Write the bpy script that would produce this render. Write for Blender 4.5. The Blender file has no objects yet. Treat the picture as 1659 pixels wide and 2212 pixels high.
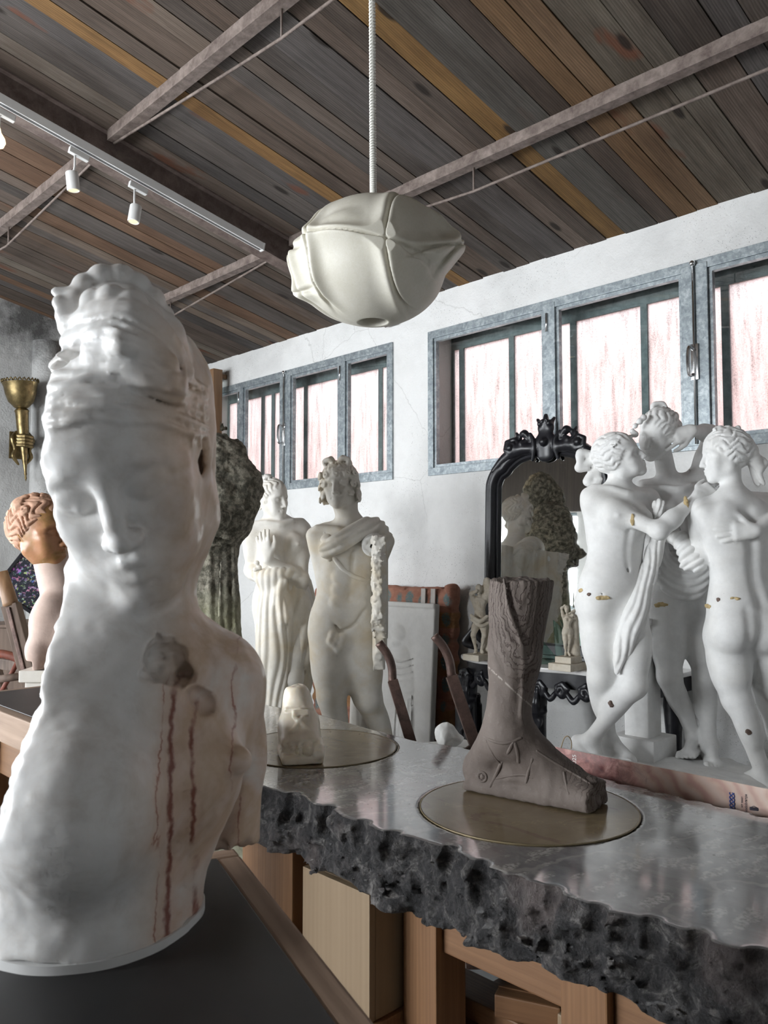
import bpy, bmesh, math, random
import numpy as np
from mathutils import Vector, Matrix

# ------------------------------------------------------------------ camera, world, lights, exposure
scene = bpy.context.scene
COL = scene.collection
FPX, PITCH, YAW, CAMH = 1750.0, math.radians(3.144), math.radians(45.81), 1.45
cam_data = bpy.data.cameras.new('camera')
cam_data.sensor_fit = 'HORIZONTAL'; cam_data.sensor_width = 36.0
cam_data.lens = 36.0 * FPX / 1659.0
cam_data.clip_start = 0.02; cam_data.clip_end = 200
cam_data.dof.use_dof = True; cam_data.dof.focus_distance = 3.0; cam_data.dof.aperture_fstop = 22.0
camera = bpy.data.objects.new('camera', cam_data); COL.objects.link(camera)
camera.location = (0, 0, CAMH)
camera.rotation_euler = (math.pi / 2 + PITCH, 0, YAW)
scene.camera = camera

scene.view_settings.view_transform = 'Standard'
scene.view_settings.look = 'None'
scene.view_settings.gamma = 1.0
scene.view_settings.use_curve_mapping = False
scene.view_settings.exposure = 0.58
scene.cycles.max_bounces = 6; scene.cycles.diffuse_bounces = 3; scene.cycles.glossy_bounces = 3
scene.cycles.transmission_bounces = 4; scene.cycles.transparent_max_bounces = 6
scene.cycles.use_adaptive_sampling = True; scene.cycles.adaptive_threshold = 0.06; scene.cycles.adaptive_min_samples = 12
scene.cycles.caustics_reflective = False; scene.cycles.caustics_refractive = False
scene.cycles.sample_clamp_indirect = 6.0

world = bpy.data.worlds.new('overcast_sky'); scene.world = world; world.use_nodes = True
_bg = world.node_tree.nodes['Background']
_bg.inputs[0].default_value = (0.80, 0.88, 1.0, 1); _bg.inputs[1].default_value = 3.2

# room extents (window wall along y = WALL_Y, end wall at x = WALL_X)
WALL_Y, WALL_X, BACK_Y, EAST_X = 4.30, -7.40, -3.40, 3.20
Z_EAVE, SLOPE = 3.36, math.tan(math.radians(11.375))
def ceil_z(y): return Z_EAVE + SLOPE * (WALL_Y - y)

def area_light(name, loc, target, sx, sy, power, color):
    l = bpy.data.lights.new(name, 'AREA'); l.shape = 'RECTANGLE'; l.size = sx; l.size_y = sy
    l.energy = power; l.color = color
    o = bpy.data.objects.new(name, l); COL.objects.link(o); o.location = loc
    o.rotation_euler = (Vector(target) - Vector(loc)).to_track_quat('-Z', 'Y').to_euler()
    return o
# daylight coming through the three window bays of the wall behind the camera
BAYS = [(-7.1, -4.9), (-4.6, -2.4)]; WEST = (-2.7, 0.5)
for (_a, _b), _w in zip(BAYS, (150, 230)):
    _x = (_a + _b) / 2
    area_light('daylight_behind_camera', (_x, BACK_Y - 0.22, 1.95), (_x, 4.0, 1.7), 2.1, 1.45, _w, (0.95, 0.98, 1.0))
area_light('daylight_from_west', (WALL_X - 0.22, (WEST[0] + WEST[1]) / 2, 1.65), (0.0, (WEST[0] + WEST[1]) / 2 + 0.6, 1.5), WEST[1] - WEST[0] - 0.1, 1.15, 150, (0.95, 0.98, 1.0))
# sky light falling on the outside of the frosted panes
area_light('daylight_in_the_alley', (-3.9, 6.2, 5.6), (-3.9, 4.5, 2.4), 6.5, 1.6, 330, (0.95, 0.97, 1.0))

# ------------------------------------------------------------------ helpers: objects
def rz(a): return np.array([[math.cos(a), -math.sin(a), 0], [math.sin(a), math.cos(a), 0], [0, 0, 1.0]])
RYAW = rz(YAW)
def P(px, py, d):
    """point seen at pixel (px, py), d metres ahead; frame: x right, y ahead, z up, floor 0"""
    x = (px - 829.5) / FPX; u = (1106 - py) / FPX
    c, s = math.cos(PITCH), math.sin(PITCH); fwd = c - s * u
    return np.array([x / fwd * d, d, CAMH + (s + c * u) / fwd * d])
def onY(px, py, y):
    r = RYAW @ (P(px, py, 1.0) - (0, 0, CAMH)); return r / r[1] * y + np.array((0, 0, CAMH))
def onX(px, py, x):
    r = RYAW @ (P(px, py, 1.0) - (0, 0, CAMH)); return r / r[0] * x + np.array((0, 0, CAMH))
def onZ(px, py, z):
    r = RYAW @ (P(px, py, 1.0) - (0, 0, CAMH)); return r / r[2] * (z - CAMH) + np.array((0, 0, CAMH))
def W(p): return RYAW @ np.asarray(p, float)
def Cf(p): return RYAW.T @ np.asarray(p, float)

def tag(o, label=None, cat=None, group=None, kind=None):
    if label: o['label'] = label
    if cat: o['category'] = cat
    if group: o['group'] = group
    if kind: o['kind'] = kind
    return o
def link(o, parent=None):
    COL.objects.link(o)
    if parent is not None: o.parent = parent
    return o
def empty(name, loc=(0, 0, 0), rotz=0.0, label=None, cat=None, group=None, kind=None):
    o = bpy.data.objects.new(name, None); o.empty_display_size = 0.05
    o.location = loc; o.rotation_euler = (0, 0, rotz); COL.objects.link(o)
    return tag(o, label, cat, group, kind)
def mesh_np(name, v, quads, smooth=True):
    me = bpy.data.meshes.new(name)
    n, m = len(v), len(quads); w = quads.shape[1]
    me.vertices.add(n); me.vertices.foreach_set('co', np.ascontiguousarray(v, dtype=np.float32).ravel())
    me.loops.add(m * w); me.loops.foreach_set('vertex_index', np.ascontiguousarray(quads, dtype=np.int32).ravel())
    me.polygons.add(m); me.polygons.foreach_set('loop_start', np.arange(0, m * w, w, dtype=np.int32))
    me.update(calc_edges=True)
    if smooth: me.polygons.foreach_set('use_smooth', np.ones(m, dtype=bool))
    return me
def obj(name, me, mat, parent=None, loc=None, rot=None):
    if isinstance(me, bmesh.types.BMesh):
        b = me; me = bpy.data.meshes.new(name); b.to_mesh(me); b.free()
    o = bpy.data.objects.new(name, me)
    if mat is not None:
        for m_ in (mat if isinstance(mat, (list, tuple)) else [mat]): me.materials.append(m_)
    if loc is not None: o.location = loc
    if rot is not None: o.rotation_euler = rot
    return link(o, parent)
def shade(o, angle=40):
    me = o.data
    me.polygons.foreach_set('use_smooth', np.ones(len(me.polygons), dtype=bool))
    me.set_sharp_from_angle(angle=math.radians(angle)); return o

# ------------------------------------------------------------------ helpers: bmesh shapes
def bm_box(bm, lo, hi, M=None, bevel=0.0, mat=0):
    lo = Vector(lo); hi = Vector(hi); c = (lo + hi) / 2; s = hi - lo
    T = Matrix.Translation(c) @ Matrix.Diagonal((s.x, s.y, s.z, 1))
    r = bmesh.ops.create_cube(bm, size=1.0, matrix=(M @ T) if M is not None else T)
    vs = r['verts']; fs = set()
    if bevel > 0:
        es = list({e for v in vs for e in v.link_edges})
        g = bmesh.ops.bevel(bm, geom=es, offset=bevel, segments=2, affect='EDGES', profile=0.6)
        fs = set(g['faces']) | {f for v in g['verts'] for f in v.link_faces}
    else:
        fs = {f for v in vs for f in v.link_faces}
    for f_ in fs: f_.material_index = mat
    return vs
def box(name, lo, hi, mat, parent=None, bevel=0.0, M=None, loc=None, rot=None):
    bm = bmesh.new(); bm_box(bm, lo, hi, M, bevel); return obj(name, bm, mat, parent, loc, rot)
def frame_basis(d):
    d = np.asarray(d, float); d = d / np.linalg.norm(d)
    a = np.array([0, 0, 1.0]) if abs(d[2]) < 0.9 else np.array([1.0, 0, 0])
    x = np.cross(a, d); x /= np.linalg.norm(x); return x, np.cross(d, x), d
def bm_tube(bm, pts, rad, n=10, caps=True, closed=False):
    pts = [np.asarray(p, float) for p in pts]; m = len(pts)
    rad = [rad] * m if np.isscalar(rad) else list(rad)
    rings = []; X = None
    for i, p in enumerate(pts):
        if closed: t = pts[(i + 1) % m] - pts[i - 1]
        else: t = pts[min(i + 1, m - 1)] - pts[max(i - 1, 0)]
        t = t / (np.linalg.norm(t) + 1e-12)
        if X is None: X = frame_basis(t)[0]
        X = X - t * (X @ t); X /= np.linalg.norm(X); Y = np.cross(t, X)
        rings.append([bm.verts.new(p + rad[i] * (math.cos(2 * math.pi * k / n) * X + math.sin(2 * math.pi * k / n) * Y)) for k in range(n)])
    for i in range(m if closed else m - 1):
        a, b = rings[i], rings[(i + 1) % m]
        for k in range(n):
            f_ = bm.faces.new((a[k], a[(k + 1) % n], b[(k + 1) % n], b[k])); f_.smooth = True
    if caps and not closed:
        bm.faces.new(rings[0][::-1]); bm.faces.new(rings[-1])
def bm_lathe(bm, prof, n=24, M=None, cap=True):
    rings = []
    for r, z in prof:
        rings.append([bm.verts.new((M or Matrix()) @ Vector((r * math.cos(2 * math.pi * k / n), r * math.sin(2 * math.pi * k / n), z))) for k in range(n)])
    for a, b in zip(rings, rings[1:]):
        for k in range(n):
            f_ = bm.faces.new((a[k], a[(k + 1) % n], b[(k + 1) % n], b[k])); f_.smooth = True
    if cap:
        bm.faces.new(rings[0][::-1]); bm.faces.new(rings[-1])
def bm_prism(bm, poly, depth, M=None):
    """poly in xy, extruded along +z by depth"""
    M = M or Matrix()
    a = [bm.verts.new(M @ Vector((x, y, 0))) for x, y in poly]
    b = [bm.verts.new(M @ Vector((x, y, depth))) for x, y in poly]
    n = len(poly)
    bm.faces.new(a[::-1]); bm.faces.new(b)
    for i in range(n): bm.faces.new((a[i], a[(i + 1) % n], b[(i + 1) % n], b[i]))
def spline(pts, n=8):
    """Catmull-Rom through pts"""
    p = np.asarray(pts, float); q = np.vstack([2 * p[0] - p[1], p, 2 * p[-1] - p[-2]]); out = []
    for i in range(len(p) - 1):
        a, b, c, d = q[i:i + 4]
        for t in np.linspace(0, 1, n, endpoint=False):
            out.append(0.5 * (2 * b + (c - a) * t + (2 * a - 5 * b + 4 * c - d) * t * t + (3 * b - a - 3 * c + d) * t ** 3))
    out.append(p[-1]); return np.array(out)

# ------------------------------------------------------------------ helpers: materials
class NT:
    def __init__(s, name):
        s.m = bpy.data.materials.new(name); s.m.use_nodes = True; s.t = s.m.node_tree
        s.bsdf = s.t.nodes['Principled BSDF']; s.out = s.t.nodes['Material Output']
    def n(s, typ, **kw):
        nd = s.t.nodes.new('ShaderNode' + typ)
        for k, v in kw.items():
            if hasattr(nd, k): setattr(nd, k, v)
        return nd
    def set(s, sock, v):
        if isinstance(v, bpy.types.NodeSocket): s.t.links.new(v, sock)
        elif v is not None:
            if hasattr(sock.default_value, '__len__') and not hasattr(v, '__len__'): v = (v, v, v)
            if hasattr(sock.default_value, '__len__') and len(sock.default_value) == 4 and len(v) == 3: v = (*v, 1)
            sock.default_value = v
        return sock
    def coord(s, kind='Object', scale=(1, 1, 1), rot=(0, 0, 0), loc=(0, 0, 0)):
        tc = s.n('TexCoord'); mp = s.n('Mapping'); s.t.links.new(tc.outputs[kind], mp.inputs[0])
        mp.inputs['Scale'].default_value = scale if hasattr(scale, '__len__') else (scale,) * 3
        mp.inputs['Rotation'].default_value = rot; mp.inputs['Location'].default_value = loc
        return mp.outputs[0]
    def noise(s, vec, scale=5, detail=6, rough=0.6, dist=0.0, out='Fac'):
        nd = s.n('TexNoise'); s.set(nd.inputs['Vector'], vec); nd.inputs['Scale'].default_value = scale
        nd.inputs['Detail'].default_value = detail; nd.inputs['Roughness'].default_value = rough
        nd.inputs['Distortion'].default_value = dist; return nd.outputs[out]
    def voronoi(s, vec, scale=5, feature='F1', out='Distance', rnd=1.0, dim='3D'):
        nd = s.n('TexVoronoi'); nd.voronoi_dimensions = dim; nd.feature = feature; s.set(nd.inputs['Vector'], vec)
        nd.inputs['Scale'].default_value = scale; nd.inputs['Randomness'].default_value = rnd; return nd.outputs[out]
    def wave(s, vec, scale=5, dist=2, detail=3, dscale=1.0, bands='X', typ='BANDS'):
        nd = s.n('TexWave'); nd.wave_type = typ; nd.bands_direction = bands; s.set(nd.inputs['Vector'], vec)
        nd.inputs['Scale'].default_value = scale; nd.inputs['Distortion'].default_value = dist
        nd.inputs['Detail'].default_value = detail; nd.inputs['Detail Scale'].default_value = dscale; return nd.outputs['Fac']
    def ramp(s, fac, stops, interp='LINEAR'):
        nd = s.n('ValToRGB'); cr = nd.color_ramp; cr.interpolation = interp
        while len(cr.elements) > 1: cr.elements.remove(cr.elements[-1])
        for i, (p_, c) in enumerate(stops):
            if not hasattr(c, '__len__'): c = (c, c, c)
            e = cr.elements[0] if i == 0 else cr.elements.new(p_)
            e.position = p_; e.color = (*c[:3], 1)
        s.set(nd.inputs[0], fac); return nd.outputs[0]
    def mix(s, fac, a, b, blend='MIX'):
        nd = s.n('MixRGB'); nd.blend_type = blend; s.set(nd.inputs[0], fac); s.set(nd.inputs[1], a); s.set(nd.inputs[2], b); return nd.outputs[0]
    def math(s, op, a, b=0.0, c=None):
        nd = s.n('Math'); nd.operation = op; s.set(nd.inputs[0], a); s.set(nd.inputs[1], b)
        if c is not None: s.set(nd.inputs[2], c)
        return nd.outputs[0]
    def xyz(s, vec):
        nd = s.n('SeparateXYZ'); s.set(nd.inputs[0], vec); return nd.outputs
    def bump(s, h, strength=0.3, dist=0.01, normal=None):
        nd = s.n('Bump'); s.set(nd.inputs['Height'], h); nd.inputs['Strength'].default_value = strength
        nd.inputs['Distance'].default_value = dist
        if normal is not None: s.t.links.new(normal, nd.inputs['Normal'])
        s.t.links.new(nd.outputs[0], s.bsdf.inputs['Normal']); return nd.outputs[0]
    def base(s, v): s.set(s.bsdf.inputs['Base Color'], v); return s
    def par(s, **kw):
        for k, v in kw.items(): s.set(s.bsdf.inputs[k.replace('_', ' ')], v)
        return s
def M_plain(name, col, rough=0.6, metal=0.0, var=0.12, nscale=12, bump=0.0, spec=None):
    t = NT(name); c = t.coord('Object')
    nz = t.noise(c, nscale, 5)
    col = np.array(col)
    t.base(t.ramp(nz, [(0.3, col * (1 - var)), (0.7, np.minimum(col * (1 + var), 1))]))
    t.par(Roughness=rough, Metallic=metal)
    if spec is not None: t.bsdf.inputs['Specular IOR Level'].default_value = spec
    if bump: t.bump(t.noise(c, nscale * 6, 4), bump, 0.004)
    return t.m

# ------------------------------------------------------------------ helpers: sculpting with distance fields
def _hash(i, j, k, seed):
    n = (i * 374761393 + j * 668265263 + k * 1274126177 + seed * 974634777) & 0xFFFFFFFF
    n = ((n ^ (n >> 13)) * 1274126177) & 0xFFFFFFFF
    return ((n ^ (n >> 16)) & 0xFFFF).astype(np.float32) / 32767.5 - 1.0
def vnoise(p, freq=1.0, seed=0):
    q = np.asarray(p, np.float32) * freq; f0 = np.floor(q); t = q - f0; t = t * t * (3 - 2 * t); i = f0.astype(np.int64)
    r = 0
    for dx in (0, 1):
        wx = t[..., 0] if dx else 1 - t[..., 0]
        for dy in (0, 1):
            wy = t[..., 1] if dy else 1 - t[..., 1]
            for dz in (0, 1):
                wz = t[..., 2] if dz else 1 - t[..., 2]
                r = r + wx * wy * wz * _hash(i[..., 0] + dx, i[..., 1] + dy, i[..., 2] + dz, seed)
    return r
def fbm(p, freq=1.0, oct=3, seed=0):
    r = 0; a = 1.0
    for o in range(oct): r = r + a * vnoise(p, freq, seed + o); freq *= 2.03; a *= 0.5
    return r
def smin(a, b, k):
    if k <= 0: return np.minimum(a, b)
    h = np.maximum(k - np.abs(a - b), 0) / k; return np.minimum(a, b) - h * h * k * 0.25
def smax(a, b, k): return -smin(-a, -b, k)
def d_cone(p, a, b, ra, rb):
    ba = b - a; L = float(ba @ ba) + 1e-12
    pa = p - a; t = np.clip((pa @ ba) / L, 0, 1)
    q = pa - t[..., None] * ba
    return np.sqrt(np.einsum('...i,...i', q, q)) - (ra + (rb - ra) * t)
def d_ell(p, c, r, Rt):
    q = (p - c) @ Rt
    k0 = np.sqrt(np.sum((q / r) ** 2, -1)); k1 = np.sqrt(np.sum((q / (r * r)) ** 2, -1)) + 1e-9
    d = k0 * (k0 - 1) / k1
    return np.where(k0 < 0.35, -float(np.min(r)) * (1 - k0), d)
def d_box(p, c, h, Rt, rnd):
    q = np.abs((p - c) @ Rt) - (h - rnd)
    return np.sqrt(np.sum(np.maximum(q, 0) ** 2, -1)) + np.minimum(np.max(q, -1), 0) - rnd
def basis(x=None, y=None, z=None):
    """columns = local axes in world; give two directions"""
    def nrm(v): v = np.asarray(v, float); return v / np.linalg.norm(v)
    if y is not None and z is not None:
        z = nrm(z); y = np.asarray(y, float); y = nrm(y - z * (y @ z)); x = np.cross(y, z)
    elif x is not None and z is not None:
        z = nrm(z); x = np.asarray(x, float); x = nrm(x - z * (x @ z)); y = np.cross(z, x)
    elif x is not None and y is not None:
        x = nrm(x); y = np.asarray(y, float); y = nrm(y - x * (y @ x)); z = np.cross(x, y)
    return np.stack([x, y, z], 1)
def euler_R(rx=0, ry=0, rz_=0):
    from mathutils import Euler
    return np.array(Euler((math.radians(rx), math.radians(ry), math.radians(rz_)), 'XYZ').to_matrix())
class Sculpt:
    def __init__(s): s.ops = []; s.o = np.zeros(3); s.R = np.eye(3); s.sc = 1.0
    def at(s, o, R=None, sc=1.0): s.o = np.asarray(o, float); s.R = np.eye(3) if R is None else R; s.sc = sc; return s
    def _p(s, v): return s.o + s.sc * (s.R @ np.asarray(v, float))
    def _add(s, op, f, k): s.ops.append((op, f, k * s.sc))
    def cone(s, a, b, ra, rb=None, k=0.02, op='u'):
        A, B = s._p(a), s._p(b); ra = ra * s.sc; rb = ra if rb is None else rb * s.sc
        s._add(op, lambda p: d_cone(p, A, B, ra, rb), k); return s
    def ball(s, c, r, k=0.02, op='u'):
        C = s._p(c); r = r * s.sc
        s._add(op, lambda p: np.sqrt(np.sum((p - C) ** 2, -1)) - r, k); return s
    def ell(s, c, r, R=None, k=0.02, op='u'):
        C = s._p(c); r = np.asarray(r, float) * s.sc; Rt = s.R @ (np.eye(3) if R is None else R)
        s._add(op, lambda p: d_ell(p, C, r, Rt), k); return s
    def box(s, c, h, R=None, rnd=0.005, k=0.0, op='u'):
        C = s._p(c); h = np.asarray(h, float) * s.sc; Rt = s.R @ (np.eye(3) if R is None else R); rr = rnd * s.sc
        s._add(op, lambda p: d_box(p, C, h, Rt, rr), k); return s
    def chain(s, pts, rad, k=0.015, op='u', sm=0):
        if sm: 
            rad = np.interp(np.linspace(0, 1, (len(pts) - 1) * sm + 1), np.linspace(0, 1, len(pts)), rad if not np.isscalar(rad) else [rad] * len(pts))
            pts = spline(pts, sm)
        Q = np.array([s._p(p) for p in pts]); m = len(Q)
        rad = np.array([rad] * m if np.isscalar(rad) else rad, float) * s.sc
        cen = Q.mean(0); RR = np.max(np.linalg.norm(Q - cen, axis=1)) + rad.max()
        def f(p):
            r = d_cone(p, Q[0], Q[1], rad[0], rad[1])
            for i in range(1, m - 1): r = np.minimum(r, d_cone(p, Q[i], Q[i + 1], rad[i], rad[i + 1]))
            return r
        s._add(op, f, k); return s
    def fn(s, f, k=0.0, op='u'): s._add(op, f, k); return s
    def disp(s, f, amp): s.ops.append(('d', f, amp)); return s
    def mesh(s, lo, hi, h, org=(0, 0, 0), name='sculpture'):
        B = 8; lo = np.asarray(lo, float); hi = np.asarray(hi, float)
        nb = np.ceil((hi - lo) / (h * B)).astype(int); NB = int(nb.prod())
        g = np.stack(np.meshgrid(*[np.arange(n_) for n_ in nb], indexing='ij'), -1).reshape(-1, 3)
        cen = (lo + (g * B + (B - 1) / 2) * h).astype(np.float32)
        off = ((np.stack(np.meshgrid(*[np.arange(B)] * 3, indexing='ij'), -1).reshape(-1, 3) - (B - 1) / 2) * h).astype(np.float32)
        D = np.full((NB, 512), 0.5, np.float32); rb = B * h * 0.87
        for op, f, k in s.ops:
            if op == 'd':
                m_ = np.min(np.abs(D), 1) < rb * 0.35 + k
                idx = np.nonzero(m_)[0]
                for q in range(0, len(idx), 1500):
                    ii = idx[q:q + 1500]; pts = cen[ii][:, None, :] + off
                    D[ii] = f(pts, D[ii])
                continue
            c = f(cen)
            reach = 1.35 * rb + k + h
            if op == 'i':
                idx = np.nonzero(c > -reach)[0]
            else:
                idx = np.nonzero(c < reach)[0]
            if op == 'u':
                deep = c[idx] < -reach
                if deep.any():
                    dd = idx[deep]; D[dd] = np.minimum(D[dd], c[dd][:, None]); idx = idx[~deep]
            for q in range(0, len(idx), 1500):
                ii = idx[q:q + 1500]; pts = cen[ii][:, None, :] + off
                d = f(pts).astype(np.float32)
                if op == 'u': D[ii] = smin(D[ii], d, k)
                elif op == 's': D[ii] = smax(D[ii], -d, k)
                else: D[ii] = smax(D[ii], d, k)
        V = D.reshape(*nb, B, B, B).transpose(0, 3, 1, 4, 2, 5).reshape(nb[0] * B, nb[1] * B, nb[2] * B)
        v, q = surface_net(V); v = lo + v * h - np.asarray(org)
        return mesh_np(name, v, q)
def surface_net(V):
    V = np.ascontiguousarray(V); V[0] = V[-1] = 0.1; V[:, 0] = V[:, -1] = 0.1; V[:, :, 0] = V[:, :, -1] = 0.1
    ins = V < 0; nx, ny, nz = V.shape
    cnt = np.zeros((nx - 1, ny - 1, nz - 1), np.uint8)
    for a in (0, 1):
        for b in (0, 1):
            for c in (0, 1): cnt += ins[a:nx - 1 + a, b:ny - 1 + b, c:nz - 1 + c]
    I, J, K = np.nonzero((cnt > 0) & (cnt < 8))
    idm = np.full(cnt.shape, -1, np.int32); idm[I, J, K] = np.arange(len(I))
    acc = np.zeros((len(I), 3), np.float32); n = np.zeros(len(I), np.float32)
    co = [(a, b, c) for a in (0, 1) for b in (0, 1) for c in (0, 1)]
    val = {q: V[I + q[0], J + q[1], K + q[2]] for q in co}
    for q in co:
        for ax in range(3):
            if q[ax]: continue
            r = list(q); r[ax] = 1; r = tuple(r); a, b = val[q], val[r]
            m_ = (a < 0) != (b < 0); t = np.where(m_, a / np.where(m_, a - b, 1), 0)
            for k in range(3): acc[:, k] += m_ * (q[k] + (t if k == ax else 0))
            n += m_
    v = acc / n[:, None] + np.stack([I, J, K], 1)
    Q = []
    for ax in range(3):
        sl0 = [slice(1, -1)] * 3; sl1 = [slice(1, -1)] * 3
        sl0[ax] = slice(0, -1); sl1[ax] = slice(1, None)
        A = ins[tuple(sl0)]; Bm = ins[tuple(sl1)]
        for sgn in (0, 1):
            X = np.nonzero(A & ~Bm if sgn == 0 else ~A & Bm)
            X = [x + (0 if i == ax else 1) for i, x in enumerate(X)]
            u, w = [(1, 2), (2, 0), (0, 1)][ax]
            def cell(du, dw):
                y = [x.copy() for x in X]; y[u] -= du; y[w] -= dw; return idm[y[0], y[1], y[2]]
            qd = [cell(1, 1), cell(0, 1), cell(0, 0), cell(1, 0)]
            if sgn: qd = qd[::-1]
            Q.append(np.stack(qd, 1))
    Q = np.concatenate(Q); Q = Q[(Q >= 0).all(1)]
    return v, Q

# ------------------------------------------------------------------ materials of the setting
def M_plaster(name, tint=(0.80, 0.80, 0.79), dirt=0.5):
    t = NT(name); c = t.coord('Object')
    big = t.noise(c, 0.9, 8, 0.62, 0.4); mid = t.noise(c, 5, 8, 0.65)
    col = t.ramp(big, [(0.32, np.array(tint) * 0.80), (0.52, tint), (0.75, np.minimum(np.array(tint) * 1.08, 1))])
    col = t.mix(0.25 * dirt, col, t.ramp(mid, [(0.35, (0.45, 0.44, 0.42)), (0.6, (0.95, 0.95, 0.95))]), 'MULTIPLY')
    spk = t.ramp(t.voronoi(c, 70, rnd=1.0), [(0.10, 0.0), (0.16, 1.0)])
    spk_mask = t.ramp(t.noise(c, 2.2, 4), [(0.50, 0.0), (0.62, 1.0)])
    keep = t.math('MAXIMUM', spk, t.math('SUBTRACT', 1.0, spk_mask))
    col = t.mix(keep, (0.16, 0.15, 0.14), col)
    crk = t.voronoi(t.mix(0.12, c, t.noise(c, 4, 5, out='Color')), 1.1, 'DISTANCE_TO_EDGE')
    crm = t.math('MAXIMUM', t.ramp(crk, [(0.0, 0.0), (0.0035, 1.0)]), t.ramp(t.noise(c, 0.8, 2), [(0.50, 1.0), (0.58, 0.0)]))
    col = t.mix(crm, t.mix(0.35, col, (0.3, 0.29, 0.27)), col)
    t.base(col).par(Roughness=0.92)
    h = t.mix(0.35, t.noise(c, 9, 8, 0.6), t.noise(c, 70, 4, 0.6))
    t.bump(h, 0.55, 0.02); return t.m
def M_old_plaster(name):
    t = NT(name); c = t.coord('Object')
    big = t.noise(c, 1.1, 9, 0.65, 0.6)
    col = t.ramp(big, [(0.25, (0.30, 0.29, 0.28)), (0.45, (0.52, 0.52, 0.51)), (0.7, (0.68, 0.68, 0.67))])
    spk = t.ramp(t.voronoi(c, 52), [(0.11, 0.0), (0.17, 1.0)])
    keep = t.math('MAXIMUM', spk, t.ramp(t.noise(c, 1.9, 4), [(0.48, 1.0), (0.60, 0.0)]))
    col = t.mix(keep, (0.10, 0.095, 0.09), col)
    dv = t.n('VectorMath'); dv.operation = 'DISTANCE'; t.set(dv.inputs[0], c); dv.inputs[1].default_value = (WALL_X, 2.75, 3.62)
    mould = t.ramp(t.math('ADD', dv.outputs['Value'], t.math('MULTIPLY', t.math('SUBTRACT', t.noise(c, 5, 8, 0.7), 0.5), 0.9)), [(0.10, 0.9), (0.50, 0.0)])
    col = t.mix(mould, col, (0.05, 0.048, 0.046))
    blot = t.ramp(t.noise(c, 0.55, 6, 0.6, 1.2), [(0.60, 0.0), (0.74, 1.0)])
    col = t.mix(t.math('MULTIPLY', blot, 0.75), col, (0.09, 0.088, 0.085))
    t.base(col).par(Roughness=0.95)
    t.bump(t.mix(0.3, t.noise(c, 6, 8), t.noise(c, 60, 4)), 0.6, 0.025); return t.m
def M_plank():
    t = NT('weathered_plank'); oi = t.n('ObjectInfo')
    c = t.coord('Object'); 
    off = t.n('VectorMath'); off.operation = 'ADD'; t.set(off.inputs[0], c)
    rv = t.n('CombineXYZ'); t.set(rv.inputs[0], t.math('MULTIPLY', oi.outputs['Random'], 37.0)); t.set(rv.inputs[1], t.math('MULTIPLY', oi.outputs['Random'], 91.0)); t.set(off.inputs[1], rv.outputs[0])
    v = off.outputs[0]
    st = t.n('Mapping'); t.set(st.inputs[0], v); st.inputs['Scale'].default_value = (1, 0.045, 1)
    g1 = t.noise(st.outputs[0], 42, 6, 0.68, 0.7)
    st2 = t.n('Mapping'); t.set(st2.inputs[0], v); st2.inputs['Scale'].default_value = (1, 0.11, 1)
    ring = t.wave(st2.outputs[0], 26, 5.5, 4, 0.9, 'X')
    st3 = t.n('Mapping'); t.set(st3.inputs[0], v); st3.inputs['Scale'].default_value = (1, 0.35, 1)
    blot = t.noise(st3.outputs[0], 3.4, 6, 0.6)
    col = t.mix(1.0, oi.outputs['Color'], t.ramp(g1, [(0.28, 0.62), (0.5, 0.95), (0.75, 1.3)]), 'MULTIPLY')
    col = t.mix(0.55, col, t.mix(1.0, col, t.ramp(ring, [(0.0, 0.68), (0.4, 1.02), (1.0, 1.10)]), 'MULTIPLY'))
    col = t.mix(t.ramp(blot, [(0.44, 0.0), (0.62, 0.6)]), col, t.mix(1.0, col, (0.50, 0.45, 0.42), 'MULTIPLY'))
    rust = t.ramp(t.noise(st3.outputs[0], 6.5, 4, 0.5), [(0.60, 0.0), (0.68, 0.7)])
    rust = t.math('MULTIPLY', rust, t.ramp(oi.outputs['Random'], [(0.72, 0.0), (0.78, 1.0)]))
    col = t.mix(rust, col, (0.13, 0.045, 0.022))
    knot = t.ramp(t.voronoi(st3.outputs[0], 2.2, dim='2D'), [(0.030, 1.0), (0.055, 0.0)])
    col = t.mix(t.math('MULTIPLY', knot, 0.9), col, (0.018, 0.013, 0.010))
    t.base(col).par(Roughness=0.85)
    t.bsdf.inputs['Specular IOR Level'].default_value = 0.25
    t.bump(t.mix(0.5, g1, ring), 0.35, 0.004); return t.m
def M_metal(name, a, b, rough=0.6, metal=0.3, scale=14, bump=0.3):
    t = NT(name); c = t.coord('Object')
    n1 = t.noise(c, scale, 8, 0.7, 0.3)
    t.base(t.ramp(n1, [(0.3, a), (0.52, (np.array(a) + np.array(b)) / 2), (0.72, b)]))
    t.par(Roughness=t.ramp(n1, [(0.3, min(1, rough + 0.12)), (0.7, rough - 0.08)]), Metallic=metal)
    if bump: t.bump(t.noise(c, scale * 5, 5), bump, 0.004)
    return t.m
def M_galva():
    t = NT('galvanised_steel'); c = t.coord('Object')
    v = t.voronoi(c, 60, out='Color'); n1 = t.noise(c, 18, 7, 0.75, 0.5)
    g = t.mix(0.16, n1, v)
    t.base(t.ramp(g, [(0.3, (0.17, 0.20, 0.22)), (0.5, (0.30, 0.34, 0.36)), (0.72, (0.56, 0.60, 0.62))]))
    t.par(Roughness=0.5, Metallic=0.55); t.bump(n1, 0.2, 0.003); return t.m
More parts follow.
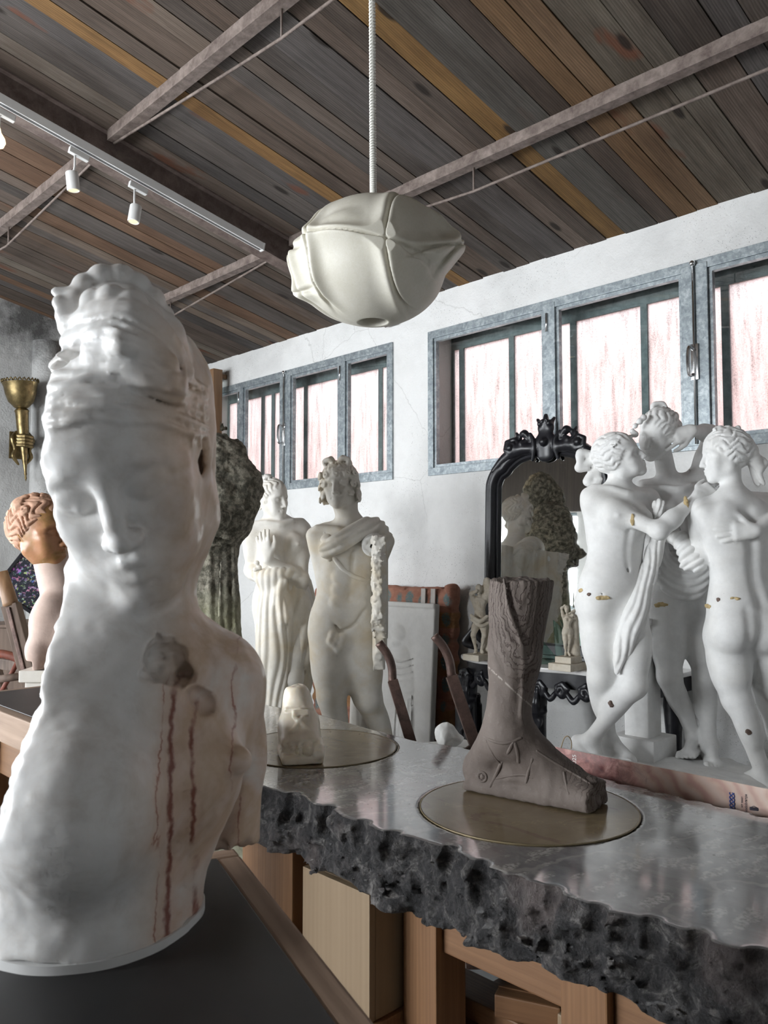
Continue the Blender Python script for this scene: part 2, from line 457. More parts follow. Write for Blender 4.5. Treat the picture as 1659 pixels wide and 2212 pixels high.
def M_frost(name, tint):
    t = NT(name); c = t.coord('Object', (1, 1, 0.12))
    st = t.noise(c, 30, 7, 0.7); c2 = t.coord('Object')
    sp = t.noise(c2, 120, 3, 0.7)
    dirt = t.ramp(t.mix(0.5, st, sp), [(0.36, 0.42), (0.47, 0.80), (0.6, 1.0)])
    col = t.mix(1.0, tint, dirt, 'MULTIPLY')
    t.base(col).par(Roughness=0.45, IOR=1.12)
    t.bsdf.inputs['Transmission Weight'].default_value = 0.72
    tr = t.n('BsdfTranslucent'); t.set(tr.inputs[0], col)
    mx = t.n('MixShader'); mx.inputs[0].default_value = 0.55
    t.t.links.new(t.bsdf.outputs[0], mx.inputs[1]); t.t.links.new(tr.outputs[0], mx.inputs[2]); t.t.links.new(mx.outputs[0], t.out.inputs[0])
    t.bump(sp, 0.5, 0.003); return t.m
def M_glass(name, tint=(0.97, 1.0, 0.99), refl=0.06, rough=0.0):
    t = NT(name); tr = t.n('BsdfTransparent'); tr.inputs[0].default_value = (*tint, 1)
    gl = t.n('BsdfGlossy'); gl.inputs['Roughness'].default_value = rough; gl.inputs[0].default_value = (1, 1, 1, 1)
    lw = t.n('LayerWeight'); lw.inputs['Blend'].default_value = 0.5
    fr = t.math('ADD', refl, t.math('MULTIPLY', t.math('POWER', lw.outputs['Facing'], 4.0), 0.9))
    mx = t.n('MixShader'); t.set(mx.inputs[0], fr)
    t.t.links.new(tr.outputs[0], mx.inputs[1]); t.t.links.new(gl.outputs[0], mx.inputs[2]); t.t.links.new(mx.outputs[0], t.out.inputs[0])
    return t.m
def M_concrete():
    t = NT('worn_concrete'); c = t.coord('Object')
    n1 = t.noise(c, 1.3, 9, 0.65, 0.5)
    t.base(t.ramp(n1, [(0.3, (0.20, 0.205, 0.205)), (0.6, (0.34, 0.345, 0.34)), (0.75, (0.42, 0.42, 0.41))])).par(Roughness=0.55)
    t.bump(t.noise(c, 30, 5), 0.15, 0.004); return t.m
def M_wood(name, a, b, rough=0.6, scale=9, axis='Z', stretch=0.06, bump=0.15):
    t = NT(name); sc = {'X': (stretch, 1, 1), 'Y': (1, stretch, 1), 'Z': (1, 1, stretch)}[axis]
    c = t.coord('Object', sc); oi = t.n('ObjectInfo')
    off = t.n('VectorMath'); off.operation = 'ADD'; t.set(off.inputs[0], c); t.set(off.inputs[1], t.math('MULTIPLY', oi.outputs['Random'], 13.0))
    g = t.noise(off.outputs[0], scale * 2.2, 6, 0.65, 0.5); w_ = t.wave(off.outputs[0], scale * 0.9, 6, 4, 1.2, 'X' if axis != 'X' else 'Y')
    f_ = t.mix(0.14, g, w_)
    t.base(t.ramp(f_, [(0.2, a), (0.55, (np.array(a) + np.array(b)) / 2), (0.85, b)])).par(Roughness=rough)
    t.bump(f_, bump, 0.003); return t.m

MAT = {}
MAT['plaster'] = M_plaster('white_plaster')
MAT['plaster_old'] = M_old_plaster('grey_old_plaster')
MAT['plank'] = M_plank()
MAT['beam'] = M_metal('rusty_painted_beam', (0.075, 0.050, 0.042), (0.22, 0.17, 0.15), 0.7, 0.1, 10, 0.5)
MAT['joist'] = M_metal('rusty_painted_joist', (0.10, 0.072, 0.062), (0.30, 0.245, 0.215), 0.7, 0.1, 16, 0.5)
MAT['galva'] = M_galva()
MAT['bar'] = M_metal('blue_grey_bar', (0.10, 0.13, 0.14), (0.22, 0.26, 0.27), 0.6, 0.2, 18, 0.2)
MAT['frost'] = M_frost('dirty_frosted_glass', (0.90, 0.82, 0.80))
MAT['glass'] = M_glass('clear_window_glass')
MAT['concrete'] = M_concrete()
MAT['white_metal'] = M_plain('white_enamel', (0.80, 0.80, 0.79), 0.35, 0.0, 0.03)
MAT['chrome'] = M_plain('chrome', (0.75, 0.76, 0.77), 0.18, 1.0, 0.05)
MAT['pink_facade'] = M_plain('pink_rendered_facade', (0.74, 0.40, 0.34), 0.95, 0.0, 0.12, 3, 0.3)
MAT['added_boarding'] = M_wood('added_dark_boarding', (0.03, 0.024, 0.02), (0.085, 0.068, 0.055), 0.8, 9, 'Z', 0.08)  # invented for the unseen upper walls, keeps the mirror's background dark
MAT['dark_backing'] = M_plain('dark_roof_boarding', (0.02, 0.018, 0.016), 0.95)

# ------------------------------------------------------------------ floor, walls
def structure(name, me_or_bm, mat, **kw):
    o = obj(name, me_or_bm, mat, **kw); o['kind'] = 'structure'; return o
bm = bmesh.new(); bm_box(bm, (WALL_X - 0.3, BACK_Y - 0.3, -0.12), (EAST_X + 0.3, WALL_Y + 0.5, 0.0)); structure('floor', bm, MAT['concrete'])

WIN_Z0, WIN_Z1 = 2.03, 3.08
WIN_R = (-3.95, -0.02); WIN_L = (-6.95, -4.32); WTH = 0.32
bm = bmesh.new()
y0, y1 = WALL_Y, WALL_Y + WTH
bm_box(bm, (WALL_X - 0.3, y0, 0), (EAST_X + 0.3, y1, WIN_Z0))
bm_box(bm, (WALL_X - 0.3, y0, WIN_Z1), (EAST_X + 0.3, y1, Z_EAVE + 0.10))
for a, b in ((WALL_X - 0.3, WIN_L[0]), (WIN_L[1], WIN_R[0]), (WIN_R[1], EAST_X + 0.3)):
    bm_box(bm, (a, y0, WIN_Z0), (b, y1, WIN_Z1))
structure('wall_right', bm, MAT['plaster'])
MY = Matrix(((0, 0, 1, 0), (1, 0, 0, 0), (0, 1, 0, 0), (0, 0, 0, 1)))
bm = bmesh.new()
for a_, b_, z_, t_ in ((BACK_Y - 0.3, WEST[0], 0, None), (WEST[1], WALL_Y + 0.3, 0, None), (WEST[0], WEST[1], 0, 1.05)):
    bm_prism(bm, [(a_, z_), (b_, z_), (b_, t_ or ceil_z(b_) + 0.1), (a_, t_ or ceil_z(a_) + 0.1)], 0.3, Matrix.Translation((WALL_X - 0.3, 0, 0)) @ MY)
structure('wall_left', bm, MAT['plaster_old'])
bm = bmesh.new(); bm_prism(bm, [(BACK_Y - 0.3, 0), (WALL_Y + 0.3, 0), (WALL_Y + 0.3, ceil_z(WALL_Y + 0.3) + 0.1), (BACK_Y - 0.3, ceil_z(BACK_Y - 0.3) + 0.1)], 0.3,
    Matrix.Translation((EAST_X, 0, 0)) @ Matrix(((0, 0, 1, 0), (1, 0, 0, 0), (0, 1, 0, 0), (0, 0, 0, 1))))
structure('wall_east', bm, MAT['plaster'])
# wall behind the camera: window bays, dark boarding above them put in to darken the mirror's background
bm = bmesh.new(); zt = ceil_z(BACK_Y - 0.3) + 0.1; bays = BAYS; BZ0, BZ1 = 1.20, 2.70
bm_box(bm, (WALL_X - 0.3, BACK_Y - 0.3, 0), (EAST_X + 0.3, BACK_Y, BZ0))
xs = [WALL_X - 0.3] + [v for b in bays for v in b] + [EAST_X + 0.3]
for i in range(0, len(xs), 2): bm_box(bm, (xs[i], BACK_Y - 0.3, BZ0), (xs[i + 1], BACK_Y, BZ1))
structure('wall_back', bm, MAT['plaster'])
bm = bmesh.new(); bm_box(bm, (WALL_X - 0.3, BACK_Y - 0.3, BZ1), (EAST_X + 0.3, BACK_Y, zt)); structure('wall_back_added_boarding', bm, MAT['added_boarding'])
bm = bmesh.new(); xb = WALL_X - 0.15
for k in range(5):
    y = WEST[0] + (WEST[1] - WEST[0]) * k / 4; bm_box(bm, (xb - 0.03, y - 0.035, 1.05), (xb + 0.03, y + 0.035, 2.25))
for z in (1.09, 1.5, 2.21): bm_box(bm, (xb - 0.028, WEST[0], z - 0.035), (xb + 0.028, WEST[1], z + 0.035))
structure('window_5', bm, MAT['bar'])
bm = bmesh.new(); bm_prism(bm, [(WEST[0], 2.25), (WEST[1], 2.25), (WEST[1], ceil_z(WEST[1]) + 0.1), (WEST[0], ceil_z(WEST[0]) + 0.1)], 0.3, Matrix.Translation((WALL_X - 0.3, 0, 0)) @ MY)
structure('wall_west_added_boarding', bm, MAT['added_boarding'])  # unseen, made up so the mirror reflects darkness above the west window
for i, (a, b) in enumerate(bays):
    bm = bmesh.new(); yb = BACK_Y - 0.15
    for k in range(4):
        x = a + (b - a) * k / 3; bm_box(bm, (x - 0.03, yb - 0.03, BZ0), (x + 0.03, yb + 0.03, BZ1))
    for z in (BZ0 + 0.03, 2.0, BZ1 - 0.03): bm_box(bm, (a, yb - 0.028, z - 0.03), (b, yb + 0.028, z + 0.03))
    structure('window_%d' % (i + 3), bm, MAT['bar'])

# pink building across the alley
bm = bmesh.new(); bm_box(bm, (-14, 7.4, -1), (6, 7.8, 3.75)); o = obj('neighbouring_house_wall', bm, MAT['pink_facade'])
tag(o, 'blurred pink rendered house wall behind the frosted windows', 'building')

# ------------------------------------------------------------------ ceiling of reclaimed planks
SL = math.atan(SLOPE)
def ceil_frame(x, y, drop=0.0):
    """matrix whose local y runs down the slope towards the window wall"""
    return Matrix.Translation((x, y, ceil_z(y) - drop)) @ Matrix.Rotation(-SL, 4, 'X')
LEN = (WALL_Y - BACK_Y) / math.cos(SL)
bm = bmesh.new(); bm_box(bm, (WALL_X - 0.3, -0.3, 0.028), (EAST_X + 0.3, LEN + 0.35, 0.09), ceil_frame(0, BACK_Y))
ceiling = structure('ceiling', bm, MAT['dark_backing'])
edges = [-1.217, -1.335, -1.513, -1.632, -1.818, -1.935, -2.049, -2.165, -2.372, -2.496, -2.608, -2.722, -2.933, -3.058, -3.163, -3.272, -3.446, -3.564, -3.668, -3.792, -3.978, -4.094, -4.235]
rnd = random.Random(11)
while edges[0] < EAST_X: edges.insert(0, edges[0] + rnd.choice((0.115, 0.12, 0.18, 0.205)))
while edges[-1] > WALL_X: edges.append(edges[-1] - rnd.choice((0.113, 0.118, 0.122, 0.125, 0.17)))
special = {-2.372: (0.150, 0.090, 0.036), -1.818: (0.125, 0.082, 0.050), -1.935: (0.135, 0.084, 0.046), -3.564: (0.165, 0.096, 0.040), -1.513: (0.085, 0.075, 0.063),
           -4.235: (0.16, 0.09, 0.05), -1.632: (0.10, 0.088, 0.072), -2.165: (0.082, 0.078, 0.072), -2.049: (0.070, 0.055, 0.046)}
greys = [(0.100, 0.080, 0.068), (0.080, 0.065, 0.056), (0.115, 0.092, 0.076), (0.066, 0.061, 0.060), (0.088, 0.068, 0.056), (0.120, 0.104, 0.090), (0.074, 0.066, 0.062), (0.098, 0.072, 0.055), (0.062, 0.052, 0.046)]
def plank(xa, xb, ya, yb, col, k):
    g = 0.0050; bm = bmesh.new(); w = abs(xa - xb) - g; L = (yb - ya) / math.cos(SL) - 0.004
    bm_box(bm, (-w / 2, 0, 0), (w / 2, L, 0.026), bevel=0.0)
    o = obj('ceiling_plank', bm, MAT['plank'], ceiling)
    o.matrix_local = ceil_frame((xa + xb) / 2, ya, rnd.uniform(-0.003, 0.004)) @ Matrix.Rotation(rnd.uniform(-0.02, 0.02), 4, 'Y')
    f_ = rnd.uniform(1.0, 1.4); o.color = (col[0] * f_ * 1.04, col[1] * f_, col[2] * f_ * .95, 1)
for i, (xa, xb) in enumerate(zip(edges, edges[1:])):
    if xa > 1.6 and i % 2: pass
    cuts = [BACK_Y] + ([1.98] if rnd.random() < 0.55 else []) + ([3.25] if rnd.random() < 0.35 else []) + [WALL_Y + 0.02]
    if rnd.random() < 0.3: cuts.insert(1, 0.71)
    for a, b in zip(cuts, cuts[1:]):
        col = special.get(round(xa, 3)) or greys[rnd.randrange(len(greys))]
        if -4.8 > xa and rnd.random() < 0.3: col = (0.12, 0.075, 0.05)
        plank(xa, xb, a, b, col, i)

# main steel beam, track, joists with truss rods
bm = bmesh.new(); Mb = ceil_frame(-4.30, BACK_Y)
bm_box(bm, (-0.075, 0, -0.012), (0.075, LEN, 0.0), Mb); bm_box(bm, (-0.075, 0, -0.165), (0.045, LEN, -0.150), Mb); bm_box(bm, (-0.04, 0, -0.152), (0.04, LEN, -0.010), Mb)
main_beam = obj('ceiling_beam', bm, MAT['beam']); tag(main_beam, 'thick rusty steel beam running down the plank ceiling behind the spotlight track', 'beam')
def joist(y, x0, x1, label):
    e = empty('ceiling_joist', ((x0 + x1) / 2, y, ceil_z(y)), 0, label, 'joist')
    h = (x1 - x0) / 2
    box('flange_bar', (-h, -0.022, -0.052), (h, 0.022, 0.006), MAT['joist'], e, 0.003)
    box('lower_flange', (-h, -0.022, -0.058), (h, 0.040, -0.0521), MAT['joist'], e)
    bm = bmesh.new(); n = 24
    bm_tube(bm, [(-h + 2 * h * i / n, 0.02, -0.185 + 0.125 * max(0.0, 1 - min(i, n - i) * (2 * h / n) / 1.5)) for i in range(n + 1)], 0.0075, 6)
    obj('truss_rod', bm, MAT['joist'], e)
    for f_ in np.arange(-h + 1.55, h - 0.6, 1.9):
        bm = bmesh.new(); bm_tube(bm, [(f_, 0.02, -0.055), (f_, 0.02, -0.185 + 0.125 * max(0.0, 1 - (h - abs(f_)) / 1.5))], 0.006, 6); obj('strut', bm, MAT['joist'], e)
joist(3.25, -4.23, EAST_X, 'rusty trussed joist crossing the ceiling right of the hanging lamp')
joist(3.25, WALL_X, -4.38, 'rusty trussed joist in the dark ceiling behind the alabaster head')
joist(1.98, -4.23, EAST_X, 'rusty trussed joist meeting the beam at the top left of the lamp cord')
joist(1.98, WALL_X, -4.38, 'rusty trussed joist beyond the spotlight track at the left edge')

# ------------------------------------------------------------------ windows of the right wall
def window(name, x0, x1, mull, bars, wide=()):
    w = empty(name, ((x0 + x1) / 2, WALL_Y, WIN_Z0)); w['kind'] = 'structure'
    cx = (x0 + x1) / 2; H = WIN_Z1 - WIN_Z0
    def part(nm, lo, hi, mat, bev=0.0):
        return box(nm, (lo[0] - cx, lo[1] - WALL_Y, lo[2] - WIN_Z0), (hi[0] - cx, hi[1] - WALL_Y, hi[2] - WIN_Z0), mat, w, bev)
    yi, yo = WALL_Y - 0.018, WALL_Y + 0.03; b = 0.055
    part('frame_rail', (x0, yi, WIN_Z1 - b), (x1, yo, WIN_Z1), MAT['galva'], 0.002); part('frame_rail', (x0, yi, WIN_Z0), (x1, yo, WIN_Z0 + b), MAT['galva'], 0.002)
    part('frame_stile', (x0, yi, WIN_Z0 + b), (x0 + 0.05, yo, WIN_Z1 - b), MAT['galva'], 0.002); part('frame_stile', (x1 - 0.05, yi, WIN_Z0 + b), (x1, yo, WIN_Z1 - b), MAT['galva'], 0.002)
    for m_ in mull:
        ww = 0.075 if m_ in wide else 0.045
        part('mullion', (m_ - ww, yi - 0.004, WIN_Z0 + b * 0.4), (m_ + ww, yo, WIN_Z1 - b * 0.4), MAT['galva'], 0.003)
        if m_ in wide:
            bm = bmesh.new(); bm_tube(bm, [(m_ - cx, -0.034, 0.03), (m_ - cx, -0.034, H - 0.005)], 0.007, 8)
            bm_lathe(bm, [(0.0, -0.018), (0.014, -0.012), (0.018, 0), (0.014, 0.012), (0.0, 0.018)], 12, Matrix.Translation((m_ - cx, -0.034, H - 0.02)), cap=False)
            obj('bolt_rod', bm, MAT['chrome'], w)
            bm = bmesh.new(); zc = H * 0.46
            bm_box(bm, (m_ - cx - 0.022, -0.034, zc - 0.10), (m_ - cx + 0.022, -0.022, zc + 0.10), bevel=0.005)
            bm_tube(bm, spline([(m_ - cx - 0.004, -0.03, zc + 0.07), (m_ - cx - 0.01, -0.075, zc + 0.075), (m_ - cx - 0.012, -0.085, zc), (m_ - cx - 0.01, -0.075, zc - 0.075), (m_ - cx - 0.004, -0.03, zc - 0.07)], 5), 0.010, 8)
            shade(obj('window_handle', bm, MAT['chrome'], w))
        else:
            for zh in (0.14, 0.86):
                bm = bmesh.new(); bm_tube(bm, [(m_ - cx - 0.012, -0.026, H * zh - 0.06), (m_ - cx - 0.012, -0.026, H * zh + 0.06)], 0.008, 8); obj('hinge', bm, MAT['chrome'], w)
    xs = [x0 + 0.05] + [v for m_ in mull for v in (m_ - (0.075 if m_ in wide else 0.045), m_ + (0.075 if m_ in wide else 0.045))] + [x1 - 0.05]
    for i in range(0, len(xs), 2):
        part('casement_rail', (xs[i], WALL_Y - 0.004, WIN_Z1 - b - 0.022), (xs[i + 1], yo, WIN_Z1 - b), MAT['galva']); part('casement_rail', (xs[i], WALL_Y - 0.004, WIN_Z0 + b), (xs[i + 1], yo, WIN_Z0 + b + 0.022), MAT['galva'])
        part('casement_stile', (xs[i], WALL_Y - 0.004, WIN_Z0 + b + 0.022), (xs[i] + 0.02, yo, WIN_Z1 - b - 0.022), MAT['galva']); part('casement_stile', (xs[i + 1] - 0.02, WALL_Y - 0.004, WIN_Z0 + b + 0.022), (xs[i + 1], yo, WIN_Z1 - b - 0.022), MAT['galva'])
        part('pane', (xs[i] + 0.02, WALL_Y + 0.010, WIN_Z0 + b + 0.02), (xs[i + 1] - 0.02, WALL_Y + 0.014, WIN_Z1 - b - 0.02), MAT['glass'])
    ya, yb = WALL_Y + 0.245, WALL_Y + 0.275
    bx = [x0] + sorted(bars) + [x1]
    part('outer_rail', (x0, ya, WIN_Z1 - 0.09), (x1, yb, WIN_Z1), MAT['bar']); part('outer_rail', (x0, ya, WIN_Z0), (x1, yb, WIN_Z0 + 0.05), MAT['bar'])
    for i, q in enumerate(bx):
        part('outer_bar', (q - 0.022, ya, WIN_Z0 + 0.05), (q + 0.022, yb, WIN_Z1 - 0.09), MAT['bar'])
        if i: part('frosted_pane', (bx[i - 1] + 0.02, ya + 0.012, WIN_Z0 + 0.04), (q - 0.02, ya + 0.017, WIN_Z1 - 0.08), MAT['frost'])
    return w
yo_ = WALL_Y + 0.26
def bx_(px, py): return float(onY(px, py, yo_)[0])
window('window_1', WIN_R[0], WIN_R[1], (-2.905, -1.955, -0.95), [bx_(1000, 900), bx_(1108, 850), bx_(1241, 800), bx_(1394, 750), bx_(1570, 750), -1.42, -0.9, -0.45], wide=(-1.955,))
window('window_2', WIN_L[0], WIN_L[1], (-6.34, -5.65, -4.90), [bx_(592, 900), bx_(662, 900), -6.35, -5.15, bx_(824, 850)], wide=(-5.65,))

# ------------------------------------------------------------------ anatomy for the plaster and stone figures
V3 = lambda *a: np.array(a, float)
def unit(v): v = np.asarray(v, float); return v / (np.linalg.norm(v) + 1e-12)
def lerp(a, b, t): return np.asarray(a, float) * (1 - t) + np.asarray(b, float) * t
def head(S, o, R, sc, male=False, ears=True, eyes=1.0, lips=1.0):
    """head of height sc centred at o; local y = face direction, z = up"""
    S.at(o, R, sc); w = 1.06 if male else 1.0
    S.ell((0, -.05, .12), (.315, .42, .37), k=.08)
    S.ell((0, .06, -.10), (.265 * w, .31, .39), k=.12)
    for x in (-1, 1):
        S.cone((x * .20 * w, -.02, -.24), (x * .045, .25, -.405), .085, .075, k=.10)
        S.ell((x * .175, .235, -.10), (.085, .07, .07), k=.12)
        S.ell((x * .135, .235, -.25), (.08, .07, .10), k=.12)
    S.ell((0, .275, -.425), (.085 * w, .075, .068), k=.08)
    S.ell((0, .20, .20), (.22, .16, .16), k=.12)
    for x in (-1, 1): S.chain([(x * .045, .355, .055), (x * .12, .355, .085), (x * .205, .29, .06), (x * .25, .2, .0)], [.030, .030, .026, .02], k=.07)
    for x in (-1, 1): S.ell((x * .122, .405, -.005), (.085, .085, .052), k=.09, op='s')
    for x in (-1, 1):
        S.ball((x * .122, .272, -.008), .072, k=.02)
        if eyes > 0:
            S.chain([(x * .055, .322, -.005), (x * .095, .350, .022), (x * .14, .347, .026), (x * .195, .298, -.004)], [.008, .014, .014, .009], k=.012)
            S.chain([(x * .058, .322, -.012), (x * .10, .340, -.037), (x * .145, .336, -.037), (x * .19, .298, -.010)], [.007, .010, .010, .008], k=.014)
    # nose
    S.cone((0, .345, .07), (0, .425, -.10), .034, .036, k=.055)
    S.cone((0, .405, -.06), (0, .452, -.165), .036, .042, k=.03)
    for x in (-1, 1):
        S.ell((x * .044, .402, -.178), (.034, .044, .030), k=.03)
        S.ell((x * .024, .424, -.208), (.012, .020, .012), k=.010, op='s')
    # mouth
    S.ell((0, .295, -.292), (.125, .085, .085), k=.08)
    S.cone((0, .40, -.205), (0, .395, -.25), .010, .014, k=.02, op='s')
    if lips:
        S.chain([(-.105, .325, -.293), (-.055, .372, -.280), (-.018, .392, -.268), (0, .388, -.274), (.018, .392, -.268), (.055, .372, -.280), (.105, .325, -.293)], [.010, .020, .022, .021, .022, .020, .010], k=.022)
        S.chain([(-.085, .335, -.315), (-.035, .372, -.326), (.035, .372, -.326), (.085, .335, -.315)], [.014, .026, .026, .014], k=.022)
        S.chain([(-.108, .345, -.296), (-.05, .395, -.296), (0, .405, -.292), (.05, .395, -.296), (.108, .345, -.296)], .0075, k=.012, op='s')
    if ears:
        for x in (-1, 1):
            S.chain([(x * .275, .02, .03), (x * .31, -.02, .075), (x * .325, -.09, .055), (x * .315, -.10, -.02), (x * .285, -.05, -.09), (x * .265, .0, -.105)], [.014, .018, .018, .018, .018, .022], k=.015, sm=2)
            S.ell((x * .275, -.04, -.01), (.02, .055, .08), k=.02)
def hair_fn(S, o, R, sc, pole=(0, -1, .35), n=26, amp=.028, wav=.13, wm=6, grow=(.355, .46, .42), cen=(0, -.07, .13), fr=.37, k=.012, tilt=.70, seed=0):
    """cap of wavy ridged hair running from the hairline to the pole"""
    S.at(o, R, sc); O, RR = np.asarray(o, float), R
    pz = unit(pole); ax, ay, _ = frame_basis(pz); cen = np.array(cen, float); gr = np.array(grow, float)
    def f(p):
        q = ((p - O) @ RR) / sc; u = q - cen
        e = d_ell(q, cen, gr, np.eye(3))
        r = np.sqrt(np.sum(u * u, -1)) + 1e-6
        th = np.arccos(np.clip(u @ pz / r, -1, 1)); ph = np.arctan2(u @ ay, u @ ax)
        ph = ph + wav * np.sin(wm * th + 1.3 * np.sin(3 * ph + seed)) + .03 * np.sin(17 * th + 2 * ph)
        rid = np.abs(np.sin(n * .5 * ph)) ** .7 + .18 * np.abs(np.sin(n * 1.0 * ph + 2 * th))
        e = e - amp * (rid - .75) * np.clip(th * 2.2, .25, 1)
        g = -tilt * (q[..., 1] - fr) + .71 * (q[..., 2] - .27) + .018 * np.sin(17 * q[..., 0]) 
        return smax(e, -g, .05) * sc
    S.fn(f, k)
def curl(S, c, nrm, r, tube=.35, k=.006, turns=1.35, seed=0):
    """snail curl lying on a surface with normal nrm (in the current local frame)"""
    x, y, z = frame_basis(nrm); pts = []; rad = []; m = 9
    for i in range(m):
        t = i / (m - 1); a = seed + turns * 2 * math.pi * t; rr = r * (1 - .72 * t)
        pts.append(np.asarray(c) + rr * (math.cos(a) * x + math.sin(a) * y) + z * r * .35 * t); rad.append(r * tube * (1 - .25 * t))
    S.chain(pts, rad, k=k)
def arm(S, sh, el, wr, u, male=False, k=.03):
    S.at((0, 0, 0)); a = 1.22 if male else 1.0
    S.cone(sh, lerp(sh, el, .45), .050 * u * a, .044 * u * a, k=k * u * 1.6); S.cone(lerp(sh, el, .35), el, .044 * u * a, .036 * u * a, k=.03 * u)
    S.ball(el, .037 * u * a, k=.03 * u)
    S.cone(el, lerp(el, wr, .35), .037 * u * a, .041 * u * a, k=.03 * u); S.cone(lerp(el, wr, .3), wr, .040 * u * a, .026 * u * a, k=.03 * u)
def hand(S, wr, d, nrm, side, u, curl_=(.25, .3, .35, .4), spread=.16, thumb=(.55, .5), k=.012):
    """wr wrist, d pointing direction, nrm the way the palm faces, side = +1 thumb on the (d x nrm) side"""
    S.at((0, 0, 0)); d = unit(d); nrm = np.asarray(nrm, float); nrm = unit(nrm - d * (nrm @ d)); s_ = np.cross(d, nrm) * side
    wr = np.asarray(wr, float); u = u * 1.0
    S.cone(wr, wr + d * .035 * u, .025 * u, .024 * u, k=.02 * u)
    for t, r in ((.030, .017), (.010, .018), (-.011, .017), (-.030, .015)):
        S.cone(wr + d * .015 * u + s_ * t * .6 * u, wr + d * .088 * u + s_ * t * u, .019 * u, r * u, k=.015 * u)
    for i, (t, L) in enumerate(((.031, .075), (.011, .084), (-.010, .078), (-.030, .060))):
        b = wr + d * .092 * u + s_ * t * u; fd = unit(d + s_ * t / .031 * spread); c = curl_[i]; pts = [b]; ang = c * .5
        for seg in (.45, .30, .25):
            dv = fd * math.cos(ang) + nrm * math.sin(ang); pts.append(pts[-1] + dv * L * seg * u); ang += c
        S.chain(pts, [.0112 * u, .0105 * u, .0095 * u, .0075 * u], k=.006 * u)
    b = wr + d * .03 * u + s_ * .026 * u; t1 = b + (d * .6 + s_ * thumb[0] + nrm * .25) * .05 * u; t2 = t1 + unit(d * .9 + s_ * thumb[1] * .6 + nrm * .2) * .036 * u; t3 = t2 + unit(d + s_ * thumb[1] * .2) * .028 * u
    S.chain([b, t1, t2, t3], [.018 * u, .0145 * u, .012 * u, .009 * u], k=.012 * u)
def leg(S, hip, kn, an, u, fr, male=False):
    S.at((0, 0, 0)); fr = unit(fr); a = 1.08 if male else 1.0; hip, kn, an = [np.asarray(v, float) for v in (hip, kn, an)]
    t = unit(kn - hip); frt = unit(fr - t * (fr @ t)); sh = unit(an - kn); frs = unit(fr - sh * (fr @ sh)); L = np.linalg.norm(kn - hip); Ls = np.linalg.norm(an - kn)
    S.cone(hip, lerp(hip, kn, .55), .093 * u * a, .076 * u * a, k=.07 * u); S.cone(lerp(hip, kn, .4), kn, .080 * u * a, .054 * u * a, k=.05 * u)
    S.ell(lerp(hip, kn, .45) + frt * .022 * u, np.array([.062, .062, .17]) * u * a, basis(y=frt, z=t), k=.06 * u)
    S.ball(kn + frt * .010 * u, .050 * u * a, k=.03 * u); S.ell(kn + frt * .034 * u, np.array([.030, .022, .036]) * u, basis(y=frt, z=t), k=.025 * u)
    S.cone(kn, an, .050 * u * a, .031 * u * a, k=.04 * u)
    for sx in (-1, 1):
        sd = np.cross(frs, sh) * sx
        S.ell(kn + sh * Ls * (.30 if sx > 0 else .27) - frs * .026 * u + sd * .016 * u, np.array([.036, .040, .115]) * u * a, basis(y=frs, z=sh), k=.04 * u)
        S.ball(an + sd * .022 * u, .018 * u, k=.02 * u)
    S.cone(an - frs * .012 * u, lerp(kn, an, .72) - frs * .012 * u, .026 * u, .022 * u, k=.03 * u)
def foot(S, an, toe, u, up=(0, 0, 1), side=1):
    S.at((0, 0, 0)); up = unit(up); toe = np.asarray(toe, float); toe = unit(toe - up * (toe @ up)); s_ = np.cross(toe, up); an = np.asarray(an, float)
    h = an - up * .062 * u
    S.ball(h - toe * .042 * u, .033 * u, k=.03 * u); S.cone(an, h - toe * .03 * u, .033 * u, .032 * u, k=.02 * u)
    S.cone(an + toe * .012 * u, h + toe * .115 * u + up * .012 * u, .034 * u, .024 * u, k=.03 * u)
    for t, r in ((.026, .020), (0, .020), (-.026, .018)): S.cone(h - toe * .02 * u + s_ * t * .6 * u - up * .006 * u, h + toe * .118 * u + s_ * t * u - up * .006 * u, .022 * u, r * u, k=.02 * u)
    for i, (t, L, r) in enumerate(((.036, .050, .0135), (.015, .048, .0105), (-.003, .044, .0100), (-.020, .038, .0095), (-.036, .031, .0090))):
        b = h + toe * (.120 - .006 * i) * u + s_ * t * side * u - up * .006 * u
        S.chain([b, b + toe * L * .55 * u + up * .006 * u, b + toe * L * u - up * .006 * u], [r * u, r * 1.02 * u, r * .95 * u], k=.006 * u)
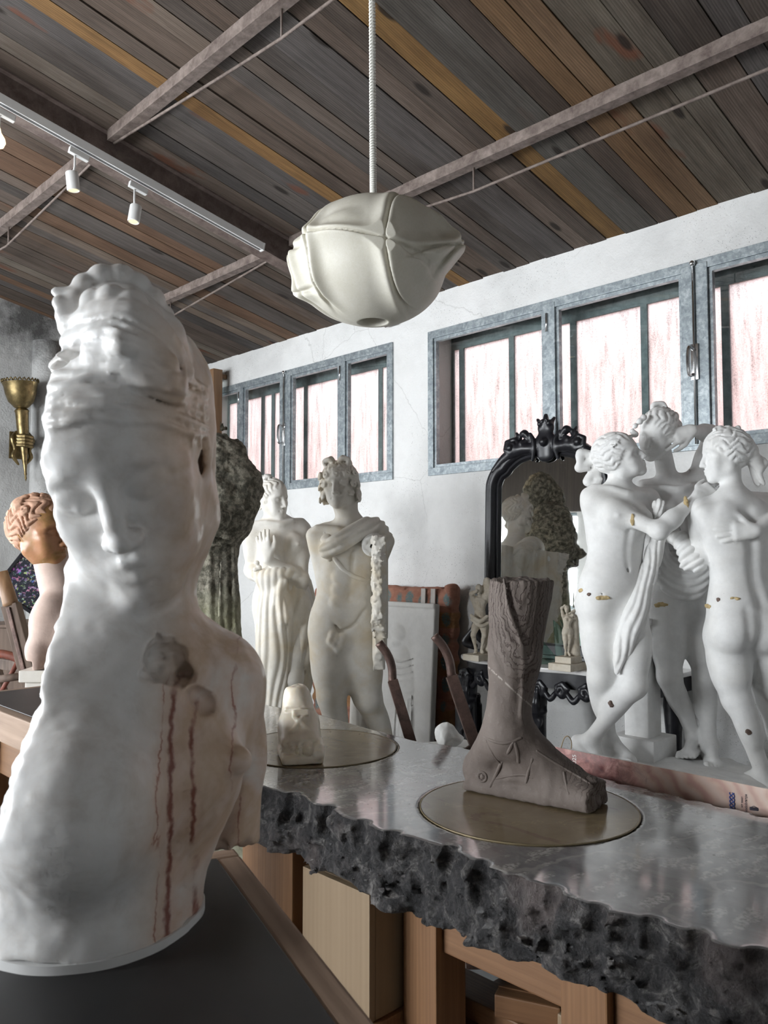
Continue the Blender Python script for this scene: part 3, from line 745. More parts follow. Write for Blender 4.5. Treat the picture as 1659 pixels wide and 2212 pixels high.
def torso(S, pel, che, rp, rc, u, male=False, breasts=True):
    """pel/che centres, rp/rc = direction of the figure's right side at pelvis and chest"""
    pel, che = np.asarray(pel, float), np.asarray(che, float); up = unit(che - pel)
    Rp = basis(x=rp, z=lerp((0, 0, 1), up, .5)); Rc = basis(x=rc, z=up)
    a = 1.14 if male else 1.0
    S.at(pel, Rp, u)
    S.ell((0, 0, 0.01), (.150 if male else .158, .108, .115), k=.05)
    for x in (-1, 1):
        S.ell((x * .083, -.005, -.045), (.078 if male else .085, .092, .115), k=.06)
        S.ell((x * .070, -.068, -.050), (.076, .068, .088), k=.03)
    S.ell((0, .050, .06), (.100, .060, .105), k=.06)
    S.at(che, Rc, u)
    S.ell((0, 0, -.005), (.138 * a, .104 * a, .165), k=.06)
    S.ell((0, -.012, .085), (.150 * a, .078 * a, .085), k=.06)
    for x in (-1, 1):
        S.ell((x * .078 * a, -.075, .055), (.058 * a, .030, .085), k=.06)
        S.cone((x * .10 * a, -.03, -.10), (x * .165 * a, -.02, .10), .04 * a, .038 * a, k=.06)
        if male: S.ell((x * .072, .082, .045), (.080, .040, .060), k=.04)
        elif breasts:
            S.ell((x * .076, .082, .005), (.060, .058, .060), k=.035); S.ball((x * .082, .137, -.002), .010, k=.012)
        S.chain([(x * .015, .082 * a, .125), (x * .08, .062, .142), (x * .155 * a, .01, .142)], [.012, .012, .014], k=.03)
    S.at((0, 0, 0))
    lo = che + Rc @ V3(0, 0, -.10) * u; hi = pel + Rp @ V3(0, .005, .07) * u
    S.cone(lo, hi, .105 * u * a, (.108 if male else .103) * u, k=.08 * u)
    mid = lerp(lo, hi, .5) 
    for x in (-1, 1): S.cone(mid + Rc @ V3(x * .062, 0, .04) * u, pel + Rp @ V3(x * .085, 0, .05) * u, .062 * u * a, .075 * u, k=.06 * u)
    # navel, spine and midline furrows
    S.at(pel, Rp, u); S.ell((0, .114, .105), (.007, .010, .010), k=.015, op='s')
    S.at((0, 0, 0)); S.chain([che + Rc @ V3(0, -.118, .10) * u, che + Rc @ V3(0, -.118, -.05) * u, lerp(lo, hi, .5) + Rc @ V3(0, -.112, 0) * u, pel + Rp @ V3(0, -.118, .05) * u], .012 * u, k=.045 * u, op='s', sm=3)
    S.chain([che + Rc @ V3(0, .116, .03) * u, lerp(lo, hi, .3) + Rc @ V3(0, .120 * a, 0) * u, pel + Rp @ V3(0, .128, .13) * u], .001 * u, k=.03 * u, op='s', sm=3)
    S.at(pel, Rp, u); S.chain([(0, -.155, -.02), (0, -.135, -.09), (0, -.09, -.14)], .008, k=.03, op='s')
    return Rp, Rc
def neck(S, base, hd, r0, r1, k=.03):
    S.at((0, 0, 0)); S.cone(base, hd, r0, r1, k=k)
def folds(S, curves, r=.012, k=.014, sm=4):
    S.at((0, 0, 0))
    for c in curves:
        rr = r if not isinstance(c, tuple) else c[1]; pts = c if not isinstance(c, tuple) else c[0]
        n_ = len(pts); S.chain(pts, [rr * .6] + [rr] * (n_ - 2) + [rr * .6], k=k, sm=sm)
def sculpture(name, S, lo, hi, h, org, mat, parent=None):
    me = S.mesh(lo, hi, h, org, name)
    o = obj(name, me, mat, parent)
    if parent is None:
        o.location = W(org); o.rotation_euler = (0, 0, YAW)
    return o
def M_plaster_cast(name, base=(0.84, 0.83, 0.81), stain=(0.62, 0.52, 0.36), amount=0.3, rough=0.75, spots=0.5, scale=1.0, chips=(0.66, 0.50, 0.28)):
    t = NT(name); c = t.coord('Object')
    n1 = t.noise(c, 5 * scale, 7, 0.6, 0.4); n2 = t.noise(c, 17 * scale, 6, 0.65)
    col = t.ramp(n2, [(0.3, np.array(base) * 0.90), (0.6, base), (0.8, np.minimum(np.array(base) * 1.06, 1))])
    col = t.mix(t.math('MULTIPLY', t.ramp(n1, [(0.46, 0.0), (0.70, 1.0)]), amount), col, stain)
    pit = t.ramp(t.voronoi(c, 55 * scale), [(0.05, 1.0), (0.10, 0.0)])
    pm = t.math('MULTIPLY', pit, t.ramp(t.noise(c, 8 * scale, 3), [(0.5, 0.0), (0.62, spots)]))
    col = t.mix(pm, col, (0.28, 0.25, 0.21))
    t.base(col).par(Roughness=rough)
    h = t.mix(0.4, t.noise(c, 60 * scale, 5, 0.6), t.math('SUBTRACT', 1.0, pit))
    t.bump(h, 0.22, 0.004); return t.m

from mathutils.bvhtree import BVHTree
def surf(px, py, parts):
    """first hit of the sight line through (px, py) on mesh parts given as (object, org): point and normal in the sight frame"""
    best = None; o = V3(0, 0, CAMH); r = unit(P(px, py, 1.0) - o)
    for ob, org in parts:
        key = ob.data.name
        if key not in _bvh:
            me = ob.data; _bvh[key] = BVHTree.FromPolygons([v.co for v in me.vertices], [p.vertices for p in me.polygons])
        h = _bvh[key].ray_cast(Vector(o - np.asarray(org)), Vector(r))
        if h[0] is not None and (best is None or h[3] < best[2]): best = (np.array(h[0]) + np.asarray(org), np.array(h[1]), h[3])
    return best
_bvh = {}

def mesh_probe(S, lo, hi, h):
    """coarse version of the sculpture so far; returns px, py -> (point, normal)"""
    me = S.mesh(lo, hi, h, (0, 0, 0), 'probe'); n = len(me.vertices); co = np.empty(n * 3, np.float32); me.vertices.foreach_get('co', co)
    li = np.empty(len(me.loops), np.int32); me.loops.foreach_get('vertex_index', li)
    t = BVHTree.FromPolygons(co.reshape(-1, 3).tolist(), li.reshape(-1, 4).tolist()); bpy.data.meshes.remove(me); o = V3(0, 0, CAMH)
    def f(px, py):
        r = t.ray_cast(Vector(o), Vector(unit(P(px, py, 1.0) - o))); return None if r[0] is None else (np.array(r[0]), np.array(r[1]))
    return f

# ------------------------------------------------------------------ foreground: broken alabaster bust
BOARD_Z = 1.07
def M_alabaster():
    t = NT('veined_alabaster'); c = t.coord('Object'); x, y, z = t.xyz(c)
    big = t.noise(c, 7, 7, 0.6, 0.6); mid = t.noise(c, 26, 7, 0.65, 0.3)
    col = t.ramp(mid, [(0.28, (0.66, 0.63, 0.60)), (0.5, (0.80, 0.79, 0.775)), (0.75, (0.87, 0.865, 0.86))])
    wob = t.math('MULTIPLY', t.math('SUBTRACT', t.noise(c, 11, 5, 0.6), 0.5), 0.022)
    wob = t.math('ADD', wob, t.math('MULTIPLY', t.math('SUBTRACT', t.noise(c, 70, 4, 0.6), 0.5), 0.007))
    xv = t.math('ADD', t.math('ADD', x, wob), t.math('MULTIPLY', y, 0.10))
    warm = t.ramp(t.math('ADD', xv, 0.0), [(0.0, 0.0), (0.032, 0.0), (0.078, 1.0), (1, 1)])
    cream = t.ramp(big, [(0.34, (0.80, 0.74, 0.68)), (0.44, (0.74, 0.57, 0.46)), (0.52, (0.62, 0.42, 0.25)), (0.60, (0.74, 0.55, 0.42)), (0.72, (0.84, 0.79, 0.74))])
    col = t.mix(t.math('MULTIPLY', warm, 0.80), col, cream)
    def vein(x0, wd, dark, gate_seed, soft, zmax=0.24):
        d = t.math('ABSOLUTE', t.math('SUBTRACT', xv, x0))
        core = t.ramp(t.math('DIVIDE', d, wd), [(0.25, 1.0), (1.0, 0.0)])
        halo = t.ramp(t.math('DIVIDE', d, wd * soft), [(0.0, 0.6), (1.0, 0.0)])
        gate = t.ramp(t.noise(t.coord('Object', (2, 2, 5), loc=(gate_seed, 0, 0)), 3.0, 4), [(0.38, 0.0), (0.50, 1.0)])
        gate = t.math('MULTIPLY', gate, t.ramp(z, [(0.0, 1.0), (zmax, 1.0), (zmax + 0.02, 0.0)]))
        return t.math('MULTIPLY', core, gate), t.math('MULTIPLY', halo, gate), dark
    for v in (vein(0.069, 0.0034, (0.24, 0.065, 0.045), 0.0, 4.5), vein(0.089, 0.0028, (0.26, 0.075, 0.05), 3.0, 3.5), vein(0.060, 0.0009, (0.42, 0.20, 0.14), 7.0, 3.0), vein(0.125, 0.0014, (0.36, 0.14, 0.10), 5.0, 4.0, 0.7)):
        col = t.mix(t.math('MULTIPLY', v[1], 0.55), col, (0.66, 0.42, 0.32)); col = t.mix(t.math('MULTIPLY', v[0], 0.9), col, v[2])
    grey = t.ramp(t.noise(c, 4.2, 6, 0.6, 0.8), [(0.60, 0.0), (0.75, 0.55)])
    col = t.mix(grey, col, (0.50, 0.47, 0.43))
    t.base(col).par(Roughness=0.42)
    b = t.bsdf.inputs
    b['Subsurface Weight'].default_value = 0.22; b['Subsurface Radius'].default_value = (1.0, 0.85, 0.75); b['Subsurface Scale'].default_value = 0.0035
    t.bump(t.noise(c, 42, 6, 0.6), 0.10, 0.004); return t.m
MAT['alabaster'] = M_alabaster()
def build_bust():
    S = Sculpt(); org = V3(-.285, .865, BOARD_Z)
    tc = V3(-.305, .890, 1.228); fd = unit((.50, -.866, 0)); rt = V3(-.866, -.5, 0); R = basis(y=fd, z=(0, 0, 1)); u = 1.13
    S.at(tc, R, 1.0)
    S.ell((0, 0, -.01), (.150, .112, .145), k=.08)
    S.at((0, 0, 0))
    S.ell(P(195, 1900, .885), (.110, .115, .15), k=.05); S.ell(P(205, 2080, .870), (.102, .118, .10), k=.05)
    S.ell(P(165, 1742, .800), (.086, .084, .088), k=.022)      # her right breast
    S.ell(P(415, 1660, .875), (.048, .058, .060), k=.035); S.cone(P(430, 1650, .875), P(516, 1642, .855), .046, .014, k=.02)    # her left breast
    S.at(tc, R, 1.0)
    S.ell((0, -.01, .075), (.140, .078, .065), k=.07)
    S.at((0, 0, 0))
    # left shoulder and the arm stump
    sh = P(462, 1478, .955)
    S.cone(tc + V3(.02, .02, .10), sh, .055, .052, k=.06)
    S.cone(sh, P(480, 1640, .985), .052, .046, k=.02); S.cone(P(480, 1600, .99), P(490, 1840, 1.0), .046, .040, k=.03)
    # neck
    nb = V3(-.306, .940, 1.35); hc = P(268, 1000, .880)
    S.cone(nb - V3(0, 0, .05), lerp(nb, hc, .2), .078, .064, k=.07); S.cone(nb, hc + V3(.0, .075, -.05), .058, .058, k=.012)
    S.cone(nb + V3(.02, -.045, -.045), hc + V3(.06, .06, -.06), .016, .03, k=.04)
    S.cone(P(178, 1215, .925), P(140, 1420, .92), .046, .062, k=.035); S.cone(P(235, 1260, .92), P(215, 1400, .92), .05, .06, k=.03)
    # head, rolled to the left and bowed
    hs = .270; HR = basis(y=(.15, -.86, -.46), z=(-.21, -.42, .86))
    head(S, hc, HR, hs, eyes=0.0, ears=False, lips=0)
    S.at(hc, HR, hs)
    # soft closed lids, worn mouth
    for x in (-1, 1):
        S.chain([(x * .06, .325, -.02), (x * .12, .348, -.035), (x * .19, .30, -.018)], [.012, .016, .012], k=.03)
        S.ell((x * .122, .330, .012), (.07, .025, .03), k=.04)
    S.chain([(-.09, .33, -.285), (-.03, .385, -.272), (.03, .385, -.272), (.09, .33, -.285)], [.012, .02, .02, .012], k=.035)
    S.chain([(-.075, .335, -.322), (0, .37, -.332), (.075, .335, -.322)], [.014, .026, .014], k=.035)
    # wide fillet and hair mass
    S.ell((0, -.04, .15), (.350, .43, .30), k=.03); S.ell((-.05, .02, .27), (.25, .30, .18), k=.04)
    # long lock and veil falling behind her left ear
    S.at((0, 0, 0))
    S.chain([P(392, 830, .91), P(414, 930, .93), P(412, 1040, .935), P(402, 1130, .94), P(384, 1200, .945), P(362, 1280, .95)], [.028, .028, .024, .019, .016, .012], k=.03, sm=3)
    S.chain([P(440, 900, .915), P(442, 985, .905), P(432, 1060, .905), P(425, 1120, .92)], [.004, .007, .007, .004], k=.014, sm=3)
    S.ell(P(428, 1010, .905), (.006, .02, .022), k=.012, op='s')
    S.ell(P(385, 815, .905), (.026, .05, .05), k=.03)
    # top knot: big soft lumps wound round each other
    def B(px, py, d, r, k=.022): S.ball(P(px, py, d), r, k=k)
    S.chain([P(180, 700, .83), P(260, 700, .83), P(330, 740, .85)], [.022, .032, .036], k=.015, sm=3)
    S.chain([P(170, 655, .83), P(215, 640, .825), P(275, 650, .825), P(322, 685, .835), P(340, 715, .85)], [.008, .014, .018, .017, .014], k=.004, sm=3)
    for a in ((188, 622, .825, .0150), (222, 606, .83, .0165), (260, 606, .835, .0165), (296, 622, .84, .0160), (326, 648, .845, .0155), (346, 682, .855, .0145), (205, 655, .80, .0150), (243, 648, .795, .0165), (282, 660, .795, .0165), (318, 690, .805, .0160), (165, 650, .815, .0110)): B(*a, k=.003)
    S.chain([P(160, 700, .805), P(215, 680, .79), P(285, 690, .785), P(345, 735, .80), P(395, 800, .83)], [.009, .015, .019, .018, .012], k=.004, sm=3)
    S.chain([P(150, 738, .805), P(215, 725, .785), P(285, 740, .778), P(350, 790, .79)], [.010, .016, .019, .017], k=.004, sm=3)
    S.chain([P(140, 778, .805), P(210, 770, .787), P(290, 790, .782), P(370, 835, .80)], [.010, .015, .018, .017], k=.004, sm=3)
    S.cone(P(165, 640, .82), P(122, 632, .815), .010, .005, k=.006); S.cone(P(168, 668, .815), P(130, 655, .81), .011, .008, k=.005); S.cone(P(170, 690, .815), P(137, 682, .81), .012, .009, k=.005)
    B(150, 705, .81, .012, .005); B(262, 742, .757, .012, .006)
    # strands laid on the surface
    pre = mesh_probe(S, (-.52, .62, 1.40), (-.12, 1.10, 1.80), .006)
    def strand(path, r, sink=.15):
        pts = [h for h in (pre(x, y) for x, y in path) if h is not None]
        if len(pts) > 2: S.chain([h[0] - h[1] * r * sink for h in pts], [r * .5] + [r] * (len(pts) - 2) + [r * .5], k=.002, sm=2)
    for i in range(6):
        y_ = 808 + i * 21.0
        strand([(x, y_ + 26 * ((x - 235) / 200.) ** 2 - 10 * math.exp(-((x - 235) / 130.) ** 2) + 4 * math.sin(x * .045 + i * 1.7)) for x in range(96, 452, 22)], .0050 + .0012 * (i % 3 == 1))
    for i in range(5):
        strand([(178 - 2 * i + t * 165, 690 + 17 * i + 34 * t * t - 16 * math.sin(t * 3.1) + 3 * math.sin(t * 9 + i)) for t in np.linspace(0, 1, 9)], .0038)
    for i in range(4):
        strand([(150 + t * 250, 748 + 17 * i + 62 * t * t - 12 * math.sin(t * 3.1) + 4 * math.sin(t * 8 + i)) for t in np.linspace(0, 1, 10)], .0038)
    for i in range(4): strand([(392 + 16 * i + 6 * math.sin(t * 7 + i), 770 + 26 * i + t * 170) for t in np.linspace(0, 1, 8)], .0040)
    # broken away left side, broken hairline notch, arm stump end, flat base
    zz = [P(100, y, .80)[2] for y in (2180, 2100, 1950, 1800, 1650, 1550, 1400, 1300, 1190, 1100, 1000, 900, 800, 740, 690)]
    xx = [P(x, 1200, .80)[0] for x in (16, 10, 12, 20, 55, 92, 112, 126, 128, 110, 96, 90, 96, 60, 0)]
    def cut(p):
        xl = np.interp(p[..., 2], zz, xx); n_ = .0045 * fbm(p, 55, 3, 5) + .004 * vnoise(p, 22, 9)
        return (p[..., 0] - xl + .30 * (p[..., 1] - .80) + n_) * -.9
    S.fn(cut, .006, 'i')
    def notch(p):
        q = p - P(130, 775, .79); return np.maximum(np.abs(q[..., 2] - .25 * q[..., 0] + .004 * fbm(p, 60, 2, 3)) - .006, np.maximum(q[..., 0] - .022, np.abs(q[..., 1]) - .09))
    S.fn(notch, .008, 's')
    S.fn(lambda p: -(p[..., 2] - (P(490, 1826, .98)[2] + .008 * fbm(p, 40, 3, 2) + .06 * np.clip(-.235 - p[..., 0], -.3, 0) * 0)) + 10 * (p[..., 0] < -.200 - .0 * p[..., 1]) * 1.0 * (p[..., 1] < .90), .004, 's') if False else None
    S.fn(lambda p: np.maximum(p[..., 2] - (P(490, 1822, .98)[2] + .010 * fbm(p, 38, 3, 2)), np.maximum(-.212 - p[..., 0] + .9 * (.92 - p[..., 1]), .905 - p[..., 1])), .004, 's')
    S.fn(lambda p: BOARD_Z + .006 - p[..., 2] + .004 * np.clip(vnoise(p, 40, 3), 0, 1), .004, 'i')
    # losses
    S.fn(lambda p: d_ell(p, P(352, 1425, .840), V3(.022, .040, .024), np.eye(3)) + .006 * fbm(p, 70, 2, 4), .003, 's'); S.fn(lambda p: d_ell(p, P(388, 1455, .85), V3(.014, .04, .013), np.eye(3)) + .004 * fbm(p, 90, 2, 14), .002, 's')
    S.fn(lambda p: d_ell(p, P(432, 1518, .842), V3(.019, .030, .013), euler_R(0, 35, 0)) + .003 * fbm(p, 80, 2, 3), .002, 's')
    S.ell(P(255, 2015, .733), (.010, .010, .020), k=.006, op='s'); S.ell(P(252, 2055, .737), (.013, .014, .016), k=.006, op='s')
    S.ell(P(40, 2150, .74), (.035, .05, .018), k=.01, op='s')
    S.chain([P(492, 1570, .925), P(512, 1640, .93), P(500, 1720, .935), P(450, 1830, .95)], [.004, .010, .014, .02], k=.012, op='s', sm=2)
    S.disp(lambda p, d: d + .0010 * fbm(p, 45, 2, 8), .004)
    e = empty('alabaster_bust', W(org), YAW, 'large broken white alabaster bust with red veins in the foreground', 'sculpture')
    b = sculpture('bust', S, (-.52, .62, 1.06), (-.12, 1.10, 1.80), .0027, org, MAT['alabaster'], e)
    # pale plaster bed under the bust
    co = np.empty(len(b.data.vertices) * 3, np.float32); b.data.vertices.foreach_get('co', co); co = co.reshape(-1, 3); co = co[co[:, 2] < .022][:, :2]
    cc = co.mean(0); an_ = np.arctan2(co[:, 1] - cc[1], co[:, 0] - cc[0]); rr = np.hypot(co[:, 0] - cc[0], co[:, 1] - cc[1]); pts = []
    for a in np.linspace(-math.pi, math.pi, 96, endpoint=False):
        near = np.abs((an_ - a + math.pi) % (2 * math.pi) - math.pi) < .12; r_ = (rr[near].max() if near.any() else .1) + .0012; pts.append((cc[0] + r_ * math.cos(a), cc[1] + r_ * math.sin(a)))
    bm = bmesh.new()
    bm_prism(bm, pts, .0085); o = shade(obj('base_rim', bm, MAT['white_metal'], e), 50); o['label'] = 'thin white plaster rim under the bust'
    return e
build_bust()

# ------------------------------------------------------------------ dark board under the bust, stone slab table
def M_black_board():
    t = NT('black_board'); c = t.coord('Object'); n = t.noise(c, 6, 7, 0.6)
    t.base(t.ramp(n, [(0.3, (0.018, 0.017, 0.018)), (0.6, (0.030, 0.028, 0.029)), (0.8, (0.05, 0.047, 0.046))])).par(Roughness=0.5); return t.m
def M_slab():
    t = NT('polished_fossil_marble'); c = t.coord('Object')
    cs = t.coord('Object', (1.0, 2.6, 2.0), (0, 0, 0.35))
    n1 = t.noise(cs, 4.5, 9, 0.66, 1.2); n2 = t.noise(c, 30, 6, 0.6)
    col = t.ramp(n1, [(0.30, (0.085, 0.080, 0.080)), (0.45, (0.150, 0.147, 0.149)), (0.56, (0.20, 0.198, 0.20)), (0.70, (0.10, 0.096, 0.095))])
    col = t.mix(0.35, col, t.ramp(n2, [(0.3, (0.09, 0.085, 0.085)), (0.7, (0.28, 0.275, 0.27))]))
    # fossil fragments: pale slivers in several directions
    for k, (ang, sc, lo, hi) in enumerate(((0.5, (15, 4.5, 0), .16, .22), (-0.7, (22, 6.0, 0), .14, .20), (1.45, (11, 3.6, 0), .12, .17), (0.1, (30, 12, 0), .16, .24))):
        m = t.coord('Object', sc, (0, 0, ang), (k * 3.1, k * 1.7, 0))
        nv = t.noise(c, 22, 4, out='Color'); va = t.n('VectorMath'); va.operation = 'MULTIPLY_ADD'; t.set(va.inputs[0], nv); va.inputs[1].default_value = (.5, .5, 0); t.set(va.inputs[2], m)
        v = t.voronoi(va.outputs[0], 1.0, dim='2D'); fr = t.ramp(v, [(lo, 1.0), (hi, 0.0)])
        gate = t.ramp(t.noise(c, 5 + k, 3), [(0.47, 0.0), (0.53, 1.0)])
        col = t.mix(t.math('MULTIPLY', t.math('MULTIPLY', fr, gate), 0.70), col, t.ramp(t.noise(c, 120, 3), [(0.40, (0.16, 0.155, 0.15)), (0.58, (0.46, 0.45, 0.43))]))
    ve = t.ramp(t.wave(t.coord('Object', 1, (0, 0, 0.5)), 1.6, 14, 5, 1.6), [(0.975, 0.0), (0.995, 0.35)])
    col = t.mix(ve, col, (0.42, 0.40, 0.37))
    pk = t.ramp(t.noise(c, 2.6, 4, 0.5, 0.8), [(0.60, 0.0), (0.72, 0.45)]); col = t.mix(pk, col, (0.24, 0.17, 0.165))
    geo = t.n('NewGeometry'); nz = t.xyz(geo.outputs['Normal'])[2]
    side = t.ramp(nz, [(0.80, 1.0), (0.95, 0.0)])
    rough_col = t.ramp(t.noise(c, 26, 11, 0.76, 0.8), [(0.36, (0.010, 0.010, 0.011)), (0.48, (0.036, 0.034, 0.036)), (0.56, (0.085, 0.080, 0.079)), (0.66, (0.26, 0.245, 0.235))])
    rough_col = t.mix(t.ramp(t.noise(c, 5, 4), [(0.56, 0.0), (0.70, 0.55)]), rough_col, (0.22, 0.175, 0.165))
    t.base(t.mix(side, col, rough_col))
    t.par(Roughness=t.math('ADD', t.math('MULTIPLY', side, 0.55), t.ramp(t.noise(c, 9, 5), [(0.3, 0.07), (0.7, 0.16)])))
    cw = t.bsdf.inputs['Coat Weight']; t.set(cw, t.math('MULTIPLY', t.math('SUBTRACT', 1.0, side), 0.5)); t.bsdf.inputs['Coat Roughness'].default_value = 0.06
    bs = t.math('MULTIPLY', t.noise(c, 55, 7, 0.7), side)
    t.bump(bs, 1.0, 0.022); return t.m
def M_disc():
    t = NT('brown_onyx_disc'); c = t.coord('Object')
    n1 = t.noise(c, 9, 7, 0.6, 0.8)
    col = t.ramp(n1, [(0.3, (0.185, 0.142, 0.085)), (0.6, (0.24, 0.188, 0.115)), (0.75, (0.28, 0.225, 0.145))])
    blot = t.ramp(t.noise(t.coord('Object', (1, 2.2, 1), loc=(4, 2, 0)), 6.5, 5, 0.55, 1.0), [(0.60, 0.0), (0.63, 0.7), (0.68, 0.5)])
    col = t.mix(blot, col, (0.15, 0.095, 0.07))
    gl = t.ramp(t.noise(t.coord('Object', (1, 1.6, 1), loc=(9, 1, 0)), 5, 4, 0.5, 2.0), [(0.60, 0.0), (0.605, 0.6), (0.62, 0.0)])
    col = t.mix(gl, col, (0.34, 0.26, 0.14))
    t.base(col).par(Roughness=0.16); return t.m
MAT['black_board'] = M_black_board(); MAT['slab'] = M_slab(); MAT['disc'] = M_disc()
MAT['pine'] = M_wood('honey_pine', (0.145, 0.066, 0.026), (0.27, 0.14, 0.062), 0.55, 34, 'Z', 0.02)
MAT['pine_x'] = M_wood('honey_pine_rail', (0.135, 0.062, 0.025), (0.25, 0.13, 0.06), 0.55, 34, 'X', 0.02)
MAT['ply'] = M_wood('pale_plywood', (0.21, 0.145, 0.085), (0.27, 0.195, 0.12), 0.6, 22, 'Z', 0.03)
MAT['edge_oak'] = M_wood('worn_oak_edging', (0.22, 0.145, 0.10), (0.46, 0.33, 0.24), 0.7, 16, 'Y', 0.06, 0.3)
MAT['brass_rim'] = M_plain('brass_line', (0.20, 0.16, 0.09), 0.5, 0.4)

def board_table(name, label, cx, cy, hx, hy, rot, z):
    e = empty(name, (cx, cy, 0), rot, label, 'table'); b = .030
    box('black_top', (-hx + b, -hy + b, z - .026), (hx - b, hy - b, z), MAT['black_board'], e, .0015)
    for lo, hi, m in (((hx - b, -hy, z - .075), (hx, hy, z - .001), 'edge_oak'), ((-hx, -hy, z - .075), (-hx + b, hy, z - .001), 'edge_oak'), ((-hx + b, hy - b, z - .075), (hx - b, hy, z - .001), 'edge_oak_x'), ((-hx + b, -hy, z - .075), (hx - b, -hy + b, z - .001), 'edge_oak_x')):
        box('wood_edging', lo, hi, MAT[m], e, .004)
    for sx in (-1, 1):
        for sy in (-1, 1): box('leg', (sx * (hx - .09) - .045, sy * (hy - .09) - .045, 0), (sx * (hx - .09) + .045, sy * (hy - .09) + .045, z - .075), MAT['pine'], e, .004)
    for sy in (-1, 1): box('rail', (-hx + .135, sy * (hy - .09) - .02, z - .20), (hx - .135, sy * (hy - .09) + .02, z - .076), MAT['pine_x'], e, .003)
    return e
MAT['edge_oak_x'] = M_wood('worn_oak_edging_long', (0.22, 0.145, 0.10), (0.46, 0.33, 0.24), 0.7, 16, 'X', 0.06, 0.3)
_d = unit((.946, -.323)); _n = V3(-.323, -.946); _A = V3(-.915, .615); _c = _A + _d * .46 + _n * .32
board_table('display_table', 'black topped table with worn oak edging under the large alabaster bust', _c[0], _c[1], .46, .32, math.atan2(-.323, .946), BOARD_Z)
board_table('display_table', 'black topped wooden table at the left edge in front of the old cart', -2.10, .92, .34, .19, 0.0, BOARD_Z)

# rough-hewn slab with polished top
SLAB_Z, SLAB_B = .90, .755
def build_slab():
    S = Sculpt(); fx = [-2.8, -2.6, -2.3, -1.95, -1.637, -1.492, -1.35, -1.207, -1.037, -.95, -.859, -.703, -.559, -.457, 0, .4]
    fy = [1.45, 1.24, 1.17, 1.15, 1.159, 1.183, 1.165, 1.157, 1.19, 1.17, 1.156, 1.155, 1.166, 1.187, 1.17, 1.2]
    bx = [-2.8, -2.624, -2.186, -1.95, -1.693, -1.53, -1.169, -1.06, -.687, 0, .4]; by = [1.62, 1.80, 1.834, 1.80, 1.782, 1.824, 1.826, 1.815, 1.802, 1.82, 1.80]
    rr = random.Random(4); GRV = [(x, SLAB_Z - rr.uniform(.06, .12)) for x in (-1.52, -1.385, -1.262, -1.172, -1.035, -.945, -.862, -.79, -.702, -.62, -.55, -.47, -.40)]
    def f(p):
        x, y, z = p[..., 0], p[..., 1], p[..., 2]
        dep = np.clip((SLAB_Z - z) / .14, 0, 1)
        n = .022 * fbm(p * np.array([1, 1, 1.7]), 8, 2, 3) + .020 * np.abs(fbm(p * np.array([1, .6, 1.5]), 21, 3, 21)) - .016 * np.abs(vnoise(p * np.array([1, .3, 1.8]), 13, 5)) + .006 * fbm(p, 80, 2, 31) + .016 * np.floor(fbm(p * np.array([1, 1, 1.4]), 17, 3, 41) * 3.0) / 3.0
        n = n * np.clip(dep * 6, .10, 1); grv = 0
        for xc, zc in GRV: grv = np.maximum(grv, np.sqrt(np.maximum(.0155 ** 2 - (x - xc) ** 2, 0)) * np.clip((z - zc) * 60, 0, 1))
        n = np.clip(n, -.035, .022)
        n = n * (1 - .75 * np.clip(grv * 90, 0, 1)) + grv
        fr = np.interp(x, fx, fy) + .010 * vnoise(p * np.array([1, 0, 0]), 16, 2) - .012 * np.sin(np.clip(dep, 0, 1) * 2.4) - y + n
        bk = y - np.interp(x, bx, by) + n * .7
        bot = SLAB_B + .018 * fbm(p * np.array([1, 1, 0]), 7, 3, 11) - .03 * np.clip((1.22 - y) / .06, -1, 1) * -.4 - z
        return np.maximum(np.maximum(np.maximum(z - SLAB_Z, bot), np.maximum(fr, bk)), np.maximum(-2.74 - x + n, x - .38)) * .8
    S.fn(f, 0)
    for cx_, cy_, r_ in ((-1.078, 1.488, .237), (-1.840, 1.515, .233)): S.fn(lambda p, cx_=cx_, cy_=cy_, r_=r_: np.maximum(np.hypot(p[..., 0] - cx_, p[..., 1] - cy_) - r_ + .0005, SLAB_Z - .013 - p[..., 2]), 0, 's')
    me = S.mesh((-2.82, 1.06, .69), (.40, 1.88, .915), .0052)
    e = empty('stone_table', (-1.2, 1.49, 0), 0, 'long rough edged grey fossil marble slab table on timber posts', 'table')
    o = obj('slab', me, MAT['slab'], e); o.location = (1.2, -1.49, 0)
    def pt(nm, lo, hi, m, bev=.004): return box(nm, (lo[0] + 1.2, lo[1] - 1.49, lo[2]), (hi[0] + 1.2, hi[1] - 1.49, hi[2]), MAT[m], e, bev)
    for x0, x1 in ((-1.865, -1.645), (-1.258, -1.162), (-.860, -.765), (.05, .15)):
        pt('post', (x0, 1.28, 0), (x1, 1.375, .757), 'pine'); pt('post', (x0, 1.62, 0), (x1, 1.715, .757), 'pine')
        pt('lower_rail', (x0, 1.376, .34), (x1, 1.619, .43), 'pine_x')
    for a, b in ((-1.161, -.861), (-.764, .049)): pt('apron_rail', (a, 1.30, .625), (b, 1.345, .735), 'pine_x')
    pt('shelf_board', (-1.64, 1.19, .446), (-1.262, 1.419, .475), 'pine_x'); pt('shelf_cleat', (-1.66, 1.22, .40), (-1.24, 1.26, .4455), 'pine_x')
    pt('stretcher', (-2.2, 1.42, .431), (.20, 1.52, .475), 'pine_x')
    return e
build_slab()
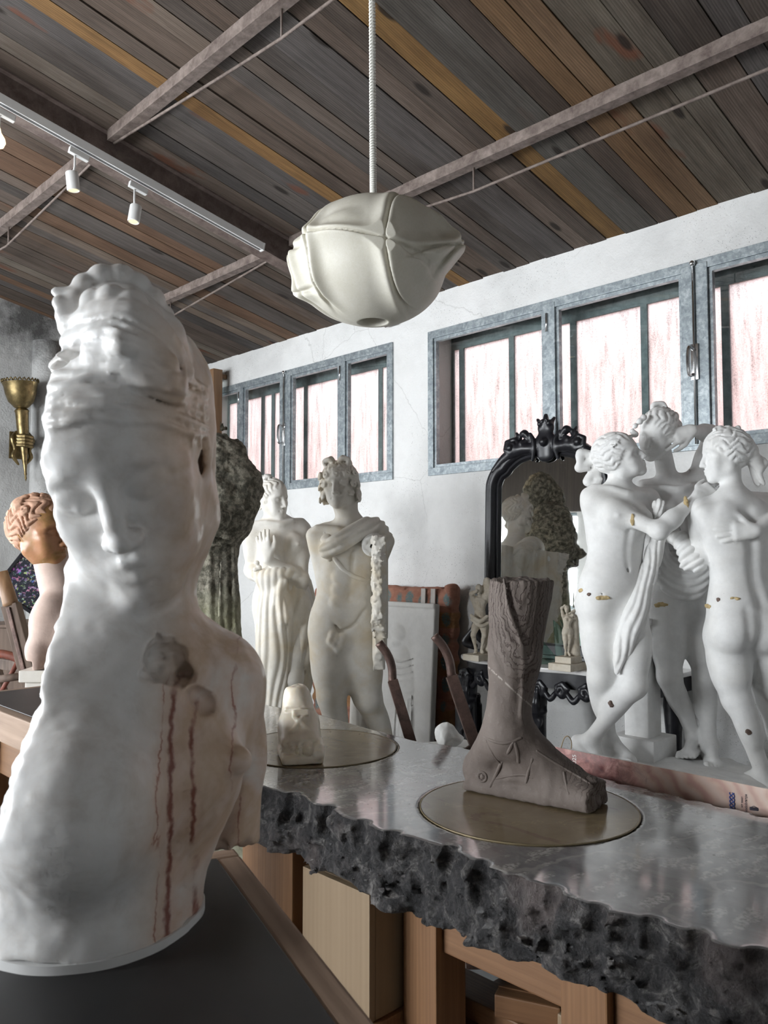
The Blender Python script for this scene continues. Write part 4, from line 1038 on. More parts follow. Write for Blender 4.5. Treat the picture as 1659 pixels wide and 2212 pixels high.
for i, (cx, cy, rr_, lb) in enumerate(((-1.078, 1.488, .237, 'brown onyx disc let into the slab under the sandalled stone leg'), (-1.840, 1.515, .233, 'brown onyx disc let into the slab under the small alabaster foot'))):
    e = empty('inlaid_disc', (cx, cy, SLAB_Z - .0005), 0, lb, 'disc')
    bm = bmesh.new(); bm_lathe(bm, [(rr_ - .003, -.010), (rr_ - .003, .0022)], 72); shade(obj('disc', bm, MAT['disc'], e), 30)
    bm = bmesh.new(); bm_lathe(bm, [(rr_ - .0028, .0006), (rr_ - .0028, .0026), (rr_ + .0005, .0026), (rr_ + .0005, .0006)], 72, cap=False); obj('rim', bm, MAT['brass_rim'], e)
# plywood crate and offcuts on the stretchers
e = empty('plywood_box', (-1.385, 1.30, .476), 0, 'pale plywood box standing under the slab between two timber posts', 'box')
box('panel', (-.112, -.105, 0), (.112, -.088, .262), MAT['ply'], e, .001); box('panel', (-.112, -.087, 0), (-.096, .09, .262), MAT['ply'], e, .001); box('panel', (.096, -.087, 0), (.112, .09, .262), MAT['ply'], e, .001); box('panel', (-.095, -.087, .246), (.095, .09, .262), MAT['ply'], e, .001); box('panel', (-.095, -.087, 0), (.095, .09, .014), MAT['ply'], e, .001)
def offcut(label, loc, half, rot, m):
    bm = bmesh.new(); bm_box(bm, [-h for h in half], half, bevel=.004); bm_box(bm, (-half[0] * .98, -half[1] * .3, half[2]), (half[0] * .2, half[1] * .5, half[2] + .003))
    o = obj('timber_offcut', bm, MAT[m], None, loc, (0, 0, rot)); tag(o, label, 'timber')
    return o
offcut('brown timber offcut lying on the stretcher beside the right timber post', (-1.06, 1.47, .500), (.07, .045, .024), .4, 'pine_x')
offcut('pale timber offcut further right under the slab', (-.915, 1.47, .502), (.05, .045, .026), -.1, 'ply')
offcut('timber beam end lying left of the plywood box under the slab', (-1.52, 1.47, .515), (.075, .05, .039), .05, 'edge_oak_x')

# ------------------------------------------------------------------ white plaster group of three embracing figures
MAT['cast_white'] = M_plaster_cast('white_plaster_cast', (0.86, 0.86, 0.85), (0.74, 0.70, 0.62), 0.22, 0.7, 0.5)
MAT['cast_patch'] = M_plain('ochre_plaster_repair', (0.55, 0.42, 0.22), 0.85, 0, 0.25, 30, 0.3)
MAT['cast_metal'] = M_plain('rusty_iron_pin', (0.16, 0.11, 0.09), 0.6, 0.3, 0.3, 40, 0.3)
def hair_waves(S, o, R, sc, **kw): hair_fn(S, o, R, sc, **kw)
def build_graces():
    D = 3.70; u = .90; org = P(1440, 1665, D); gz = org[2]
    e = empty('plaster_group', W(org), YAW, 'white plaster cast of three embracing nude figures with patched breaks', 'sculpture')
    hs = .228
    # ---- left figure
    S = Sculpt(); d = 3.66
    pel = P(1322, 1278, d); che = P(1336, 1122, d + .02); rp = unit((-.94, -.34, .02)); rc = unit((-.97, -.22, .10))
    Rp, Rc = torso(S, pel, che, rp, rc, u)
    hd = P(1339, 988, d + .02); HR = basis(y=(.80, -.50, .22), z=(-.50, -.22, .84))
    neck(S, che + Rc @ V3(.0, -.02, .14) * u, hd + V3(-.01, .02, -.05), .050 * u, .046 * u, .04)
    sr, sl = P(1287, 1085, d), P(1398, 1078, d + .10)
    S.cone(che + Rc @ V3(0, -.02, .15) * u, sr, .04 * u, .045 * u, k=.05); S.cone(che + Rc @ V3(0, -.02, .15) * u, sl, .04 * u, .045 * u, k=.05)
    el, wr = P(1424, 1146, d - .17), P(1506, 1075, d - .12)
    arm(S, sr, el, wr, u); hand(S, wr, P(1580, 1032, d - .06) - wr, (.2, .9, -.4), 1, u, (.12, .15, .2, .25))
    arm(S, sl, P(1440, 1120, d + .22), P(1470, 1060, d + .25), u)
    hip1, hip2 = P(1292, 1312, d + .02), P(1358, 1318, d)
    leg(S, hip1, P(1297, 1466, d - .01), P(1318, 1602, d + .07), u, (.35, -.93, 0)); foot(S, P(1318, 1602, d + .07), (.55, -.83, 0), u)
    leg(S, hip2, P(1369, 1482, d - .09), P(1277, 1598, d + .0), u, (.45, -.85, .1)); foot(S, P(1277, 1598, d + .0), (.62, -.50, -.75), u, up=(.45, -.35, .62))
    head(S, hd, HR, hs)
    hair_fn(S, hd, HR, hs, pole=(-.05, -1, .25), n=18, amp=.042)
    S.at(hd, HR, hs)
    for i in range(9):
        a = -1.2 + i * .3; curl(S, (.30 * math.sin(a), .02 + .20 * math.cos(a), .42 - .05 * abs(a)), (math.sin(a) * .5, .3, 1), .055, k=.01, seed=i)
    for i in range(7): S.ball((.26 + .03 * math.sin(i * 2), .02 - .07 * (i % 3), .10 + .05 * (i // 2)), .045, k=.02)
    S.at((0, 0, 0))
    for i, (a, b, c) in enumerate((((1282, 985), (1255, 980), (1252, 1000)), ((1282, 995), (1252, 1010), (1268, 1012)), ((1285, 1015), (1270, 1040), (1284, 1044)), ((1290, 1010), (1288, 1040), (1295, 1035)))):
        S.chain([P(*a, d + .10), P(*b, d + .10), P(*c, d + .09)], [.020, .024, .014], k=.010, sm=3)
    # hand resting on her shoulder from behind
    hand(S, P(1268, 1078, d + .07), (.72, -.55, .35), (.1, .5, -.8), 1, u * .95, (.35, .4, .45, .5))
    S.ell(P(1300, 1283, d - .098), (.012, .012, .008), k=.01, op='s')
    o1 = sculpture('figure', S, P(1235, 1690, d) - V3(.06, .32, .06), P(1600, 905, d) + V3(.02, .36, .06), .0052, org, MAT['cast_white'], e)
    # ---- middle figure
    S = Sculpt(); d = 3.86
    pel = P(1470, 1282, d); che = P(1455, 1110, d); rp = unit((-.99, -.1, 0)); rc = unit((-.98, -.15, .05))
    Rp, Rc = torso(S, pel, che, rp, rc, u)
    hd = P(1420, 938, d - .06); HR = basis(y=(-.72, -.58, -.38), z=(-.10, -.46, .88))
    neck(S, che + Rc @ V3(0, -.02, .14) * u, hd + V3(.03, .04, -.05), .052 * u, .047 * u, .04)
    sr, sl = P(1392, 1060, d + .04), P(1510, 1030, d + .05)
    S.cone(che + Rc @ V3(0, -.02, .15) * u, sr, .042 * u, .045 * u, k=.05); S.cone(che + Rc @ V3(0, -.02, .15) * u, sl, .042 * u, .047 * u, k=.05)
    el = P(1534, 936, d + .02); wr = P(1496, 930, d - .11)
    arm(S, sl, el, wr, u); hand(S, wr, P(1450, 946, d - .115) - wr, (-.2, .9, -.2), 1, u, (.1, .12, .18, .3), .30)
    arm(S, sr, P(1400, 1140, d + .02), P(1428, 1110, d - .10), u); hand(S, P(1428, 1112, d - .10), (.3, -.3, -.9), (0, .9, 0), 1, u * .9, (.6, .6, .6, .6))
    leg(S, P(1436, 1320, d), P(1446, 1462, d - .06), P(1500, 1592, d + .02), u, (-.1, -1, 0)); foot(S, P(1500, 1592, d + .02), (-.6, -.8, 0), u)
    leg(S, P(1508, 1322, d), P(1524, 1462, d - .05), P(1534, 1610, d - .04), u, (.05, -1, 0)); foot(S, P(1534, 1610, d - .04), (-.25, -.97, 0), u)
    head(S, hd, HR, hs)
    hair_fn(S, hd, HR, hs, pole=(.15, -1, .45), n=18, amp=.044)
    S.at((0, 0, 0))
    for (x, y, dd, r) in ((1418, 880, .0, .030), (1432, 884, .0, .026), (1440, 895, .02, .024), (1455, 900, .05, .026), (1462, 918, .06, .026)): S.ball(P(x, y, d + dd), r, k=.014)
    S.chain([P(1408, 888, d - .04), P(1415, 874, d - .03), P(1432, 872, d - .03), P(1440, 884, d - .03)], [.008, .012, .012, .008], k=.006, sm=3)
    for i, (x, y) in enumerate(((1372, 920), (1382, 910), (1366, 932), (1390, 902), (1360, 945), (1372, 938))): S.ball(P(x, y, d - .15), .013 + .003 * (i % 2), k=.006)
    o2 = sculpture('figure', S, P(1340, 1700, d) - V3(.02, .32, .06), P(1560, 850, d) + V3(.02, .32, .06), .0052, org, MAT['cast_white'], e)
    # ---- right figure seen from behind
    S = Sculpt(); d = 3.52
    pel = P(1606, 1325, d); che = P(1585, 1150, d); rp = unit((.95, .28, 0)); rc = unit((.97, .22, 0))
    Rp, Rc = torso(S, pel, che, rp, rc, u * 1.02)
    hd = P(1566, 985, d + .02); HR = basis(y=(-.96, .12, -.10), z=(-.05, .02, 1))
    neck(S, che + Rc @ V3(0, -.02, .14) * u, hd + V3(.02, 0, -.05), .052 * u, .047 * u, .045)
    sl, sr = P(1512, 1104, d + .02), P(1656, 1090, d + .08)
    S.cone(che + Rc @ V3(0, -.02, .15) * u, sr, .045 * u, .048 * u, k=.06); S.cone(che + Rc @ V3(0, -.02, .15) * u, sl, .045 * u, .048 * u, k=.06)
    el = P(1512, 1206, d + .02); wr = P(1450, 1160, d + .12)
    arm(S, sl, el, wr, u); hand(S, wr, (-.75, .1, .5), (0, -.7, 0), 1, u, (.5, .5, .6, .6))
    arm(S, sr, P(1690, 1190, d + .22), P(1640, 1200, d + .34), u)
    for cx, cy, dd in ((1580, 1360, -.07), (1652, 1362, -.045)): S.ell(P(cx, cy, d + dd), (.088, .085, .092), k=.03)
    S.chain([P(1618, 1320, d - .14), P(1622, 1365, d - .16), P(1618, 1410, d - .12)], .008, k=.03, op='s', sm=2)
    leg(S, P(1566, 1378, d + .01), P(1592, 1512, d + .0), P(1648, 1672, d + .02), u * 1.04, (-.3, .95, 0)); foot(S, P(1648, 1672, d + .02), (-.4, .9, 0), u)
    leg(S, P(1655, 1380, d + .03), P(1668, 1520, d + .08), P(1690, 1660, d + .12), u * 1.04, (-.1, .98, 0)); foot(S, P(1690, 1660, d + .12), (-.2, .95, 0), u)
    head(S, hd, HR, hs)
    hair_fn(S, hd, HR, hs, pole=(0, -1, .15), n=16, amp=.046, wav=.2, grow=(.36, .47, .42))
    S.at((0, 0, 0))
    for (x, y, dd, r) in ((1618, 975, .0, .040), (1630, 995, .0, .030), (1640, 1010, .0, .024), (1610, 960, .0, .030)): S.ball(P(x, y, d + dd), r, k=.016)
    S.chain([P(1632, 985, d), P(1652, 1000, d), P(1640, 1020, d), P(1650, 1045, d)], [.012, .016, .014, .008], k=.008, sm=3)
    S.chain([P(1622, 1005, d + .02), P(1634, 1040, d + .02), P(1640, 1048, d)], [.012, .014, .006], k=.008, sm=3)
    S.at(hd, HR, hs)
    for i in range(8): S.ball((-.05 + .05 * math.sin(i * 2.3), .16 - .06 * i, .50 + .02 * math.cos(i * 1.9)), .045 + .012 * (i % 3), k=.02)
    curl(S, (0, .06, .55), (0, 0, 1), .09, k=.01); curl(S, (.0, -.08, .55), (0, 0, 1), .08, k=.01, seed=2)
    # the hand of her companion across her back
    wr = P(1632, 1146, d - .125); S.at((0, 0, 0)); S.cone(P(1720, 1085, d - .02), wr, .040 * u, .027 * u, k=.01)
    hand(S, wr, (-.93, .10, -.06), (.0, 1, 0), -1, u, (.06, .08, .10, .14), .22, (.9, .9))
    S.ell(P(1557, 1295, d - .10), (.012, .014, .010), k=.01, op='s')
    o3 = sculpture('figure', S, P(1420, 1700, d) - V3(.04, .30, .08), P(1760, 890, d) + V3(.02, .42, .06), .0052, org, MAT['cast_white'], e)
    # ---- shared drapery
    d = 3.66
    S = Sculpt(); S.at((0, 0, 0)); knot = P(1424, 1092, d - .06)
    S.chain([knot, P(1424, 1130, d - .03), P(1418, 1175, d - .02), P(1397, 1250, d - .07), P(1372, 1330, d - .105), P(1348, 1400, d - .10), P(1332, 1450, d - .10)], [.028, .030, .034, .042, .052, .044, .012], k=.012, sm=4)
    a0 = P(1424, 1130, d); a1 = P(1345, 1420, d); ax = unit((a1 - a0) * V3(1, 0, 1)); pr = V3(ax[2], 0, -ax[0])
    def fold1(p, q):
        t = (p - a0) @ pr; l = (p - a0) @ ax
        t = t * (1 - .25 * np.clip(l / .6, 0, 1)) + .006 * np.sin(l * 9)
        return q - .007 * (np.abs(np.sin(t * 150 + 2 * vnoise(p, 6, 3))) ** 1.3 - .5) + .002 * vnoise(p, 45, 8)
    S.disp(fold1, .016)
    oa = sculpture('drapery', S, P(1300, 1480, 3.56) - V3(.02, .2, .02), P(1460, 1060, 3.6) + V3(.02, .2, .02), .0048, org, MAT['cast_white'], e)
    S = Sculpt(); S.at((0, 0, 0)); cc = P(1482, 1160, 3.70)
    S.ell(P(1478, 1238, 3.755), (.130, .085, .125), k=.02); S.chain([P(1424, 1110, 3.72), P(1428, 1180, 3.72), P(1440, 1240, 3.73)], [.02, .032, .03], k=.03, sm=3); S.chain([P(1538, 1190, 3.70), P(1528, 1230, 3.71), P(1500, 1280, 3.73)], [.022, .032, .03], k=.03, sm=3)
    S.fn(lambda p: d_ell(p, P(1480, 1172, 3.66), V3(.062, .14, .075), np.eye(3)), .02, 's')
    def fold2(p, q):
        r = np.sqrt(((p[..., 0] - cc[0]) * 1.35) ** 2 + (p[..., 2] - cc[2]) ** 2)
        return q - .0075 * (np.abs(np.sin(r * 95 + 1.5 * vnoise(p, 5, 1))) ** 1.3 - .5) + .0015 * vnoise(p, 45, 8)
    S.disp(fold2, .016)
    ob = sculpture('drapery', S, P(1400, 1330, 3.7) - V3(.02, .2, .02), P(1560, 1085, 3.7) + V3(.02, .25, .02), .0048, org, MAT['cast_white'], e)
    S = Sculpt(); S.at((0, 0, 0)); f0 = P(1470, 1165, 3.60); f1 = P(1504, 1212, 3.545)
    S.cone(f0, f1, .040, .050, k=.0); S.cone(P(1482, 1190, 3.56), P(1478, 1222, 3.55), .035, .018, k=.02)
    fa = unit(f1 - f0); S.disp(lambda p, q: q - .008 * (np.abs(np.sin(((p - f0) @ fa) * 105 + 1.6 * vnoise(p, 9, 4))) ** 1.2 - .5), .016)
    oc = sculpture('drapery', S, P(1430, 1250, 3.56) - V3(.0, .12, .0), P(1540, 1130, 3.56) + V3(.0, .14, 0), .0045, org, MAT['cast_white'], e)
    # ---- pedestal, ground and block (axes of the room)
    iz = Matrix.Rotation(-YAW, 4, 'Z')
    pd = P(1402, 1560, 3.80) - org
    def pb(nm, c, h, mat='cast_white', bev=.006): return box(nm, (-h[0], -h[1], -h[2]), h, MAT[mat], e, bev, M=Matrix.Translation(c) @ iz)
    zt = P(1405, 1345, 3.8)[2] - org[2]
    pb('pedestal', (pd[0] + .0, pd[1] + .09, zt / 2 + .03), (.062, .062, zt / 2 - .05)); pb('pedestal_cap', (pd[0], pd[1] + .09, zt + .0), (.075, .075, .018)); pb('pedestal_foot', (pd[0], pd[1] + .09, .055), (.112, .112, .065))
    S = Sculpt(); S.at((0, 0, 0)); zc = gz - .045
    S.ell((org[0] + .04, org[1] + .02, zc + .02), (.42, .36, .055), k=.02); S.box((org[0] + .06, org[1] + .05, zc - .05), (.40, .33, .07), rnd=.06, k=.03)
    S.disp(lambda p, dd: dd + .008 * fbm(p, 9, 3, 2), .02)
    o5 = sculpture('ground', S, (org[0] - .5, org[1] - .5, zc - .16), (org[0] + .56, org[1] + .5, zc + .14), .011, org, MAT['cast_white'], e)
    b = zc - .115
    box('block', (-.32, -.27, -org[2]), (.42, .33, b - org[2]), MAT['cast_white'], e, .01)
    # ochre repairs and iron pins
    parts = [(o_, org) for o_ in (o1, o2, o3)]
    def patch(px, py, r, m='cast_patch', nm='repair_patch', out=0.0):
        h = surf(px, py, parts)
        if h is None: return
        S = Sculpt(); c = h[0] + h[1] * out; S.ell(c, r, basis(y=h[1], z=(0, 0, 1)), k=0); S.disp(lambda p, q: q + .005 * fbm(p, 60, 3, int(px)), .01); m_ = max(r) + .012
        sculpture(nm, S, c - m_, c + m_, .0028, org, MAT[m], e)
    for a in ((1366, 1122, (.010, .005, .026)), (1481, 1088, (.010, .006, .034)), (1256, 1275, (.014, .005, .009)), (1300, 1291, (.030, .005, .010)), (1428, 1306, (.032, .005, .009)), (1530, 1310, (.022, .005, .010)), (1588, 1292, (.020, .005, .007)), (1404, 1005, (.025, .006, .012))): patch(*a)
    for a in ((1319, 1522, (.013, .007, .013)), (1617, 1582, (.013, .007, .013)), (1272, 1283, (.009, .004, .007)), (1552, 1296, (.010, .005, .010))): patch(*a, 'cast_metal', 'iron_pin')
    return e
build_graces()

# ------------------------------------------------------------------ standing statues along the window wall
MAT['cast_cream'] = M_plaster_cast('cream_stained_plaster', (0.74, 0.71, 0.65), (0.60, 0.49, 0.31), 0.65, 0.75, 0.6)
MAT['cast_grey'] = M_plaster_cast('grey_white_plaster', (0.72, 0.70, 0.66), (0.60, 0.53, 0.40), 0.4, 0.75, 0.8)
MAT['cast_raw'] = M_plaster_cast('raw_broken_plaster', (0.86, 0.86, 0.84), (0.78, 0.74, 0.66), 0.2, 0.95, 1.0, 2.0)
def M_moss_stone():
    t = NT('mossy_stone'); c = t.coord('Object'); z = t.xyz(c)[2]
    n1 = t.noise(c, 4, 9, 0.68, 0.6); n2 = t.noise(c, 24, 8, 0.7)
    col = t.ramp(n2, [(0.3, (0.20, 0.195, 0.135)), (0.5, (0.36, 0.35, 0.26)), (0.7, (0.50, 0.48, 0.38))])
    col = t.mix(t.ramp(n1, [(0.45, 0.0), (0.62, 0.6)]), col, (0.25, 0.24, 0.12))
    hz = t.ramp(t.math('ADD', z, t.math('MULTIPLY', t.math('SUBTRACT', n1, 0.5), 0.5)), [(0.0, 0.0), (0.92, 0.0), (1.0, 0.85)])
    lich = t.ramp(t.noise(c, 30, 8, 0.75), [(0.36, (0.030, 0.028, 0.024)), (0.47, (0.12, 0.11, 0.09)), (0.58, (0.36, 0.33, 0.27))])
    col = t.mix(hz, col, lich)
    t.base(col).par(Roughness=0.95); t.bump(t.noise(c, 60, 8, 0.7), 0.8, 0.012); return t.m
MAT['moss_stone'] = M_moss_stone()
def base_block(e, org, lo, hi, mat, nm='plinth'):
    """square plinth down to the floor, in the sight frame of the statue"""
    return box(nm, (lo[0] - org[0], lo[1] - org[1], -org[2]), (hi[0] - org[0], hi[1] - org[1], hi[2] - org[2]), MAT[mat], e, .012)

def build_male():
    d = 4.60; u = 1.10; org = P(745, 1640, d)
    e = empty('male_statue', W(org), YAW, 'cream plaster male nude with shoulder drape and broken arm stump', 'sculpture')
    S = Sculpt(); pel = P(744, 1345, d); che = P(755, 1205, d); rp = unit((-.99, -.12, .02)); rc = unit((-.985, -.15, .0))
    Rp, Rc = torso(S, pel, che, rp, rc, u, male=True)
    hd = P(733, 1050, d - .03); HR = basis(y=(-.20, -.97, .04), z=(-.06, .04, 1)); hs = .262
    nb = che + Rc @ V3(0, -.01, .15) * u
    neck(S, nb, hd + V3(.01, .03, -.05), .062 * u, .058 * u, .04); S.at((0, 0, 0)); S.cone(nb + V3(-.02, -.06, -.01), hd + V3(.09, .03, -.05), .016, .02, k=.03)
    sr, sl = P(708, 1158, d + .04), P(803, 1160, d + .02)
    for s_ in (sr, sl): S.cone(nb + V3(0, .02, .0), s_, .055 * u, .058 * u, k=.06)
    S.cone(sr, P(700, 1215, d + .20), .055 * u, .05 * u, k=.04)
    leg(S, P(716, 1372, d), P(716, 1505, d - .06), P(738, 1650, d - .02), u * 1.06, (-.1, -1, 0), True); leg(S, P(770, 1372, d), P(795, 1508, d - .02), P(850, 1640, d + .16), u * 1.06, (.1, -1, 0), True)
    foot(S, P(738, 1650, d - .02), (-.2, -1, 0), u); foot(S, P(850, 1640, d + .16), (.1, -1, 0), u)
    # iliac furrow and groin
    S.chain([P(702, 1310, d - .09), P(722, 1345, d - .125), P(732, 1362, d - .13)], .003, k=.03, op='s', sm=2); S.chain([P(795, 1300, d - .10), P(770, 1342, d - .125), P(742, 1362, d - .13)], .002, k=.03, op='s', sm=2)
    for i, (x, y) in enumerate(((718, 1372), (728, 1380), (736, 1390), (722, 1392), (730, 1402), (714, 1384), (740, 1378))): S.ell(P(x, y, d - .135), (.020, .02, .024), k=.012)
    for k_ in range(3):
        for sx in (-1, 1): S.ell(che + Rc @ V3(sx * .045, .108, -.10 - .062 * k_) * u, np.array([.042, .022, .030]) * u, Rc, k=.025)
    # head with long curls and a bow of hair
    head(S, hd, HR, hs, male=True, ears=False)
    hair_fn(S, hd, HR, hs, pole=(0, .1, 1), n=22, amp=.040, wav=.22, wm=7, grow=(.41, .48, .44), fr=.37)
    S.at(hd, HR, hs); rr = random.Random(3)
    for i in range(26):
        a = -2.7 + 5.4 * i / 25; row = i % 3
        x = .41 * math.sin(a * .9); y = .08 + .28 * math.cos(a * .9); z = .22 - .20 * row * abs(math.sin(a * .9)) - .05 * row
        if abs(x) < .14 and z < .2: z = .27
        curl(S, (x, y - .02 * row, z), (math.sin(a * .9), math.cos(a * .9), .2), .078 + .014 * rr.random(), k=.02, seed=i)
    for sx in (-1, 1):
        for j in range(5): (curl(S, (sx * (.39 + .02 * (j % 2)), .02 - .03 * j, .08 - .09 * j), (sx, .25, 0), .085, k=.02, seed=j), S.ball((sx * .34, -.03 - .04 * j, .08 - .09 * j), .085, k=.03))
        for j in range(3): S.chain([(sx * .02, .18, .44), (sx * .13, .18 - .05 * j, .56 + .02 * j), (sx * .27, .14 - .06 * j, .53 - .03 * j), (sx * .24, .15 - .05 * j, .42)], [.035, .06, .055, .035], k=.015, sm=3)
    S.ell((0, .17, .46), (.035, .05, .06), k=.01)
    o1 = sculpture('figure', S, P(670, 1720, d) - V3(.06, .36, .1), P(870, 975, d) + V3(.06, .40, .04), .0058, org, MAT['cast_cream'], e)
    # drape over the shoulders
    S = Sculpt(); S.at((0, 0, 0))
    S.chain([P(707, 1188, d - .12), P(735, 1172, d - .165), P(775, 1146, d - .135), P(808, 1140, d - .05), P(826, 1165, d + .06)], [.045, .055, .055, .060, .060], k=.02, sm=4)
    S.chain([P(706, 1160, d - .05), P(712, 1178, d - .10), P(712, 1200, d - .12)], [.035, .045, .03], k=.02, sm=3)
    a0 = P(707, 1188, d); ax = unit(P(800, 1135, d) - a0); pr = V3(-ax[2], 0, ax[0])
    def fold(p, q):
        t = (p - a0) @ pr + .03 * np.sin(((p - a0) @ ax) * 9); return q - .010 * (np.abs(np.sin(t * 75 + 1.5 * vnoise(p, 7, 2))) ** 1.2 - .5)
    S.disp(fold, .02)
    sculpture('shoulder_drape', S, P(690, 1240, d) - V3(.02, .28, .0), P(845, 1100, d) + V3(.02, .2, .0), .0055, org, MAT['cast_cream'], e)
    # hanging sheet of drapery along the lost arm: pleated faces, broken front edge
    S = Sculpt(); S.at((0, 0, 0)); x0 = P(817, 1300, 4.55)[0]; zt, zb = P(817, 1160, 4.5)[2], P(817, 1470, 4.35)[2]
    def sheet(p):
        x, y, z = p[..., 0], p[..., 1], p[..., 2]; yy = np.clip((y - 4.28) / .5, 0, 1)
        plt = .012 * np.sin(y * 62 + .6 * np.sin(z * 6)) + .006 * np.sin(y * 131 + 2)
        th = np.abs(x - x0 - .02 * yy - plt * .6) - .026 - .006 * np.cos(y * 62)
        front = 4.30 + .05 * np.clip((zt - .15 - z) / .2, -1, .25) + .14 * np.clip((zt - .42 - z) / .3, 0, 1.2) + .010 * fbm(p, 34, 3, 2) - y
        return np.maximum(np.maximum(th, front), np.maximum(np.maximum(z - zt - .06 * (y - 4.3), zb + .10 * np.abs(np.sin(y * 12)) * yy + .1 * yy - z), y - 4.95)) * .6
    S.fn(sheet, 0)
    S.disp(lambda p, q: q + .006 * fbm(p, 80, 2, 5) * (p[..., 1] < 4.37), .01)
    sculpture('hanging_drape', S, (x0 - .10, 4.2, zb - .03), (x0 + .12, 5.0, zt + .10), .0062, org, [MAT['cast_cream']], e)
    S = Sculpt(); S.at((0, 0, 0)); c0, c1 = P(803, 1162, d + .02), P(804, 1180, 4.40)
    S.cone(c0, c1, .062, .056, k=0); S.fn(lambda p: c1[1] - .012 + .008 * fbm(p, 30, 3, 1) - p[..., 1], 0, 'i'); S.ball(c1 + V3(0, -.04, 0), .034, k=.02, op='s'); S.cone(c1 + V3(0, -.1, 0), c1 + V3(0, .08, 0), .012, .012, k=.003, op='s')
    sculpture('arm_stump', S, c1 - .12, c0 + .12, .0045, org, MAT['cast_raw'], e)
    # strap across the chest and tape round the thigh
    S = Sculpt(); S.at((0, 0, 0)); pts = []
    for x, y in ((714, 1186), (722, 1205), (738, 1226), (757, 1241), (778, 1250), (800, 1254)):
        h = surf(x, y, [(o1, org)])
        if h is not None: pts.append(h[0] - h[1] * .004)
    S.chain(pts, .014, k=0, sm=3); sculpture('strap', S, np.min(pts, 0) - .03, np.max(pts, 0) + .03, .0045, org, MAT['cast_cream'], e)
    S = Sculpt(); S.at((0, 0, 0)); t0 = P(716, 1410, d - .0); tt = unit(P(716, 1505, d - .06) - P(716, 1372, d))
    S.fn(lambda p: np.maximum(np.sqrt(np.maximum(np.sum((p - t0) ** 2, -1) - ((p - t0) @ tt) ** 2, 0)) - .098, np.abs((p - t0) @ tt) - .022), 0)
    sculpture('tape', S, t0 - .15, t0 + .15, .006, org, MAT['cast_raw'], e)['label'] = 'band of white tape around the thigh'
    S = Sculpt(); S.at((0, 0, 0)); S.cone(P(790, 1440, d + .14), P(786, 1690, d + .14), .075, .095, k=0); S.disp(lambda p, q: q - .006 * np.abs(np.sin(p[..., 0] * 90)), .01)
    sculpture('support_trunk', S, P(740, 1700, d) - V3(0, .05, .1), P(840, 1420, d) + V3(0, .35, .02), .009, org, MAT['cast_grey'], e)
    zf = P(738, 1650, d - .02)[2] - .09 * u
    base_block(e, org, (org[0] - .12, d - .30, 0), (org[0] + .42, d + .36, zf), 'cast_grey')
    return e
MALE = build_male()

